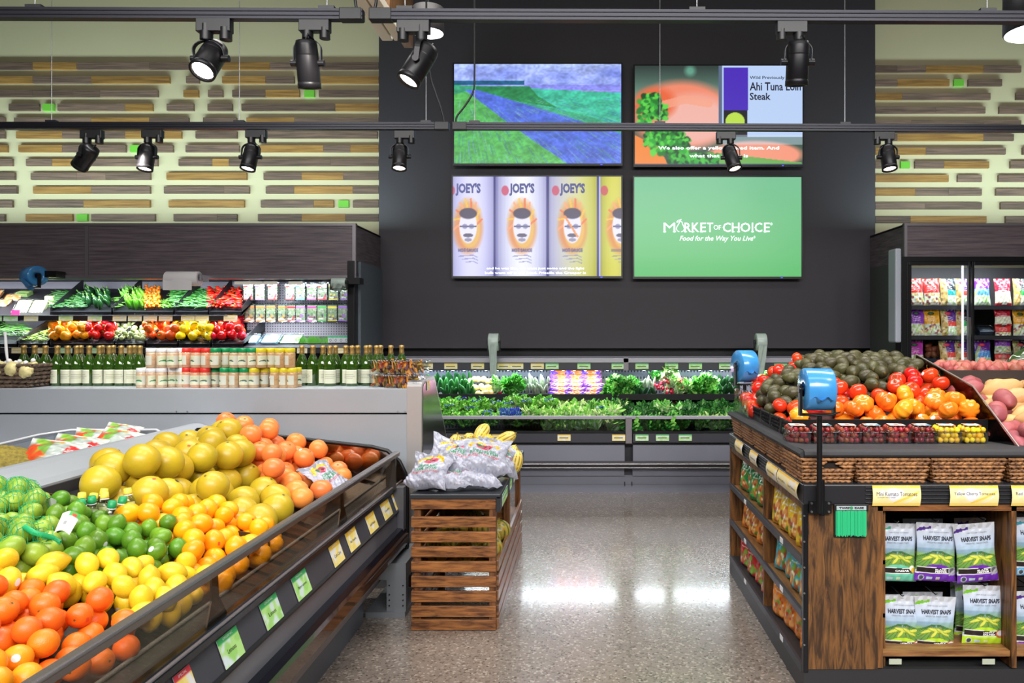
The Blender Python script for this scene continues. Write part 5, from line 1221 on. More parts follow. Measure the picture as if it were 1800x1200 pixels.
MB().box(.99, 1.93, 3.685, 3.695, 1.03, 1.135).box(.99, 1.0, 3.68, 4.78, 1.03, 1.045).build('tray_edge', M_black, t)
t = thing('tray_divider', 'sloping dark acrylic divider between the tomatoes and sweet potatoes', 'divider', (1.93, 3.9, 1.03))
MB().prism([(3.42, 1.035), (3.45, 1.035), (3.85, 1.28), (4.5, 1.42), (4.5, 1.03)], 'x', 1.932, 1.937).build('divider_panel', clear('smoked_acrylic', '6a5c50', .15, .03), t)
MB().tube([(1.9345, 3.42, 1.035), (1.9345, 3.84, 1.285), (1.9345, 4.5, 1.425)], .004, 6).build('divider_edge', mat('divider_edge', '8a8078', .3), t)
# tomatoes, avocados
m_ht = mat('heirloom_tomato_skin', 'f58a20', .2, var=.14, scale=7, rnd=.22, bump=.05); m_rt = mat('red_tomato_skin', 'e03a1a', .2, var=.08, scale=8, rnd=.12)
m_av = mat('avocado_skin', '4a472a', .42, var=.3, scale=14, bump=.7, bscale=160, rnd=.25)
M_vine = mat('tomato_vine', '5c6b2c', .6)
h1 = f_tom(.050, 9, .13, .78); h2 = f_tom(.044, 5, .03, .85)
K_ht = kind('heirloom_tomato', h1, m_ht, .045, 'ribbed orange and yellow tomato in the front heap of the island', 'tomato', 'orange tomatoes on the island', n=36, mm=16, extras=[('calyx', star(.050, 6, .57, .35, .2, .05), M_calyx)], stickers=[((.3, -.4, .85), .24, M_swh, False), ((-.5, -.6, .5), .2, M_swh, False)])
K_rt = kind('red_tomato', h2, m_rt, .041, 'glossy red tomato heaped between orange tomatoes and avocados', 'tomato', 'red tomatoes on the island', n=24, mm=14, extras=[('calyx', star(.044, 5, .66, .6, .1, .08).tube([(0, 0, .029), (.004, 0, .045), (.012, 0, .05)], .002, 5), M_vine)], stickers=[((.3, -.8, .4), .25, M_swh, False)])
fa = lambda d: Vector((d.x*1.38, d.y*(1-.25*max(0, d.x)), d.z*(1-.25*max(0, d.x))))*.036
K_av = kind('avocado', fa, m_av, .036, 'dark green avocado in the avocado heap behind the tomatoes', 'avocado', 'avocados on the island', n=20, mm=12, extras=[('stem_end', MB().cyl((.048, 0, 0), (.052, 0, 0), .005, n=8), M_scar)])
def isz(x, y):
    z = 1.13+.33*max(0, min(y, 4.4)-3.7)+.05*max(0, y-4.4); e = max(0, min(1, (x-1.0)/.35)); return z-(1-e)*(.12+.10*max(0, y-3.7))
def iregion(x, y):
    u, v = proj(x, y, isz(x, y)+.02)
    if inpoly(u, v, [(1460, 300), (1700, 300), (1700, 640), (1640, 652), (1600, 660), (1560, 672), (1530, 690), (1500, 690), (1480, 660), (1440, 690), (1400, 700), (1370, 712), (1340, 725), (1320, 700), (1345, 670), (1400, 640)]) and not inpoly(u, v, [(1620, 600), (1720, 600), (1720, 680), (1640, 680)]): return 'av'
    if y > 4.45 and x < 1.22: return 'rt'
    if inpoly(u, v, [(1380, 760), (1385, 735), (1420, 725), (1500, 705), (1600, 690), (1680, 690), (1760, 690), (1760, 800), (1360, 800)]): return 'ht'
    return 'rt'
KI = {'av': K_av, 'rt': K_rt, 'ht': K_ht}
def ibed(x, y): return isz(x, y)-2.2*KI[iregion(x, y)].r
SI = Settle(ibed); RI = random.Random(21)
mb = MB(); mb.grid(lambda u, v: (1.0+u*.925, 3.70+v*1.2, ibed(1.0+u*.925, 3.70+v*1.2)-.004), 24, 30, smooth=False).build('produce_bed', M_blackp, IS)
for kn in ('ht', 'rt', 'av'):
    K = KI[kn]; r = K.r
    for layer in (0, 1, 2):
        pts = []; md = r*(1.86, 1.95, 2.5)[layer]
        for _ in range((9000, 8000, 2500)[layer]):
            x = RI.uniform(1.0+r, 1.925-r); y = RI.uniform(3.70+r, 4.9)
            if iregion(x, y) != kn or any((a-x)**2+(b-y)**2 < md*md for a, b in pts): continue
            pts.append((x, y))
        for x, y in pts:
            if layer == 2 and RI.random() < .5: continue
            z = SI.drop(x, y, r, .96)
            if z > isz(x, y)+.035: SI.p.pop(); continue
            rot = Euler((RI.uniform(-1.3, .9), RI.uniform(-.9, .9), RI.uniform(0, 6.28))) if kn != 'av' else Euler((RI.uniform(0, 6), RI.uniform(-.4, .4), RI.uniform(0, 6.28)))
            K.put((x, y, z), rot, RI.uniform(.9, 1.08), p=.3, R=RI)
# clear packs of cherry tomatoes
def pack(hexc, rnd_, seed, rr=.0135):
    t = thing('cherry_tomato_pack', 'x', 'tomato pack', (0, 0, 0)); m = mat('cherry_'+hexc, hexc, .16, var=.2, scale=40, rnd=.3); R = random.Random(seed)
    W, D_, H = .108, .1, .086
    me = None
    for k in range(3):
        for i in range(4):
            for j in range(3 if k < 2 else 3):
                x = -W/2+rr+.004+i*(W-2*rr-.008)/3+R.uniform(-.003, .003); y = -D_/2+rr+.003+j*(D_-2*rr-.006)/2; z = rr+.003+k*rr*1.75+R.uniform(0, .003)
                if me is None: me = MB().sphere((0, 0, 0), rr, 14, 9, (1, 1, 1.05)).mesh('cherry_tomato', m)
                o = bpy.data.objects.new('cherry_tomato', me); COL.objects.link(o); o.parent = t; o.location = (x+(k % 2)*.006*(1 if i < 3 else -1), y, z); o.scale = (R.uniform(.88, 1.05),)*3
    w2, d2 = W/2, D_/2
    MB().prism([(-w2*.93, 0), (w2*.93, 0), (w2, .06), (-w2, .06)], 'y', -d2, -d2+.001).prism([(-w2*.93, 0), (w2*.93, 0), (w2, .06), (-w2, .06)], 'y', d2-.001, d2).prism([(-d2, 0), (d2, 0), (d2, .06), (-d2, .06)], 'x', -w2, -w2+.001).prism([(-d2, 0), (d2, 0), (d2, .06), (-d2, .06)], 'x', w2-.001, w2).build('clear_tub', M_plast, t)
    lid = MB(); lid.box(-w2-.003, w2+.003, -d2-.003, d2+.003, .058, .062).tube([(-w2-.003, -d2-.003, .06), (w2+.003, -d2-.003, .06), (w2+.003, d2+.003, .06), (-w2-.003, d2+.003, .06), (-w2-.003, -d2-.003, .06)], .0022, 5)
    lid.grid(lambda u, v: ((u-.5)*W*.96, (v-.5)*D_*.96, .062+.022*min(1, 5*min(u, 1-u, v, 1-v))), 12, 12); lid.build('clear_lid', M_plast, t)
    cv = Cv(16, 10, 'd9e4dc' if seed % 2 else 'e8d8d0'); cv.blobs(8, 0, 1, 0, 1, .15, ['3f8a9c', 'c8482c', 'e8e8e0'], seed); mb = MB(); sheet(mb, cv, lambda u, v: ((u-.5)*.07, (v-.5)*.06, .0855)); mb.build('lid_label', M_card, t)
    return Src(t)
pk_r = pack('7a2212', 0, 1); pk_r2 = pack('96301a', 0, 2); pk_y = pack('f2c61c', 0, 3)
nm = ['leftmost clear pack of dark kumato tomatoes on the black mat', 'second dark kumato tomato pack from the left, behind the pole', 'third dark kumato tomato pack from the left', 'fourth dark kumato tomato pack from the left', 'fifth dark kumato tomato pack from the left', 'dark kumato tomato pack just left of the yellow ones', 'left clear pack of yellow cherry tomatoes', 'right clear pack of yellow cherry tomatoes by the divider']
for i, px in enumerate((1405, 1450, 1494, 1537, 1581, 1626, 1670, 1715)):
    (pk_y if i > 5 else (pk_r if i % 2 else pk_r2)).put((((px-HX)*3.56/F)+.0, 3.605, 1.036), Euler((.06, 0, RI.uniform(-.06, .06))), None, nm[i])
tb = thing('clear_tomato_box', 'tall clear plastic box of red tomatoes at the far aisle corner', 'plastic box', (1.08, 4.82, 1.04))
MB().box(.95, .953, 4.5, 4.92, 1.04, 1.20).box(.95, 1.45, 4.92, 4.923, 1.04, 1.22).box(.95, 1.22, 4.49, 4.493, 1.04, 1.12).tube([(.95, 4.5, 1.2), (.95, 4.92, 1.22), (1.45, 4.92, 1.24)], .004, 6).build('box_wall', M_plast, tb)
for i in range(16):
    x = 1.0+.075*(i % 4); y = 4.56+.08*(i//4); K_rt.put((x, y, 1.085+.02*(i//4)), rrot(RI), 1.0, label='red tomato inside the clear box at the far aisle corner', group='red tomatoes in the clear box')
# sweet potatoes, potatoes, wrapped melon on the right part
def f_root(L, r, bend, k): return lambda d: Vector((d.x*L, d.y*(1-.35*d.x**4)+bend*d.x*d.x+.10*math.sin(d.x*5+k), d.z*(1-.35*d.x**4)+.08*math.sin(d.x*7+k*2)))*r
m_sp = mat('red_sweet_potato_skin', 'a4555a', .55, var=.2, scale=9, bump=.5, bscale=70, rnd=.12); m_ws = mat('white_sweet_potato_skin', 'd2a56c', .55, var=.14, scale=9, bump=.5, bscale=70, rnd=.12)
K_sp = [kind('red_sweet_potato', f_root(1.95, .050, .25*(1 if i else -.3), i), m_sp, .05, 'reddish purple sweet potato beside the acrylic divider, right edge', 'sweet potato', 'red sweet potatoes', n=18, mm=14) for i in (0, 1)]
K_ws = [kind('white_sweet_potato', f_root(2.1, .050, .3*(1 if i else -.4), i+3), m_ws, .05, 'pale tan sweet potato heaped at the right edge of the island', 'sweet potato', 'tan sweet potatoes', n=18, mm=14) for i in (0, 1)]
SP = Settle(lambda x, y: 1.035+.24*max(0, min(y, 4.2)-3.55)-.05)
def sreg(x, y):
    u, v = proj(x, y, SP.b(x, y)+.09); return 'r' if inpoly(u, v, [(1700, 705), (1770, 705), (1790, 740), (1840, 800), (1840, 860), (1700, 860)]) or inpoly(u, v, [(1640, 640), (1690, 640), (1735, 700), (1680, 700)]) else 'w'
for layer in (0, 1):
    pts = []
    for _ in range(4000):
        x, y = RI.uniform(1.99, 2.5), RI.uniform(3.5, 4.35)
        if any((a-x)**2/1.9+(b-y)**2 < (.095, .105, .15)[layer]**2 for a, b in pts): continue
        pts.append((x, y))
    for x, y in pts:
        z = SP.drop(x, y, .049, .85); k = sreg(x, y); (K_sp if k == 'r' else K_ws)[RI.random() < .5].put((x, y, z), Euler((RI.uniform(0, 6), RI.uniform(-.25, .25), RI.uniform(-.7, .7) if k == 'w' else RI.uniform(.2, 1.4))), RI.uniform(.85, 1.1), R=RI)
K_sp[0].put(P(1692, 690, 4.05), Euler((0, .45, 2.6)), 1.15, label='pinkish sweet potato pointing up beside the last red tomatoes')
MB().box(1.96, IX1, 4.42, 4.45, 1.26, 1.335).box(1.96, IX1, 4.44, 4.95, 1.24, 1.265).build('rear_tray', mat('rear_tray_brown', '3a302c', .5), IS)
K_pt = kind('small_red_potato', f_root(1.35, .030, .1, 1), mat('red_potato_skin', 'b8685c', .5, var=.15, scale=12, rnd=.2), .03, 'small reddish potato in the rear tray before the salad cooler', 'potato', 'small red potatoes', n=16, mm=10)
SQ = Settle(lambda x, y: 1.268); pts = []
for layer in (0, 1):
    pts = []
    for _ in range(2000):
        x, y = RI.uniform(1.98, 2.7), RI.uniform(4.49, 4.85)
        if any((a-x)**2+(b-y)**2 < .062**2 for a, b in pts): continue
        pts.append((x, y)); z = SQ.drop(x, y, .03, .95)
        K_pt.put((x, y, z), rrot(RI), RI.uniform(.85, 1.15), R=RI)
tw_ = thing('wrapped_melon', 'green watermelon piece in clear film at the right edge behind the potatoes', 'melon', (2.87, 4.98, 1.42))
bodymesh(lambda d: Vector((d.x*.2, d.y*.1, d.z*.075)), 28, 18).move(Matrix.Translation((2.93, 5.0, 1.40)) @ Euler((0, -.35, 0)).to_matrix().to_4x4()).build('melon_rind', mat('dark_melon_rind', '3f5a28', .35, var=.3, scale=14), tw_)
bodymesh(lambda d: Vector((d.x*.24, d.y*.105, d.z*.082+.015*math.sin(d.x*16))), 28, 18).move(Matrix.Translation((2.91, 4.99, 1.41)) @ Euler((0, -.35, 0)).to_matrix().to_4x4()).build('clear_film', M_plast, tw_)
MB().box(2.4, 2.75, 4.85, 5.15, 0, 1.24).box(2.4, 3.2, 4.86, 5.15, 1.24, 1.33).build('rear_extension', M_blackp, IS)
# ---- roll bag holders
def rollmesh(r, w, hole=.35): return MB().lathe([(r*hole, -w/2), (r*.97, -w/2), (r, -w/2+.004), (r, w/2-.004), (r*.97, w/2), (r*hole, w/2), (r*hole, -w/2)], 40).move(Euler((0, PI/2, 0)).to_matrix().to_4x4())
m_blue = mat('blue_bag_roll', '3f8fd0', .22, var=.06, scale=20, coat=.4); m_gray = mat('frosted_green_bag_roll', 'b4c4bc', .3, var=.06, scale=20)
def holder(c, r, w, m, label, pole_to=None, pole_x=0, arm=None, yaw=0, tail=.06, tailw=.8):
    t = thing('bag_roll_dispenser', label, 'bag dispenser', c); M = Matrix.Translation(c) @ Euler((0, 0, yaw)).to_matrix().to_4x4()
    rollmesh(r, w).move(M).build('bag_roll', m, t)
    fr = MB(); h = w/2+.012; b = -r-.012
    for s_ in (-1, 1): fr.box(s_*h-.005, s_*h+.005, -.014, .014, b, .022).cyl((s_*h, 0, 0), (s_*(h+.008), 0, 0), .016, n=10)
    fr.box(-h-.005, h+.005, -.014, .014, b-.010, b).cyl((-h, 0, 0), (h, 0, 0), .008, n=8)
    fr.tube([(h*.9, -.01, b), (h*1.15, -.05, b+.01), (h*.6, -.06, b), (0, -.055, b-.004), (-h*.5, -.06, b), (-h*.9, -.01, b)], .0025, 5)
    fr.move(M).build('roll_bracket', M_black, t)
    tl = MB(); tl.grid(lambda u, v: ((u-.5)*w*tailw*(1-.25*v), -r*.9*(1-v)-.02+.01*math.sin(u*9+v*5), -r*.35-v*(r*.7+tail)+.008*math.sin(u*12+v*3)), 10, 12).move(M); tl.build('loose_bag', m, t)
    if pole_to is not None:
        MB().cyl((c[0]+pole_x, c[1], c[2]+b-.01), (c[0]+pole_x, c[1], pole_to), .0115, n=14).build('pole', M_black, t)
    if arm: MB().box(*arm).build('mounting_arm', M_black, t)
    return t
c = P(1436, 684, 3.2); holder(c, .088, .115, m_blue, 'large blue roll of bags on the tall black pole, right foreground', .80, (1440.5-1436)*3.2/F, tail=-.03)
mb = MB(); mb.box(SX(1420), SX(1459), 3.258, 3.272, .784, .836).cyl((SX(1440), 3.245, .78), (SX(1440), 3.245, .93), .0125, n=12)
for x in (1424, 1454):
    for z in (.792, .828): mb.cyl((SX(x), 3.258, z), (SX(x), 3.254, z), .005, n=10, mi=1)
o = mb.build('mounting_plate', [M_black, M_steel], [q for q in bpy.data.objects if q.name.startswith('bag_roll_dispenser')][0])
c = P(1309, 643, 4.9); holder(c, .1, .105, m_blue, 'smaller blue roll of bags at the far aisle corner of the island', .9, 0, yaw=.25, tail=-.05)
# twist tie holder
t = thing('twist_tie_holder', 'black holder of green twist ties screwed to the oak panel', 'twist tie holder', (SX(1494), IY0, .78))
MB().box(SX(1464), SX(1524), IY0-.018, IY0, .792, .822).box(SX(1465), SX(1522), IY0-.008, IY0, .68, .80).build('case', M_blackp, t, bevel=.002)
cvt = Cv(30, 8, 'a8b4b8'); mb = MB(); sheet(mb, cvt, lambda u, v: (SX(1468+52*u), IY0-.019, .798+.018*v)); mb.build('nameplate', M_card, t)
mb = MB(); text(mb, 'TWIST  EASE', lambda x, y: (SX(1468+52*x), IY0-.0195, .798+.018*y), .5, .5, w=.84, h=.5, bold=.05); mb.build('nameplate_lettering', M_ink, t)
mb = MB(); mb.cyl((SX(1494), IY0-.0193, .807), (SX(1494), IY0-.020, .807), .007, n=12); mb.build('logo_disc', M_inkg, t)
mb = MB(); R = random.Random(2)
for i in range(46):
    x = SX(1466.5+i*1.18); mb.box(x, x+.0028, IY0-.016-R.random()*.006, IY0-.010, .684+R.uniform(0, .008), .795)
tag(mb.build('twist_ties', mat('green_twist_tie', '27b47c', .45, rnd=.1)), 'bundle of bright green twist ties hanging in the holder', 'twist ties', kind='stuff')
# ---- curved price tags on the front band
def curvtag(pxa, pxb, zl, zh, s, sub, label, c='y'):
    t = thing('price_tag', label, 'price tag', (SX((pxa+pxb)/2), IY0-.01, zl)); a, b = SX(pxa), SX(pxb)
    cv = Cv(70, 32, 'f6e3a0'); cv.blobs(18, .1, .6, .2, .7, .08, ['e3e2ea', 'f0dc90', 'e8e6ee'], 3, .8); cv.line([(.45, .15), (.7, .4), (.95, .7)], .05, 'f0c84c', .8); cv.line([(.6, .1), (.78, .25), (.9, .5)], .02, 'e2e0ec', .9); cv.rect(.0, 1, 0, .16, 'f2cf62', .8); cv.rect(0, 1, .88, 1, 'f4bf2c')
    f = lambda u, v, o=0: (a+(b-a)*u, IY0-.013-.010*math.sin(PI*v)-o, zl+(zh-zl)*v)
    mb = MB(); sheet(mb, cv, lambda u, v: f(u, v)); mb.build('printed_face', M_card, t)
    for q, cx, cy, w, h, mt in ((s, .5, .6, .84, .19, M_ink), (sub, .28, .42, .38, .06, M_ink), ('CONVENTIONAL', .5, .94, .6, .06, mat('pale_yellow_ink', 'ffe89a', .6))):
        if q: mb = MB(); text(mb, q, lambda x, y: f(x, y, .001), cx, cy, w=w, h=h); mb.build('lettering', mt, t)
curvtag(1531, 1615, .815, .902, 'Mini Kumato Tomatoes', 'The Brown Cherry Tomato', 'yellow price tag reading mini kumato tomatoes on the front band')
curvtag(1666, 1751, .815, .902, 'Yellow Cherry Tomatoes', None, 'yellow price tag reading yellow cherry tomatoes on the front band')
curvtag(1774, 1858, .815, .902, 'Red Cherry Tomatoes', None, 'yellow price tag cut by the right edge of the view')
for i, px in enumerate((1563, 1727)): card('shelf_label', [(SX(px), IY0+.002, .135), (SX(px+22), IY0+.002, .135), (SX(px+22), IY0+.002, .158), (SX(px), IY0+.002, .158)], Cv(8, 4, 'b4bca8'), 'small pale shelf label below the snack bay, at %s' % ('left', 'right')[i], 'shelf label')
for i, (y0, y1, nmz) in enumerate([(3.33, 3.5, ''), (3.5, 3.68, ''), (3.69, 3.9, ''), (4.12, 4.3, ''), (4.5, 4.72, '')]):
    x = IX0-.006; cv = Cv(20, 12, 'eddfae'); cv.rect(0, 1, .85, 1, 'e8b83c'); cv.blobs(10, 0, 1, 0, .8, .14, ['e4e0e4', 'f0d890'], i, .8); t = thing('price_tag', 'cream curved price tag on the aisle side band, %s from the camera' % ORD[i], 'price tag', (x, y0, .82))
    mb = MB(); sheet(mb, cv, lambda u, v: (x-.011*math.sin(PI*v), y1+(y0-y1)*u, .826+.074*v)); mb.build('printed_face', M_card, t)
    mb = MB(); text(mb, ['Roma Tomatoes', 'Avocados', 'Hass Avocados', 'Tomatoes', 'Tomatoes'][i], lambda u, v: (x-.001-.011*math.sin(PI*v), y1+(y0-y1)*u, .826+.074*v), .5, .5, w=.7, h=.16); mb.build('lettering', M_ink, t)
# ---- pea snack pouches in the front bay
def peacv(c, cb):
    cv = Cv(60, 84, 'cdd3e2'); cv.grad(.55, 1, 'bcd0ee', 'c4c6cc'); cv.ell(.5, .58, .6, .09, '9fb6c8', .7, soft=.5); cv.grad(.2, .52, '58873a', '8fb85c')
    cv.ell(.3, .53, .5, .05, '7a9ab0', .8, soft=.5); cv.ell(.8, .52, .4, .05, '86a8a0', .8, soft=.5)
    for i in range(-9, 10): cv.line([(.5+i*.012, .53), (.5+i*.16, .18)], .016, ['3f6a2c', '2f5a28'][i % 2], .75)
    for i in range(40): a = hsh(i, 1); b = hsh(i, 2); cv.ell(.5+(a-.5)*(1.6-b*1.2), .2+.3*b, .012, .008, 'b05a48', .7, soft=.6)
    for (u, v, rt, L) in ((.3, .42, .35, .2), (.5, .43, -.25, .22), (.68, .40, -.5, .2), (.45, .37, .8, .12), (.8, .42, .05, .12)):
        cv.ell(u, v, L, .03, '6f8a20', 1, rot=rt, soft=.1); cv.ell(u, v+.006, L*.94, .024, 'd3d858', 1, rot=rt, soft=.2)
    cv.ell(.5, .14, .42, .17, cb, 1, soft=.03); cv.rect(0, 1, 0, .14, cb); cv.poly([(.02, .155), (1, .145), (1, .245), (.02, .26)], 'e8e6e2'); cv.poly([(.02, .165), (1, .155), (1, .235), (.02, .25)], '26201e')
    cv.poly([(0, .85), (.36, .9), (.36, .95), (0, .91)], c); cv.ell(.14, .07, .07, .05, 'e8eef0', .9); cv.ell(.14, .07, .055, .04, '2c3c44', .9); cv.rect(.27, .4, .045, .085, 'c0d8e4'); cv.rect(.48, .58, .045, .085, 'dfe8b8', .8); cv.ell(.28, .79, .0, .0, 'ffffff')
    cv.ell(.5, .955, .06, .012, '8a8c90', .8); return cv
def snack(key, c, cb, flav, deco, dcol):
    cv = peacv(c, cb)
    if deco == 'shaker': cv.ell(.9, .19, .12, .07, '9a9aa2', 1); cv.ell(.9, .2, .08, .045, '5c5a64', 1); cv.line([(.82, .13), (.95, .2)], .05, 'a8a8b0')
    if deco == 'bowl': cv.ell(.9, .19, .13, .07, 'b8603a', 1); cv.ell(.9, .2, .09, .045, 'e4e4e8', 1)
    if deco == 'flower': cv.ell(.88, .24, .07, .05, 'f2efe6', 1); cv.ell(.92, .2, .06, .045, 'e8c040', 1)
    L = [('HARVEST SNAPS', .52, .745, .74, mat('dark_navy_ink', '2a2c38', .6), dict(h=.075, bold=.035), 'brand_lettering'), ('GREEN PEA SNACK CRISPS', .52, .675, .56, M_inkgy, dict(h=.028), 'product_lettering'), ('CRISP PICKED GOODNESS', .55, .845, .5, M_inkgy, dict(h=.018), 'motto_lettering')]
    for i, wd in enumerate(flav): L.append((wd, .60 if len(flav) > 1 else .62, .218-.034*i-(.016 if len(flav) == 1 else 0), (.30 if len(flav) > 1 else .36), M_inkw, dict(h=.026 if len(flav) > 1 else .032, bold=.04), 'flavor_lettering'))
    t = pouch(.178, .256, .038, cv, 'x', 'snack pouch', 'pea_snack_pouch', lettering=L, wr=.0012, sealtop=.1, tm=vcol('printed_pouch_film', .24, bump=.35))
    MB().box(.0, .001, -.001, .001, .1, .101) if 0 else None
    return Src(t)
pc = snack('c', '3f9a7c', '6cc2a4', ['CAESAR'], 'flower', 0); pb = snack('b', '4a2c7c', '6a2ca8', ['BLACK', 'PEPPER'], 'shaker', 0); pg = snack('g', '6fae2c', 'b4dc30', ['LIGHTLY', 'SALTED'], 'bowl', 0); pw_ = snack('w', '3f8a9c', '5aa8dc', ['WASABI', 'RANCH'], 'bowl', 0)
def peg(px, z, yo): return
def putp(src, px, pyb, D, rz, lb, tilt=-.03, rx=0): p = P(px, pyb, D); src.put((p.x, p.y, p.z), Euler((rx, tilt, rz)), None, lb)
putp(pc, 1574, 1021, 3.40, 0, 'teal-bottomed caesar snack pouch, left of the top row', .02)
putp(pb, 1622, 1010, 3.50, 0, 'purple black pepper pouch hanging behind the left of the pair', 0)
putp(pb, 1643, 1021, 3.38, 0, 'front purple black pepper pouch in the middle of the top row', .04)
putp(pb, 1715, 1008, 3.50, 0, 'purple black pepper pouch hanging behind at the right of the top row', -.03)
putp(pb, 1719, 1022, 3.36, 0, 'front purple black pepper pouch at the right of the top row', -.08)
putp(pg, 1560, 1143, 3.50, 0, 'green-bottomed lightly salted pouch hanging farthest left, behind', 0); putp(pg, 1583, 1150, 3.38, 0, 'front lightly salted pouch at the left of the bottom row', .03, -.04)
putp(pg, 1622, 1138, 3.52, 0, 'lightly salted pouch behind the middle of the bottom row', 0); putp(pg, 1641, 1150, 3.38, 0, 'front lightly salted pouch in the middle of the bottom row', .03)
putp(pg, 1700, 1119, 3.56, 0, 'lightly salted pouch hanging farthest back at right', .05); putp(pg, 1712, 1124, 3.47, 0, 'lightly salted pouch behind the right front one', .02); putp(pg, 1727, 1131, 3.37, 0, 'front lightly salted pouch at the right of the bottom row', .02)
putp(pw_, 1819, 1010, 3.38, 0, 'blue-bottomed wasabi pouch at the right edge of the view'); putp(pb, 1819, 1140, 3.38, 0, 'purple pouch low at the right edge of the view')
pegs = thing('display_peg_set', 'black metal pegs holding the snack pouches on the slatwall', 'display pegs', (SX(1660), 3.6, .6))
for px, py in ((1574, 919), (1643, 918), (1725, 915), (1583, 1048), (1641, 1045), (1727, 1030), (1819, 915), (1819, 1040)):
    p = P(px, py, 3.38); MB().tube([(p.x-.003, 3.64, p.z+.02), (p.x, 3.36, p.z+.008), (p.x, 3.345, p.z+.016)], .0024, 6).build('peg', M_black, pegs)
# ---- bags of crunchy snacks on the aisle-side shelves
def crcv(c, c2, seed):
    cv = Cv(36, 44, c); cv.grad(.82, 1, c, c2); cv.blobs(16, .2, .8, .12, .55, .10, ['c8783c', 'e0a05c', '7fae3c', 'a8502c', '5c8a2c'], seed, .95); cv.blobs(8, .25, .75, .2, .5, .05, ['f0d890', 'c23c2c', 'eef0e0'], seed+5)
    for k in range(3): cv.line([(.2+.1*k, .72+.05*math.sin(k)), (.3+.12*k, .78), (.38+.12*k, .7)], .035, 'f6f2ea', .9)
    cv.rect(.2, .7, .62, .65, 'f4f0e4', .8); return cv
cb = {}
for k, c, c2 in (('green', '1d8a4c', '2fae62'), ('yellow', 'e8c02c', 'f4d850'), ('orange', 'f0922c', 'f4a848'), ('blue', '48b4c8', '74cde0'), ('red', 'c8202c', 'd8404c'), ('deep orange', 'ee8a1c', 'f6a83c')):
    cb[k] = Src(pouch(.165, .20, .06, crcv(c, c2, len(k)), 'x', 'snack bag', 'crouton_bag', back={'green': '1d8a4c', 'yellow': 'd8b83c', 'orange': 'e08a30', 'blue': '50a8bc', 'red': 'b8242c', 'deep orange': 'e08420'}[k], wr=.002, seed=len(k), sealtop=.08))
RB = random.Random(9)
rows = [(0, 'yellow', 3.42, 4.0, 4), (0, 'green', 4.10, 4.86, 5), (1, 'blue', 3.38, 3.98, 4), (1, 'orange', 4.10, 4.85, 4), (2, 'deep orange', 3.38, 3.98, 4), (2, 'red', 4.12, 4.84, 4)]
for sh, k, y0, y1, n in rows:
    for i in range(n):
        y = y0+(y1-y0)*(i+.3)/n; z = SH[sh]-.010
        cb[k].put((IX0+.075+RB.uniform(-.01, .02), y, z), Euler((RB.uniform(-.12, .05), RB.uniform(-.06, .06), -PI/2+RB.uniform(.15, .5))), RB.uniform(1.05, 1.12), '%s snack bag on the %s aisle-side shelf, %s from the camera' % (k, ['top', 'middle', 'bottom'][sh], ORD[i]))
# ================================================================ produce in the wall cooler
RH = random.Random(31)
def f_chili(L, r, bend): return lambda d: Vector((d.x*L/2, d.y*r*(1-.55*max(0, d.x))+bend*d.x*d.x*r, d.z*r*(1-.55*max(0, d.x))))
def vk(name, L, r, hexc, label, group, bend=.8, rnd=.15, stemc='4f7a2c', var=.15, rough=.22, cat='pepper'):
    return kind(name, f_chili(L, r, bend), mat(name+'_skin', hexc, rough, var=var, scale=20, rnd=rnd), r, label, cat, group, n=10, mm=10,
                extras=[('stem', MB().tube([(-L/2*.95, bend*r*.9, 0), (-L/2-.012, bend*r*1.1, .003), (-L/2-.02, bend*r*1.2, .006)], r*.22, 5), mat('stem_'+stemc, stemc, .6))])
K_gc = vk('green_chili', .085, .0085, '1f5a1e', 'slim dark green chili in the left pepper bin of the upper shelf', 'green chilies on the upper shelf')
K_pb = vk('poblano_pepper', .13, .024, '17401c', 'large dark green poblano pepper on the upper cooler shelf', 'poblano peppers on the upper shelf', .5)
K_lg = vk('long_green_pepper', .15, .019, '5fa82a', 'bright green long pepper standing in the upper shelf bin', 'bright green peppers on the upper shelf', .6)
K_hb = vk('orange_habanero', .04, .016, 'f47a1c', 'small orange habanero pepper in a sloping heap', 'habaneros on the upper shelf', .3, .1)
K_sr = vk('serrano_pepper', .07, .007, '4f8a2a', 'thin pale green pepper between the habaneros and jalapenos', 'thin green peppers on the upper shelf')
K_ja = vk('jalapeno_pepper', .075, .0145, '2c6a28', 'plump green jalapeno pepper on the upper cooler shelf', 'jalapenos on the upper shelf', .3)
K_fr = vk('red_fresno_pepper', .07, .0135, 'dd2414', 'bright red fresno pepper in the red heap on the upper shelf', 'red peppers on the upper shelf', .4, .08)
def bell(name, hexc, label, group):
    def fn(d):
        t = math.atan2(d.y, d.x); rho = math.hypot(d.x, d.y); k = 1+.12*(abs(math.cos(t*2))-.6)*min(1, rho*1.4); q = 1-.16*max(0, -d.z)
        return Vector((d.x*k*q, d.y*k*q, d.z*1.02-(.25*g(rho, .35) if d.z > 0 else -.12*g(rho, .3))))*.047
    return kind(name, fn, mat(name+'_skin', hexc, .14, var=.06, scale=10, rnd=.08), .045, label, 'bell pepper', group, n=32, mm=14, extras=[('stem', MB().tube([(0, 0, .034), (.002, 0, .05), (.008, 0, .058)], [.006, .005, .006], 7), mat('bell_stem', '5f8a2c', .5))])
K_bo = bell('orange_bell_pepper', 'f99a10', 'orange bell pepper in the left heap of the middle cooler shelf', 'orange bell peppers'); K_br = bell('red_bell_pepper', 'd81c18', 'red bell pepper beside the orange ones on the middle cooler shelf', 'red bell peppers, left')
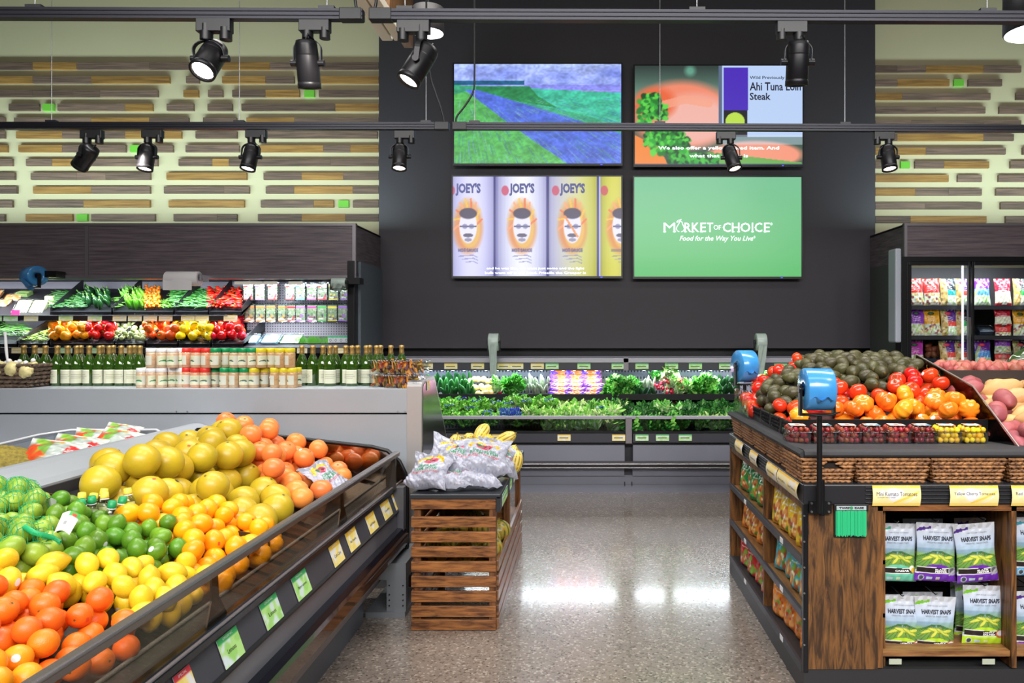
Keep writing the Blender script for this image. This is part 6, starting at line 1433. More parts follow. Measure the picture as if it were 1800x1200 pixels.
K_b2 = bell('striped_bell_pepper', 'f0641a', 'red-orange bell pepper next to the tomatillos on the middle shelf', 'red-orange bell peppers'); K_by = bell('yellow_bell_pepper', 'f6cc0c', 'yellow bell pepper in the big yellow heap on the middle shelf', 'yellow bell peppers')
K_b3 = bell('red_bell_pepper', 'd81c18', 'red bell pepper at the right end of the middle shelf heap', 'red bell peppers, right')
K_to = kind('tomatillo', f_tom(.024, 6, .06, .9), mat('tomatillo_husk', 'a8b878', .5, var=.15, scale=30, rnd=.15), .024, 'pale green tomatillo in the middle shelf bin', 'tomatillo', 'tomatillos on the middle shelf', n=18, mm=10)
K_gb = vk('green_bean', .12, .0045, '3f7a26', 'green bean in the left bins of the middle shelf', 'green beans', 1.5, cat='bean')
K_pp = vk('pale_pea_pod', .08, .008, '9ac05c', 'pale green pod in the second bin of the middle shelf', 'pale pods', 1.0, cat='bean')
def heap(K, px0, px1, Dy0, Dy1, bed, n, rr, top, layers=3, kk=.9, orient=None, sc=(.9, 1.1), m=None):
    """a bin of one kind, filled by settling"""
    S_ = Settle(bed); cnt = 0
    for l in range(layers):
        pts = []
        for _ in range(1500):
            y = RH.uniform(Dy0, Dy1); x = RH.uniform((px0-HX)*y/F, (px1-HX)*y/F)
            if any((a-x)**2+(b-y)**2 < (rr*(1.9, 2.1, 2.4, 2.6)[l])**2 for a, b in pts): continue
            pts.append((x, y))
        for x, y in pts:
            if cnt >= n: break
            z = S_.drop(x, y, rr, kk)
            if z > bed(x, y)+top: S_.p.pop(); continue
            rot = orient(RH) if orient else rrot(RH); (K if not isinstance(K, list) else RH.choice(K)).put((x, y, z), rot, RH.uniform(*sc), R=RH); cnt += 1
    return S_
bU = lambda x, y: S1Z+.052+.42*max(0, y-S1Y)
bM = lambda x, y: S2Z+.05+.28*max(0, y-S2Y)
def bin_(px0, px1, D, z, h, label, dep=.5, slope=.5):
    a, b = (px0-HX)*D/F, (px1-HX)*D/F; t = thing('produce_bin', label, 'produce bin', ((a+b)/2, D+.2, z))
    for x in (a, b-.004): MB().prism([(D, z), (D+dep, z+dep*slope), (D+dep, z+dep*slope+.14), (D+.08, z+h+.05), (D, z+h)], 'x', x, x+.004).build('side_panel', M_blackp, t)
    MB().prism([(D, z+.03), (D+dep, z+.03+dep*slope*.85), (D+dep, z+dep*slope-.01), (D, z-.01)], 'x', a, b).build('bin_floor', M_blackp, t)
    MB().box(a+.006, b-.006, D-.002, D, z, z+h).tube([(a+.004, D-.002, z+h), (a+.01, D-.002, z+.008), (b-.01, D-.002, z+.008), (b-.004, D-.002, z+h)], .003, 5).build('clear_front', M_plast, t)
for i, (a, b) in enumerate(((88, 196), (198, 305), (307, 366), (367, 425))): bin_(a, b, S1Y+.01, S1Z+.005, .075, 'black sloping bin on the upper cooler shelf, %s from the left' % ORD[i])
for i, (a, b) in enumerate(((-60, 30), (32, 84), (88, 200), (203, 255), (257, 312), (314, 370), (372, 428))): bin_(a, b, S2Y+.01, S2Z+.005, .06, 'black sloping bin on the middle cooler shelf, %s from the left' % ORD[i], slope=.32)
flat = lambda a: (lambda R: Euler((R.uniform(0, 6), R.uniform(-.3, .3), R.uniform(-a, a))))
up = lambda R: Euler((R.uniform(-.4, .4), R.uniform(.6, 1.3), R.uniform(1.0, 2.2)))
heap(K_gc, 93, 150, S1Y+.04, 8.05, bU, 150, .010, .07, 4, orient=flat(.8)); heap(K_pb, 145, 192, S1Y+.06, 8.05, bU, 22, .026, .12, 3, orient=up)
heap(K_sr, 200, 216, S1Y+.04, 7.9, bU, 16, .011, .03, 2, orient=flat(1.5)); heap(K_lg, 220, 254, S1Y+.05, 8.0, bU, 30, .020, .10, 3, orient=up)
heap(K_hb, 256, 280, S1Y+.04, 8.1, bU, 95, .0165, .10, 4); heap(K_sr, 281, 303, S1Y+.04, 7.8, bU, 30, .011, .06, 3, orient=flat(1.5))
heap(K_ja, 303, 368, S1Y+.04, 8.05, bU, 150, .0155, .11, 4, orient=flat(.7)); heap(K_fr, 367, 422, S1Y+.04, 8.1, bU, 150, .016, .13, 4, orient=flat(1.6))
heap(K_bo, 92, 150, S2Y+.06, 7.95, bM, 34, .043, .15, 4); heap(K_br, 150, 200, S2Y+.06, 7.8, bM, 22, .043, .12, 3)
heap(K_to, 203, 254, S2Y+.04, 7.9, bM, 60, .0245, .09, 3); heap(K_b2, 258, 311, S2Y+.06, 7.85, bM, 26, .043, .14, 4); heap(K_by, 314, 371, S2Y+.06, 7.95, bM, 38, .043, .15, 4)
heap(K_b3, 373, 426, S2Y+.06, 7.9, bM, 26, .043, .14, 4); heap(K_gb, -20, 45, S2Y+.03, 7.9, lambda x, y: bM(x, y)+.04, 110, .012, .06, 4, orient=flat(.9)); heap(K_pp, 36, 84, S2Y+.04, 7.85, bM, 80, .011, .06, 4, orient=flat(1.5))
# packaged goods on the upper shelf, left
def tray(w, d, h, cv, label, name='produce_tray', inside=None, cat='produce pack', tilt=0):
    t = thing(name, label, cat, (0, 0, 0)); mb = MB()
    prof = lambda u, v: ((u-.5)*w*(1-.12*(v < .5)), (v-.5)*d, 0)
    mb.prism([(-w/2*.85, 0), (w/2*.85, 0), (w/2, h), (-w/2, h)], 'y', -d/2, -d/2+.002).prism([(-w/2*.85, 0), (w/2*.85, 0), (w/2, h), (-w/2, h)], 'y', d/2-.002, d/2)
    mb.prism([(-d/2, 0), (d/2, 0), (d/2, h), (-d/2, h)], 'x', -w/2, -w/2*.93).prism([(-d/2, 0), (d/2, 0), (d/2, h), (-d/2, h)], 'x', w/2*.93, w/2)
    mb.tube([(-w/2, -d/2, h), (w/2, -d/2, h), (w/2, d/2, h), (-w/2, d/2, h), (-w/2, -d/2, h)], .004, 5); mb.build('clear_tub', M_plast, t)
    mb = MB(); sheet(mb, cv, lambda u, v: ((u-.5)*w*.9, (v-.5)*d*.94, h*.8+.012*math.sin(PI*u)*math.sin(PI*v)+.003*math.sin(u*30)*math.sin(v*30))); 
    mb.box(-w/2*.8, w/2*.8, -d/2*.9, d/2*.9, .003, h*.78)
    mb.c = mb.c+[tuple(cv.a.mean((0, 1)))]*8; mb.build('filling', vcol('tray_filling', .4), t); return t
cvb2 = Cv(26, 30, 'b9b889'); cvb2.blobs(150, 0, 1, 0, 1, .045, ['d3d49a', 'c2c884', 'a8b070', 'e0dcb0'], 3, 1); cvb2.blobs(5, 0, 1, 0, 1, .05, ['d8906a'], 5)
tb1 = Src(tray(.155, .2, .05, cvb2, 'x', 'bean_pack'))
for i, px in enumerate((43, 70)): tb1.put(P(px, 545, 7.70), Euler((.95, 0, 0)), None, 'clear tray of shelled pale green beans, %s of the pair on the upper shelf' % ('left', 'right')[i])
tb1.put(P(93, 537, 7.86), Euler((.95, 0, .5)), None, 'clear tray of shelled beans tipped behind the front pair')
cvo = Cv(24, 20, 'e88a4c'); cvo.blobs(40, 0, 1, 0, 1, .1, ['f0a870', 'd87844', 'e8e0d8', '9aa870'], 4); to1 = Src(tray(.15, .13, .045, cvo, 'x', 'cut_vegetable_pack'))
for i, (px, py, D) in enumerate(((8, 558, 7.66), (6, 538, 7.82), (-8, 520, 7.95), (24, 528, 7.95))): to1.put(P(px, py, D), Euler((.6, 0, .1*i)), None, ['lower', 'middle', 'upper', 'rear right'][i]+' pack of cut orange vegetables at the far left of the upper shelf')
cvg = Cv(16, 16, '8fae5c'); cvg.blobs(20, 0, 1, 0, 1, .15, ['b8c880', '6f9a48'], 4); tray_g = tray(.16, .1, .05, cvg, 'pack of green vegetables under the blue bag roll', 'green_vegetable_pack'); place(tray_g, P(43, 520, 8.02), Euler((.4, 0, 0)))
p = P(19, 555, 7.56); card('price_sign', [p, p+Vector((.085, 0, 0)), p+Vector((.085, .01, .06)), p+Vector((0, .01, .06))], Cv(6, 5, 'd83c90'), 'small magenta sign among the packs at the left of the upper shelf', 'sign')
# price tags of the cooler shelves
def shelftags(D, zt_, zb_, lst, lb):
    for i, (a, b, c) in enumerate(lst):
        x0, x1 = (a-HX)*D/F, (b-HX)*D/F; cv = tagcv(c, 0, i+1); cv.rect(.12, .85, .46, .56, '8a8c70', .7)
        cv.a = cv.a*.5+rgb('f2ecd6')*.5 if c == 'y' else cv.a*.6+rgb('dcecd0')*.4
        card('price_tag', [(x0, D, zb_), (x1, D, zb_), (x1, D+.004, zt_), (x0, D+.004, zt_)], cv, '%s price tag on the %s, %s from the left' % ('cream' if c == 'y' else 'pale green', lb, ORD[i]), 'price tag')
shelftags(S1Y-.018, S1Z+.002, S1Z-.056, [(-22, 3, 'g'), (6, 31, 'g'), (42, 67, 'y'), (103, 128, 'g'), (154, 179, 'g'), (198, 222, 'y'), (225, 249, 'y'), (252, 276, 'y'), (279, 303, 'y'), (318, 342, 'y'), (343, 367, 'y'), (393, 417, 'y')], 'upper cooler shelf')
shelftags(S2Y-.018, S2Z+.002, S2Z-.056, [(20, 44, 'y'), (62, 85, 'y'), (103, 127, 'g'), (160, 182, 'g'), (214, 236, 'y'), (280, 303, 'y'), (522, 540, 'y'), (585, 612, 'y')], 'middle cooler shelf')
for i, px in enumerate((412, 437, 463, 507)): card('header_tag', [P(px, 500, 7.386), P(px+25, 500, 7.386), P(px+25, 494.5, 7.386), P(px, 494.5, 7.386)], Cv(6, 4, 'f6f2e4'), 'white lit tag under the canopy, %s from the left' % ORD[i], 'tag')
# hanging clamshell packs on the pegboard
def clam(c1, seed):
    t = thing('hanging_pack', 'x', 'produce pack', (0, 0, 0)); w, h, d = .102, .175, .04; cv = Cv(20, 34, '8a9a78'); cv.blobs(40, 0, 1, 0, .8, .09, ['6f8e4c', 'a8b080', 'c0bca8', '5f8a48', 'a8a090'], seed, .9); cv.blobs(8, .1, .9, .1, .4, .1, [c1, '8a3a34', 'e0a03c', '5a3a6a'], seed+1)
    cv.rect(0, 1, .8, .93, c1); cv.rect(0, 1, 0, .08, c1, .8); cv.rect(.15, .6, .1, .2, 'f4f0f0', .7)
    mb = MB(); sheet(mb, cv, lambda u, v: ((u-.5)*w*.9, -d*.8, .01+v*h*.92)); mb.build('printed_card', M_card, t)
    bx = MB(); bx.box(-w/2, w/2, -d, -d+.001, 0, h).box(-w/2, -w/2+.001, -d, 0, 0, h).box(w/2-.001, w/2, -d, 0, 0, h).box(-w/2, w/2, -d, 0, h-.001, h).tube([(-w/2, -d, 0), (w/2, -d, 0), (w/2, -d, h), (-w/2, -d, h), (-w/2, -d, 0)], .0025, 5).box(-.02, .02, -.004, 0, h, h+.02); bx.build('clear_shell', M_plast, t)
    MB().box(-w/2*.85, w/2*.85, -d*.7, -.004, .008, h*.8).build('herbs', mat('packed_herbs', '8a9a70', .6, var=.4, scale=60), t); return Src(t)
cl = {c: clam(h, i) for i, (c, h) in enumerate((('crimson', 'd8283c'), ('orange', 'f0823c'), ('magenta', 'c83c90'), ('green', '4fae4c'), ('yellow', 'e8c83c'), ('violet', 'b06ad0'), ('blue', '58a8c8')))}
for row, (py, lst) in enumerate(((529, [(438.7, 'crimson'), (459, 'violet'), (481, 'crimson'), (512, 'crimson'), (529.5, 'blue'), (549.5, 'magenta'), (568, 'crimson'), (587.5, 'yellow'), (608, 'violet')]),
                               (566, [(441, 'orange'), (460, 'orange'), (478, 'orange'), (499, 'orange'), (513, 'crimson'), (530, 'violet'), (550, 'magenta'), (567.5, 'green'), (585.5, 'yellow'), (604, 'violet'), (620, 'magenta')]))):
    for i, (px, c) in enumerate(lst):
        cl[c].put(P(px, py, 7.80), Euler((0, 0, 0)), None, '%s-labelled hanging clear pack, %s from the left in the %s pegboard row' % (c, ORD[i], ('upper', 'lower')[row])); 
        if i % 2 == 0: cl[c].put(P(px+3, py-3, 7.90), Euler((0, 0, .05)), None, '%s-labelled pack hanging behind, %s place, %s pegboard row' % (c, ORD[i], ('upper', 'lower')[row]))
hkk = thing('pegboard_hook_set', 'metal hooks carrying the hanging packs on the pegboard', 'hooks', P(520, 520, 7.93))
for py, n in ((499, 10), (536, 10)):
    for i in range(n): p = P(438+i*19.5, py, 7.93); MB().tube([p, p+Vector((0, -.17, 0)), p+Vector((0, -.18, .012))], .0025, 5).build('hook', M_steel, hkk)
MB().box(XP0, LCX1-.07, 7.80, 7.93, 1.655, 1.665).build('lower_ledge', M_shelf, LCOOL)
cvs = Cv(24, 18, 'e8ecec'); cvs.rect(0, .25, 0, 1, '6ab4dc'); cvs.rect(.75, 1, 0, 1, '6ab4dc'); cvs.ell(.5, .5, .25, .3, 'a8c4a0', .7)
trs = Src(tray(.17, .14, .07, cvs, 'x', 'sprout_pack')); cvs2 = Cv(24, 18, '6f9a5c'); cvs2.blobs(40, 0, 1, 0, 1, .07, ['8fb878', 'b8d0a8', '4f7a48'], 3); cvs2.rect(.25, .4, 0, 1, '58a8dc'); trs2 = Src(tray(.2, .16, .07, cvs2, 'x', 'sprout_pack'))
trs.put(P(443, 604, 7.62), Euler((.55, 0, 0)), None, 'white and blue sprout pack, left of the lower ledge'); trs.put(P(478, 604, 7.62), Euler((.55, 0, 0)), None, 'white and blue sprout pack, second on the lower ledge'); trs2.put(P(514, 604, 7.66), Euler((.55, 0, 0)), None, 'green sprout pack with blue bands on the lower ledge')
gm = MB(); R = random.Random(4)
for i in range(260):
    x = R.uniform(-.12, .12); y = R.uniform(-.06, .06); l = R.uniform(.06, .1); dx = R.uniform(-.02, .02); gm.add([(x-.002, y, 0), (x+.002, y, 0), (x+dx, y+R.uniform(-.02, .01), l)], [(0, 1, 2)])
gs = thing('wheatgrass_tray', 'x', 'wheatgrass', (0, 0, 0)); tag(gm.build('grass_blades', mat('wheatgrass', '6fc03c', .5, rnd=.1), gs), kind='stuff'); MB().box(-.125, .125, -.065, .065, -.04, 0).build('tray', M_blackp, gs); gs = Src(gs)
gs.put(P(537, 603, 7.62), None, .82, 'left tray of bright wheatgrass'); gs.put(P(561, 603, 7.62), Euler((0, 0, .2)), .82, 'right tray of bright wheatgrass')
ct = thing('sprout_carton', 'x', 'carton', (0, 0, 0)); cvc = Cv(14, 20, 'd8dce0'); cvc.rect(0, 1, .7, 1, '58c08c'); cvc.ell(.5, .35, .22, .2, '4f6a60'); cvc.ell(.5, .35, .15, .13, 'd8dce0')
mb = MB(); sheet(mb, cvc, lambda u, v: ((u-.5)*.074, -.03, v*.1)); mb.build('printed_front', M_card, ct); MB().box(-.037, .037, -.029, .03, 0, .1).build('carton_body', M_white, ct); ct = Src(ct)
for i in range(5): ct.put(P(582+i*9.3, 602, 7.6+.0*i), None, .66 if 0 else .68, 'small white and green carton beside the wheatgrass, %s from the left' % ORD[i])
# rolls on the canopy
for (px, py, r, w, m, lb, yaw) in ((60, 485, .093, .15, m_blue, 'blue roll of bags hung below the left cooler canopy', -.5), (596, 497, .045, .13, m_gray, 'small grey-green bag roll at the right end of the left cooler canopy', 0)):
    c = P(px, py, 7.25); holder(c, r, w, m, lb, yaw=yaw, arm=(c.x+w*.4, c.x+w*.4+.14, c.y+.01, c.y+.14, c.z-.01, c.z+.05), tail=.03)
c = P(322, 490, 7.28); t = thing('paper_towel_roll', 'white paper towel roll mounted under the left cooler canopy', 'paper towel roll', c)
rollmesh(.07, .31).move(Matrix.Translation(c)).build('paper_roll', mat('paper_towel', 'e6e2e4', .8), t)
MB().grid(lambda u, v: (c.x-.155+.27*u, c.y-.07+.004*math.sin(u*8), c.z-.11*v), 8, 4).build('loose_sheet', mat('paper_towel', '', 0), t)
MB().cyl(c-Vector((.17, 0, 0)), c+Vector((.18, 0, 0)), .012, n=10).box(c.x+.165, c.x+.18, c.y-.02, c.y+.13, c.z-.02, c.z+.04).box(c.x-.18, c.x-.165, c.y-.02, c.y+.13, c.z-.02, c.z+.04).build('roll_holder', M_steel, t)
# ================================================================ salad bags behind the glass doors
def salcv(c, kind_, seed):
    cv = Cv(34, 54, c); cv.noise(.12, seed, 5, 5)
    if kind_ == 'kit': cv.rect(0, 1, 0, .46, 'd8dcc8'); cv.blobs(46, .05, .95, .04, .44, .07, ['a8c878', 'e4e8d8', '8a3a4a', 'c8d8a0', 'd89a5c'], seed)
    if kind_ == 'side': cv.rect(0, .38, 0, 1, 'c8a868'); cv.blobs(34, 0, .38, 0, 1, .07, ['d8a85c', '8a6a3c', 'e8d8a8', 'a8b860'], seed); cv.rect(.38, 1, 0, .36, 'e0e8d8'); cv.blobs(26, .38, 1, 0, .36, .06, ['b8d890', 'f0f2e8', '90b868'], seed+1); cv.rect(.38, 1, .36, .55, {'1f2c34': '1aa0a0', '243434': '3fb85c'}.get(c, 'e8483c' if c == '5a2a8c' else '7a38b0'))
    if kind_ == 'blue': cv.rect(0, 1, 0, .62, '5c9ae0'); cv.rect(0, 1, 0, .36, 'c8dcc0'); cv.blobs(34, 0, 1, 0, .36, .07, ['98c870', 'dfe8c8', 'b8d8a0'], seed); cv.poly([(0, .3), (.4, .8), (.2, .8), (0, .5)], 'a8b880')
    if kind_ == 'band': cv.rect(0, 1, 0, .5, 'e8e0c8'); cv.blobs(26, 0, 1, .05, .48, .07, ['f4ecd8', 'd8d8b8', 'c8d8a8'], seed); cv.rect(0, 1, 0, .08, 'c82c3c'); cv.line([(0, .5), (.5, .56), (1, .5)], .04, 'e8e0e0')
    cv.ell(.45, .84, .2, .06, '1c2c24' if kind_ == 'kit' else 'e02c48', 1); cv.ell(.45, .84, .15, .035, '4f7a58' if kind_ == 'kit' else 'f05c6c', 1)
    for k in range(3): cv.line([(.2, .70-.07*k), (.45, .72-.07*k), (.7, .69-.07*k)], .03, 'f6e8ec', .75)
    cv.rect(.35, .65, .03, .09, 'f4f4ec'); return cv
sal = {}
def salad(key, c, k, seed):
    if key not in sal: sal[key] = Src(pouch(.165, .275, .06, salcv(c, k, seed), 'x', 'salad bag', 'salad_bag', back='a8b098', wr=.003, seed=seed, sealtop=.06))
    return sal[key]
SB = [('red', 'e0302c', 'kit', 1), ('purple', '8c38b4', 'kit', 2), ('golden', 'f0a81c', 'kit', 3), ('dark green', '1f2c34', 'side', 4), ('violet striped', '5a2a8c', 'side', 5), ('blue and purple', '6a2c98', 'blue', 6), ('crimson banded', 'd02038', 'band', 7), ('magenta', 'c83cb0', 'kit', 8), ('dark', '243434', 'side', 9)]
SBd = {s[0]: s for s in SB}
def ps(key, px, py, D, lb, s_=1, rz=0, rot=None): a = salad(*SBd[key]); a.put(P(px, py, D), rot or Euler((-.12, RH.uniform(-.05, .05), rz)), s_, lb)
grid_ = [(537, [(1611, 'red'), (1640, 'red'), (1668, 'dark green'), (1693, 'violet striped'), (1727, 'blue and purple')]), (591, [(1612, 'purple'), (1641, 'golden'), (1669, 'violet striped'), (1694, 'dark')]), (646, [(1611, 'magenta'), (1668, 'violet striped'), (1694, 'violet striped'), (1729, 'blue and purple')])]
for r_, (py, lst) in enumerate(grid_):
    for i, (px, k) in enumerate(lst): ps(k, px, py, 7.58, '%s salad bag, %s from left, %s shelf behind glass doors' % (k, ORD[i], ('top', 'middle', 'lower')[r_]), .98)
for i, (px, py, k) in enumerate([(1764, 537, 'crimson banded'), (1764, 572, 'crimson banded'), (1764, 598, 'red'), (1763, 622, 'purple'), (1763, 646, 'red')]):
    ps(k, px, py, 7.6, '%s salad bag stacked behind the second glass door, %s from the top' % (k, ORD[i]), .98 if i == 0 else (1, 1, .62))
for i, (px, py, k) in enumerate([(1796, 537, 'dark'), (1796, 592, 'golden'), (1796, 646, 'dark green')]): ps(k, px, py, 7.6, '%s salad bag at the right edge of the view, %s from the top' % (k, ORD[i]), .98)
dt = Src(tray(.15, .1, .09, Cv(8, 8, '2c3440'), 'x', 'dark_salad_box')); dt.put(P(1728, 590, 7.62), Euler((.5, 0, 0)), None, 'dark clear salad box alone behind the second glass door'); dt.put(P(1640, 645, 7.6), Euler((.4, 0, 0)), None, 'clear box on the lower shelf between the magenta and striped salad bags')
K_bs = kind('packed_sweet_potato', f_root(1.7, .035, .2, 2), mat('brown_potato_skin', '8a4a30', .5, var=.2, scale=12, rnd=.15), .035, 'brown sweet potato piled on the lower shelf behind the glass', 'sweet potato', 'brown sweet potatoes behind glass', n=14, mm=10)
for i in range(7): K_bs.put(P(1632+9*(i % 3), 622-8*(i//3), 7.72), rrot(RH), .9)
# ================================================================ vegetables in the low case
def leafmesh(n, L, W, spread, crk, cols, rib=None, seed=0, nu=3, nv=5, up_=1.0):
    mb = MB(); R = random.Random(seed); cs = []
    for i in range(n):
        a = R.uniform(0, 2*PI); e = R.uniform(0, spread); d = Vector((math.sin(e)*math.cos(a), math.sin(e)*math.sin(a), math.cos(e)*up_)).normalized(); s_ = d.cross(Vector((math.sin(a*3), math.cos(a*2), .3))).normalized(); n_ = d.cross(s_)
        l = L*R.uniform(.7, 1.1); w = W*R.uniform(.7, 1.2); c = rgb(R.choice(cols)); ph = R.uniform(0, 6); curl = R.uniform(.1, .6)
        def f(u, v): x = (u-.5)*w*(math.sin(PI*min(1, .12+v*.85))**.7); return d*l*v*(1-.1*v)+s_*x+n_*(crk*math.sin(v*9+ph+u*7)*(.3+abs(u-.5)*2)+curl*l*v*v*.5-abs(u-.5)*w*.3)
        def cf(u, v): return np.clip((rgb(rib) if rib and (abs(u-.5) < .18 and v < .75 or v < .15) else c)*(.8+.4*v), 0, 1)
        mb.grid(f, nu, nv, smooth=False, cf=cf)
    return mb
M_leaf = vcol('leaf', .45, rnd=.12)
def bunch(name, label, cat, group, *a, **k):
    o = leafmesh(*a, **k).build(name, M_leaf); tag(o, label, cat, group); return Src(o)
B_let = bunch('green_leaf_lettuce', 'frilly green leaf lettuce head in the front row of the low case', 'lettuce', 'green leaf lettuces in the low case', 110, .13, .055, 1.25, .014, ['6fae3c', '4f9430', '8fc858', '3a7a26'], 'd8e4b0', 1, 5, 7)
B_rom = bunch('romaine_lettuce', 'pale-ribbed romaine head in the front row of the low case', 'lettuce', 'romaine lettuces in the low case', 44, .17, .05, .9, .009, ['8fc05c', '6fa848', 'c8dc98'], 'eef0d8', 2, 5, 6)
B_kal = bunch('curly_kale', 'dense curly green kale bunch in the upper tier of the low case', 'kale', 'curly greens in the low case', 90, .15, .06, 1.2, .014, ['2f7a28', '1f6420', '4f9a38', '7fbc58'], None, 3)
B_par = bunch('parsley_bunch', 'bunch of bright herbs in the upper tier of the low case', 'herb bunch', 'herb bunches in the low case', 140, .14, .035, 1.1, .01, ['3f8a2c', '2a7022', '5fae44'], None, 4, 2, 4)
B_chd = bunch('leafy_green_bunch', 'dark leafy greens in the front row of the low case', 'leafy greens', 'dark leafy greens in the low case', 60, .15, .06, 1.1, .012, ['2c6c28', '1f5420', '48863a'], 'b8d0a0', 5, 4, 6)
B_rad = thing('radish_bunch', 'radish bunch with red roots and leaves in the low case', 'radishes', (0, 0, 0), 'radish bunches in the low case')
leafmesh(16, .15, .05, .7, .01, ['4f9a38', '6fb04c', 'a8cc78'], 'dfe8c8', 6).build('leaves', M_leaf, B_rad); R = random.Random(8)
for i in range(9): a = i*.7; MB().sphere((.03*math.cos(a)*(1+i % 2), .03*math.sin(a)-.03, -.03-.012*(i % 3)), .0165, 12, 8).tube([(.03*math.cos(a)*(1+i % 2), .03*math.sin(a)-.03, -.044-.012*(i % 3)), (.035*math.cos(a), .03*math.sin(a)-.04, -.075)], [.003, .001], 5).build('radish', mat('radish_skin', 'c82440', .3, var=.1) if i != 4 else mat('white_radish', 'ece4d8', .4), B_rad)
B_rad = Src(B_rad)
def f_cuke(L, r): return lambda d: Vector((d.x*L/2, d.y*r*(1-.2*d.x**6)+.15*r*d.x*d.x, d.z*r*(1-.2*d.x**6)))
K_cu = kind('cucumber', f_cuke(.22, .024), mat('cucumber_skin', '2c6a34', .3, var=.2, scale=30, rnd=.15), .024, 'dark green cucumber standing in the left of the low case', 'cucumber', 'cucumbers, left of the low case', n=14, mm=12, extras=[('end', MB().sphere((.106, 0, 0), .009, 8, 6), M_calyx)])
K_zu = kind('zucchini', f_cuke(.2, .022), mat('zucchini_skin', '24502c', .3, var=.35, scale=45, rnd=.15), .022, 'dark speckled zucchini in the right part of the low case', 'zucchini', 'zucchini, right of the low case', n=14, mm=12)
K_gu = kind('white_zucchini', f_cuke(.22, .019), mat('pale_zucchini_skin', 'a8b8a0', .3, var=.4, scale=40, rnd=.1), .019, 'pale grey-green long squash beside the bagged carrots', 'zucchini', 'pale long squashes in the low case', n=14, mm=12)
K_ys = kind('yellow_squash', f_pear(.032, 1.25, .3), mat('pale_yellow_squash', 'f0dc8c', .3, var=.05, rnd=.05), .032, 'pale yellow squash in the cream heap of the low case', 'squash', 'pale yellow squashes', n=16, mm=10)
bS = lambda x, y: .905+.28*max(0, y-7.84)
standc = lambda R: Euler((R.uniform(-.5, .5), R.uniform(.55, 1.15), 1.57+R.uniform(-.45, .45)))
def rowk(K, px0, px1, n, py, D, rot, s_=1.0, jit=1.5):
    for i in range(n): K.put(P(px0+(px1-px0)*(i+.5)/n+RH.uniform(-jit, jit), py+RH.uniform(-2, 2), D+RH.uniform(-.02, .02)), rot(RH), s_*RH.uniform(.92, 1.05), R=RH)
rowk(K_cu, 752, 830, 10, 666, 8.05, standc, .9); rowk(K_cu, 768, 832, 10, 678, 7.97, standc); rowk(K_cu, 776, 834, 8, 688, 7.90, standc, .9)
rowk(K_ys, 824, 868, 6, 668, 8.02, rrot); rowk(K_ys, 828, 866, 6, 680, 7.94, rrot); rowk(K_ys, 838, 868, 4, 691, 7.88, rrot)
B_rad.put(P(872, 683, 7.92), Euler((.6, 0, 0)), 1.0); B_rad.put(P(869, 690, 7.86), Euler((.6, 0, 1)), .9)
for px, py, s_ in ((888, 675, 1.0), (905, 668, .95), (915, 680, 1.0), (895, 690, .9)): B_par.put(P(px, py+8, 7.95), Euler((.5, 0, px)), s_)
rowk(K_gu, 922, 966, 7, 672, 8.03, standc); rowk(K_gu, 926, 962, 7, 684, 7.94, standc, .9)
# bagged carrots
cvk = Cv(40, 16, 'dc6a28'); 
for i in range(12): cvk.line([(0, .05+i*.08), (1, .08+i*.08)], .02, ['e8884c', 'c0501c'][i % 2], .8)
cvk.poly([(.0, 0), (.28, 0), (.40, .5), (.2, 1), (0, 1)], '5a2c9c'); cvk.poly([(.78, 0), (1, 0), (1, 1), (.9, 1), (.7, .5)], '5a2c9c'); cvk.noise(.12, 3, 2, 2)
K_cb = Src(pouch(.24, .085, .06, cvk, 'purple and orange bag of carrots in the stack in the middle of the low case', 'carrot bag', 'carrot_bag', back='e07438', wr=.003, sealtop=.02, group='carrot bags in the low case', tm=M_printbag))
for i in range(7):
    for j, px in enumerate((984, 1012, 1040)): K_cb.put(P(px+RH.uniform(-3, 3), 701-7.5*i, 7.86+.035*i), Euler((-.15, RH.uniform(-.06, .06), RH.uniform(-.15, .15))), .92)
for px, py, s_ in ((1075, 690, 1.25), (1092, 680, 1.3), (1105, 695, 1.15), (1085, 672, 1.1), (1108, 672, 1.0)): B_kal.put(P(px, py+12, 7.93), Euler((.45, 0, px)), s_)
rowk(K_gu, 1118, 1152, 6, 678, 7.98, standc); rowk(K_zu, 1116, 1154, 5, 690, 7.9, standc, .9)
for px, py in ((1160, 668), (1178, 676), (1196, 672), (1168, 688), (1186, 690), (1204, 684), (1192, 660), (1172, 658)): B_rad.put(P(px, py+2, 7.93), Euler((.7, RH.uniform(-.3, .3), RH.uniform(0, 6))), 1.0)
for px, py in ((1152, 668), (1208, 695)): B_par.put(P(px, py, 7.98), Euler((.5, 0, px)), .9)
for px, py, s_ in ((1222, 700, 1.2), (1240, 692, 1.35), (1256, 704, 1.1), (1232, 680, 1.2), (1248, 678, 1.1)): B_kal.put(P(px, py+4, 7.93), Euler((.45, 0, px)), s_)
rowk(K_zu, 1262, 1300, 6, 672, 8.0, standc); rowk(K_zu, 1264, 1300, 6, 685, 7.92, standc)
for px in range(1345, 1440, 12): B_par.put(P(px, 672+RH.uniform(-4, 6), 7.95), Euler((.4, 0, px)), 1.1)
for px in (1325, 1340): K_cb.put(P(px, 672, 7.9), Euler((0, 0, .2)), .9)
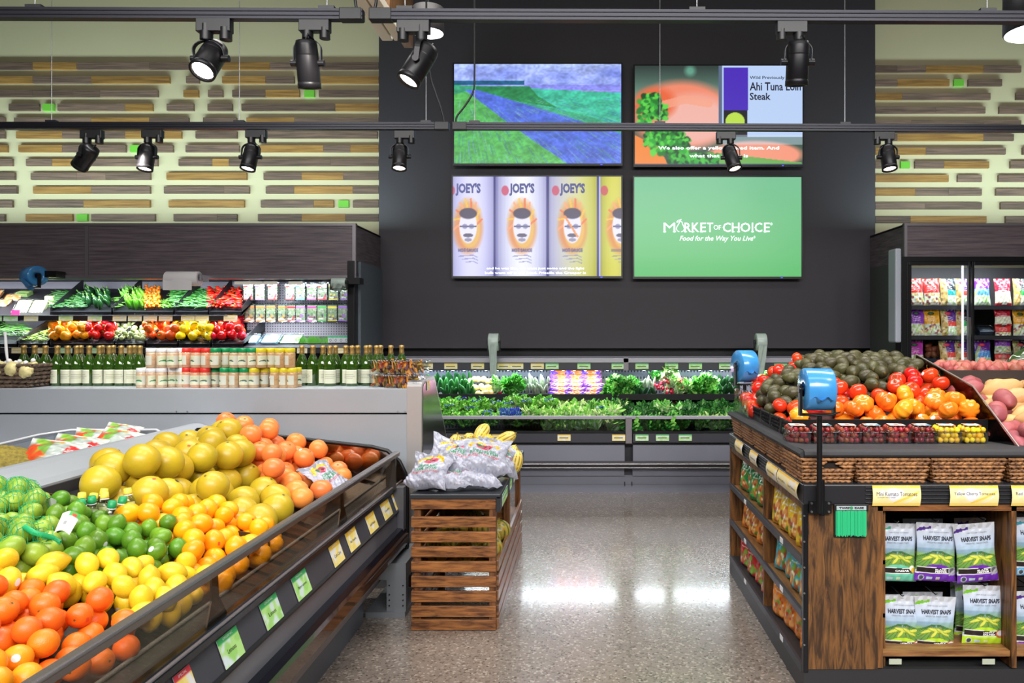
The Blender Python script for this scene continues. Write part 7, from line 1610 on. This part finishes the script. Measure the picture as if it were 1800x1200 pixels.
# front tier
def frow(B, lst, D, py): 
    for px in lst: B.put(P(px+RH.uniform(-3, 3), py+RH.uniform(-3, 3), D+RH.uniform(-.02, .02)), Euler((.45, RH.uniform(-.2, .2), RH.uniform(0, 6))), RH.uniform(.95, 1.15))
frow(B_let, range(772, 925, 19), 7.78, 722); frow(B_let, range(780, 930, 20), 7.62, 742); frow(B_rom, range(935, 1100, 17), 7.78, 728); frow(B_rom, range(930, 1090, 18), 7.62, 742)
frow(B_let, (905, 925, 948, 968), 7.74, 716); frow(B_chd, range(1045, 1310, 21), 7.76, 728); frow(B_chd, range(1110, 1300, 24), 7.6, 742); frow(B_rad, (1150, 1178, 1196), 7.6, 732)
frow(B_rom, range(1230, 1300, 18), 7.55, 752); frow(B_rom, range(960, 1100, 22), 7.52, 756); frow(B_kal, range(1115, 1220, 22), 7.52, 752)
# blue ties and coil
bt = MB(); bl = mat('blue_rubber_tie', '2a34d8', .4)
for i, (px, py) in enumerate(((790, 712), (812, 700), (826, 716), (838, 704), (858, 722), (872, 706), (893, 708), (905, 718), (925, 704), (965, 702), (1002, 722), (1055, 716))):
    c = P(px, py, 7.60); o = MB().tube([c+Vector((.045*math.cos(a), -.01+.03*math.sin(a), .012*math.sin(a*2))) for a in [k*PI/6 for k in range(9)]], .0035, 5).build('rubber_tie', bl); tag(o, 'blue rubber tie around a green bunch in the front of the low case', 'tie', 'blue ties in the low case')
co = MB(); pts = []
for i in range(160): a = i/160*2*PI*11; c = P(878+38*i/160, 728, 7.5); pts.append(c+Vector((.004*math.cos(a), .018*math.cos(a), .028+.034*math.sin(a)-.0*i)))
co.tube(pts, .0042, 5); q = [P(845, 735, 7.5), P(852, 722, 7.5), P(860, 722, 7.5), P(868, 735, 7.5), P(878, 730, 7.5)]; co.tube(q, .0042, 5)
tag(co.build('coiled_blue_cord', bl), 'coiled bright blue cord lying along the front rail of the low case', 'cord')
# rail tags
def bt_(lst, D, zt_, zb_, lb):
    for i, (px, c) in enumerate(lst):
        w = 23; x0, x1 = (px-HX)*D/F, (px+w-HX)*D/F; cv = tagcv(c, 0, i+3); cv.a = cv.a*.6+rgb('e4dfc0' if c == 'y' else 'b8d8a8')*.4; cv.rect(.15, .8, .4, .54, '5a5a44', .8)
        card('price_tag', [(x0, D, zb_), (x1, D, zb_), (x1, D, zt_), (x0, D, zt_)], cv, '%s tag on the %s of the low case, %s from the left' % ('yellow' if c == 'y' else 'green', lb, ORD[i]), 'price tag')
bt_([(738, 'y'), (781, 'y'), (828, 'y'), (874, 'y'), (897, 'y'), (933, 'y'), (959, 'g'), (1015, 'g'), (1075, 'g'), (1117, 'g'), (1169, 'g'), (1211, 'g'), (1264, 'g'), (1361, 'g'), (1411, 'g'), (1455, 'g'), (1496, 'g')], 7.885, 1.237, 1.18, 'upper rail')
bt_([(796, 'y'), (865, 'y'), (980, 'y'), (1076, 'y'), (1117, 'g'), (1153, 'g'), (1193, 'g')], 7.352, .578, .518, 'lower rail')
for px, lb in ((868, 'left'), (1337, 'right')):
    c = P(px, 601, 7.75); holder(c, .088, .10, m_gray, 'frosted green bag roll above the low vegetable case, %s' % lb, arm=(c.x-.01, c.x+.01, c.y+.02, c.y+.16, c.z-.29, c.z+.03), tail=.23, tailw=.85)
# ================================================================ bottles and jars on the grey end-cap case
t = thing('sparkling_juice_bottle', 'x', 'bottle', (0, 0, 0))
MB().lathe([(.001, 0), (.036, 0), (.0385, .004), (.0385, .13), (.036, .15), (.026, .178), (.018, .195), (.0145, .21)], 24).build('bottle_body', mat('green_bottle_glass', '26440c', .06, coat=1, var=.1), t)
MB().lathe([(.017, .197), (.0155, .215), (.0145, .235), (.0155, .237), (.0172, .243), (.0165, .256), (.0001, .259)], 20).build('foil_neck', mat('gold_foil', 'a88a50', .38, .6, var=.1, scale=80), t)
cvl = Cv(26, 24, 'c9cbb4'); cvl.rect(0, 1, .95, 1, 'e4e4d8'); 
for k in range(5): cvl.line([(.15, .8-.14*k), (.85-.1*(k % 2), .8-.14*k)], .025, '7a7c6c', .7)
mb = MB(); sheet(mb, cvl, lambda u, v: (.0392*math.sin((u-.5)*2.6), -.0392*math.cos((u-.5)*2.6), .018+.086*v)); mb.build('front_label', M_card, t)
mb = MB(); mb.grid(lambda u, v: (.031*math.sin((u-.5)*1.8)*(1.25-.45*v), -.0385*math.cos((u-.5)*1.8)*(1-.25*v), .122+.03*v-.008*abs(u-.5)*2), 8, 3).build('neck_label', mat('neck_label_blue', '5a7a78', .5), t); BT = Src(t)
lx = [(42, 5.0), (61, 5.0), (80, 4.92), (101, 4.92), (119, 4.92), (135, 4.92), (142, 5.02), (157, 4.92), (175, 4.92), (180, 5.02), (192, 4.92), (199, 5.02), (213, 4.92), (228, 4.92), (236, 5.02), (246, 4.92)]
rx = [(531, 4.95), (550, 4.95), (568, 4.95), (580, 4.9), (590, 4.98), (608, 4.95), (619, 4.9), (629, 4.98), (644, 4.95), (650, 5.03), (662, 4.95), (669, 5.03), (687, 5.0), (706, 5.05)]
for i, (px, D) in enumerate(lx): BT.put(((px-HX)*D/F, D, EZ), Euler((0, 0, RH.uniform(-1.2, 1.2))), None, 'green bottle with gold neck, %s from the left in the left group' % ORD[i])
for i, (px, D) in enumerate(rx): BT.put(((px-HX)*D/F, D, EZ), Euler((0, 0, RH.uniform(-1.2, 1.2))), None, 'green bottle with gold neck, %s from the left in the right group' % ORD[i])
JR = {}
for c, hx in (('white', 'e6e6e8'), ('red', 'd8342c'), ('green', '118a50'), ('yellow', 'd8c82c')):
    t = thing('spice_jar', 'x', 'jar', (0, 0, 0)); MB().lathe([(.001, 0), (.0295, 0), (.0315, .005), (.0315, .085), (.029, .096)], 20).build('jar_body', mat('jar_filling_'+c, {'white': 'c8a888', 'red': 'c89070', 'green': 'b89a78', 'yellow': 'b8946a'}[c], .25, var=.15, scale=90, coat=.5), t)
    MB().lathe([(.029, .094), (.0305, .096), (.0305, .118), (.029, .121), (.0001, .1215)], 24, fn=lambda p, u, a: Vector((p.x*(1+.015*math.cos(a*12)), p.y*(1+.015*math.cos(a*12)), p.z))).build('lid', mat('lid_'+c, hx, .35), t)
    cv = Cv(24, 20, 'cfd2b8'); cv.ell(.5, .75, .3, .2, 'b8b890', .5); cv.rect(.62, 1, 0, 1, 'c4c6b8'); cv.poly([(.05, .3), (.2, .5), (.5, .56), (.6, .5), (.65, .3), (.45, .4), (.25, .4)], '1f7a4c' if c in ('white',) else '3a5a54')
    mb = MB(); sheet(mb, cv, lambda u, v: (.0322*math.sin((u-.5)*3), -.0322*math.cos((u-.5)*3), .018+.058*v)); mb.build('jar_label', M_card, t); JR[c] = Src(t)
def capc(px, up_): return ('white' if px < 322 else 'red' if px < (370 if up_ else 368) else 'green' if px < (446 if up_ else 436) else 'yellow')
lo = [249, 266, 284, 303, 319, 328, 344, 361, 378, 395.5, 412, 430, 447, 465, 484, 500, 514]; hi = [266, 284, 303, 319, 328, 345, 363, 379, 396, 413, 428, 443, 459, 476, 493, 510]
for up_, lst in ((0, lo), (1, hi)):
    cnt = {}
    for i, px in enumerate(lst):
        back = px in (319, 328) or (i % 5 == 3); D = 4.76+(.05 if back else 0); c = capc(px, up_); n = cnt.get(c, 0); cnt[c] = n+1
        JR[c].put(((px-HX)*D/F, D, EZ+.1225*up_), Euler((0, 0, RH.uniform(-1.5, 1.5))), None, '%s-lidded spice jar, %s of its color from the left in the %s row' % (c, ORD[n], ('lower', 'upper')[up_]))
        if not up_: JR[c].put(((px-HX)*D/F, D+.068, EZ), Euler((0, 0, RH.uniform(-1.5, 1.5))), None, '%s-lidded spice jar in the hidden rear row, behind the %s' % (c, ORD[n]))
# basket of small bottles at the left
bs = wicker('wicker_basket', .62, .26, .15, 6, 14); place(bs, ((20-HX)*4.8/F-.12, 4.84, EZ), None, None, 'dark seagrass basket of small packs at the left end of the grey case')
for o in bs.children:
    if o.name.startswith('plaited'): o.data.materials[0] = wood('dark_seagrass', '2c2420', '7a6452', (14, 14, 14), .6, 3, (.3, .7))
gbp = thing('garlic_bag', 'x', 'bag', (0, 0, 0)); bodymesh(lambda d: Vector((d.x*.045, d.y*.035, d.z*.045))*(1+.1*math.sin(d.x*9)*math.sin(d.z*8)), 20, 14).build('filled_net', mat('cream_pack', 'd8cc90', .4, var=.2, scale=40), gbp); MB().sphere((0, -.01, .052), .014, 12, 8).build('round_tag', M_white, gbp); gbp = Src(gbp)
for i in range(9): gbp.put(P(-8+i*9+(i % 2)*2, 652-4*(i % 2), 4.72+.07*(i % 3)), Euler((RH.uniform(-.3, .3), RH.uniform(-.4, .4), RH.uniform(-.5, .5))), 1, 'small cream pack with white round tag, %s from the left in the basket' % ORD[i])
t = thing('serving_tongs', 'pale plastic tongs standing upright in the dark basket', 'tongs', P(14, 640, 4.9)); MB().tube([P(14, 640, 4.85), P(11, 615, 4.85), P(9, 583, 4.85)], [.006, .009, .008], 8).build('tong_arm', M_white, t)
# clear boxes of dried fruit
def dfbox(seed):
    t = thing('dried_fruit_box', 'x', 'dried fruit box', (0, 0, 0)); w, d, h = .24, .15, .085; R = random.Random(seed)
    for k, c in enumerate(('e8942c', 'c85a20', 'd8b050', '6a3440', '9a7a3c')):
        mb = MB()
        for i in range(15): mb.cbox((R.uniform(-.095, .095), R.uniform(-.06, .055), R.uniform(.012, .075)), (R.uniform(.03, .06), R.uniform(.004, .012), R.uniform(.01, .025)), rrot(R))
        tag(mb.build('dried_slices', mat('dried_'+c, c, .5, var=.2, scale=40), t, bevel=.002), kind='stuff')
    mb = MB(); 
    mb.prism([(-w/2*.85, 0), (w/2*.85, 0), (w/2, h), (-w/2, h)], 'y', -d/2, -d/2+.001).prism([(-w/2*.85, 0), (w/2*.85, 0), (w/2, h), (-w/2, h)], 'y', d/2-.001, d/2).prism([(-d/2, 0), (d/2, 0), (d/2, h), (-d/2, h)], 'x', -w/2, -w/2+.002).prism([(-d/2, 0), (d/2, 0), (d/2, h), (-d/2, h)], 'x', w/2-.002, w/2).box(-w/2-.008, w/2+.008, -d/2-.008, d/2+.008, h, h+.004)
    mb.tube([(-w/2-.008, -d/2-.008, h+.002), (w/2+.008, -d/2-.008, h+.002), (w/2+.008, d/2+.008, h+.002), (-w/2-.008, d/2+.008, h+.002), (-w/2-.008, -d/2-.008, h+.002)], .004, 5); mb.build('clear_box', M_plast, t); return t
DF = Src(dfbox(3))
for px, D, z, rz, lb in ((683, 4.84, EZ, .1, 'lower left clear box of dried fruit on the grey case'), (712, 4.74, EZ, -.1, 'lower right clear box of dried fruit on the grey case'), (684, 4.85, EZ+.089, .05, 'upper left clear box of dried fruit'), (718, 4.75, EZ+.089, -.15, 'upper right clear box of dried fruit, nearest the end panel')):
    DF.put(((px-HX)*D/F, D, z), Euler((0, 0, rz)), .9, lb)
p0 = Vector((EX1+.096, 4.78, 1.19)); card('price_tag', [p0, p0+Vector((0, .07, 0)), p0+Vector((0, .07, .06)), p0+Vector((0, 0, .06))], tagcv('y', 1, 4), 'cream price tag on the polished side of the grey end-cap case', 'price tag')
for k in KINDS: k.finish()
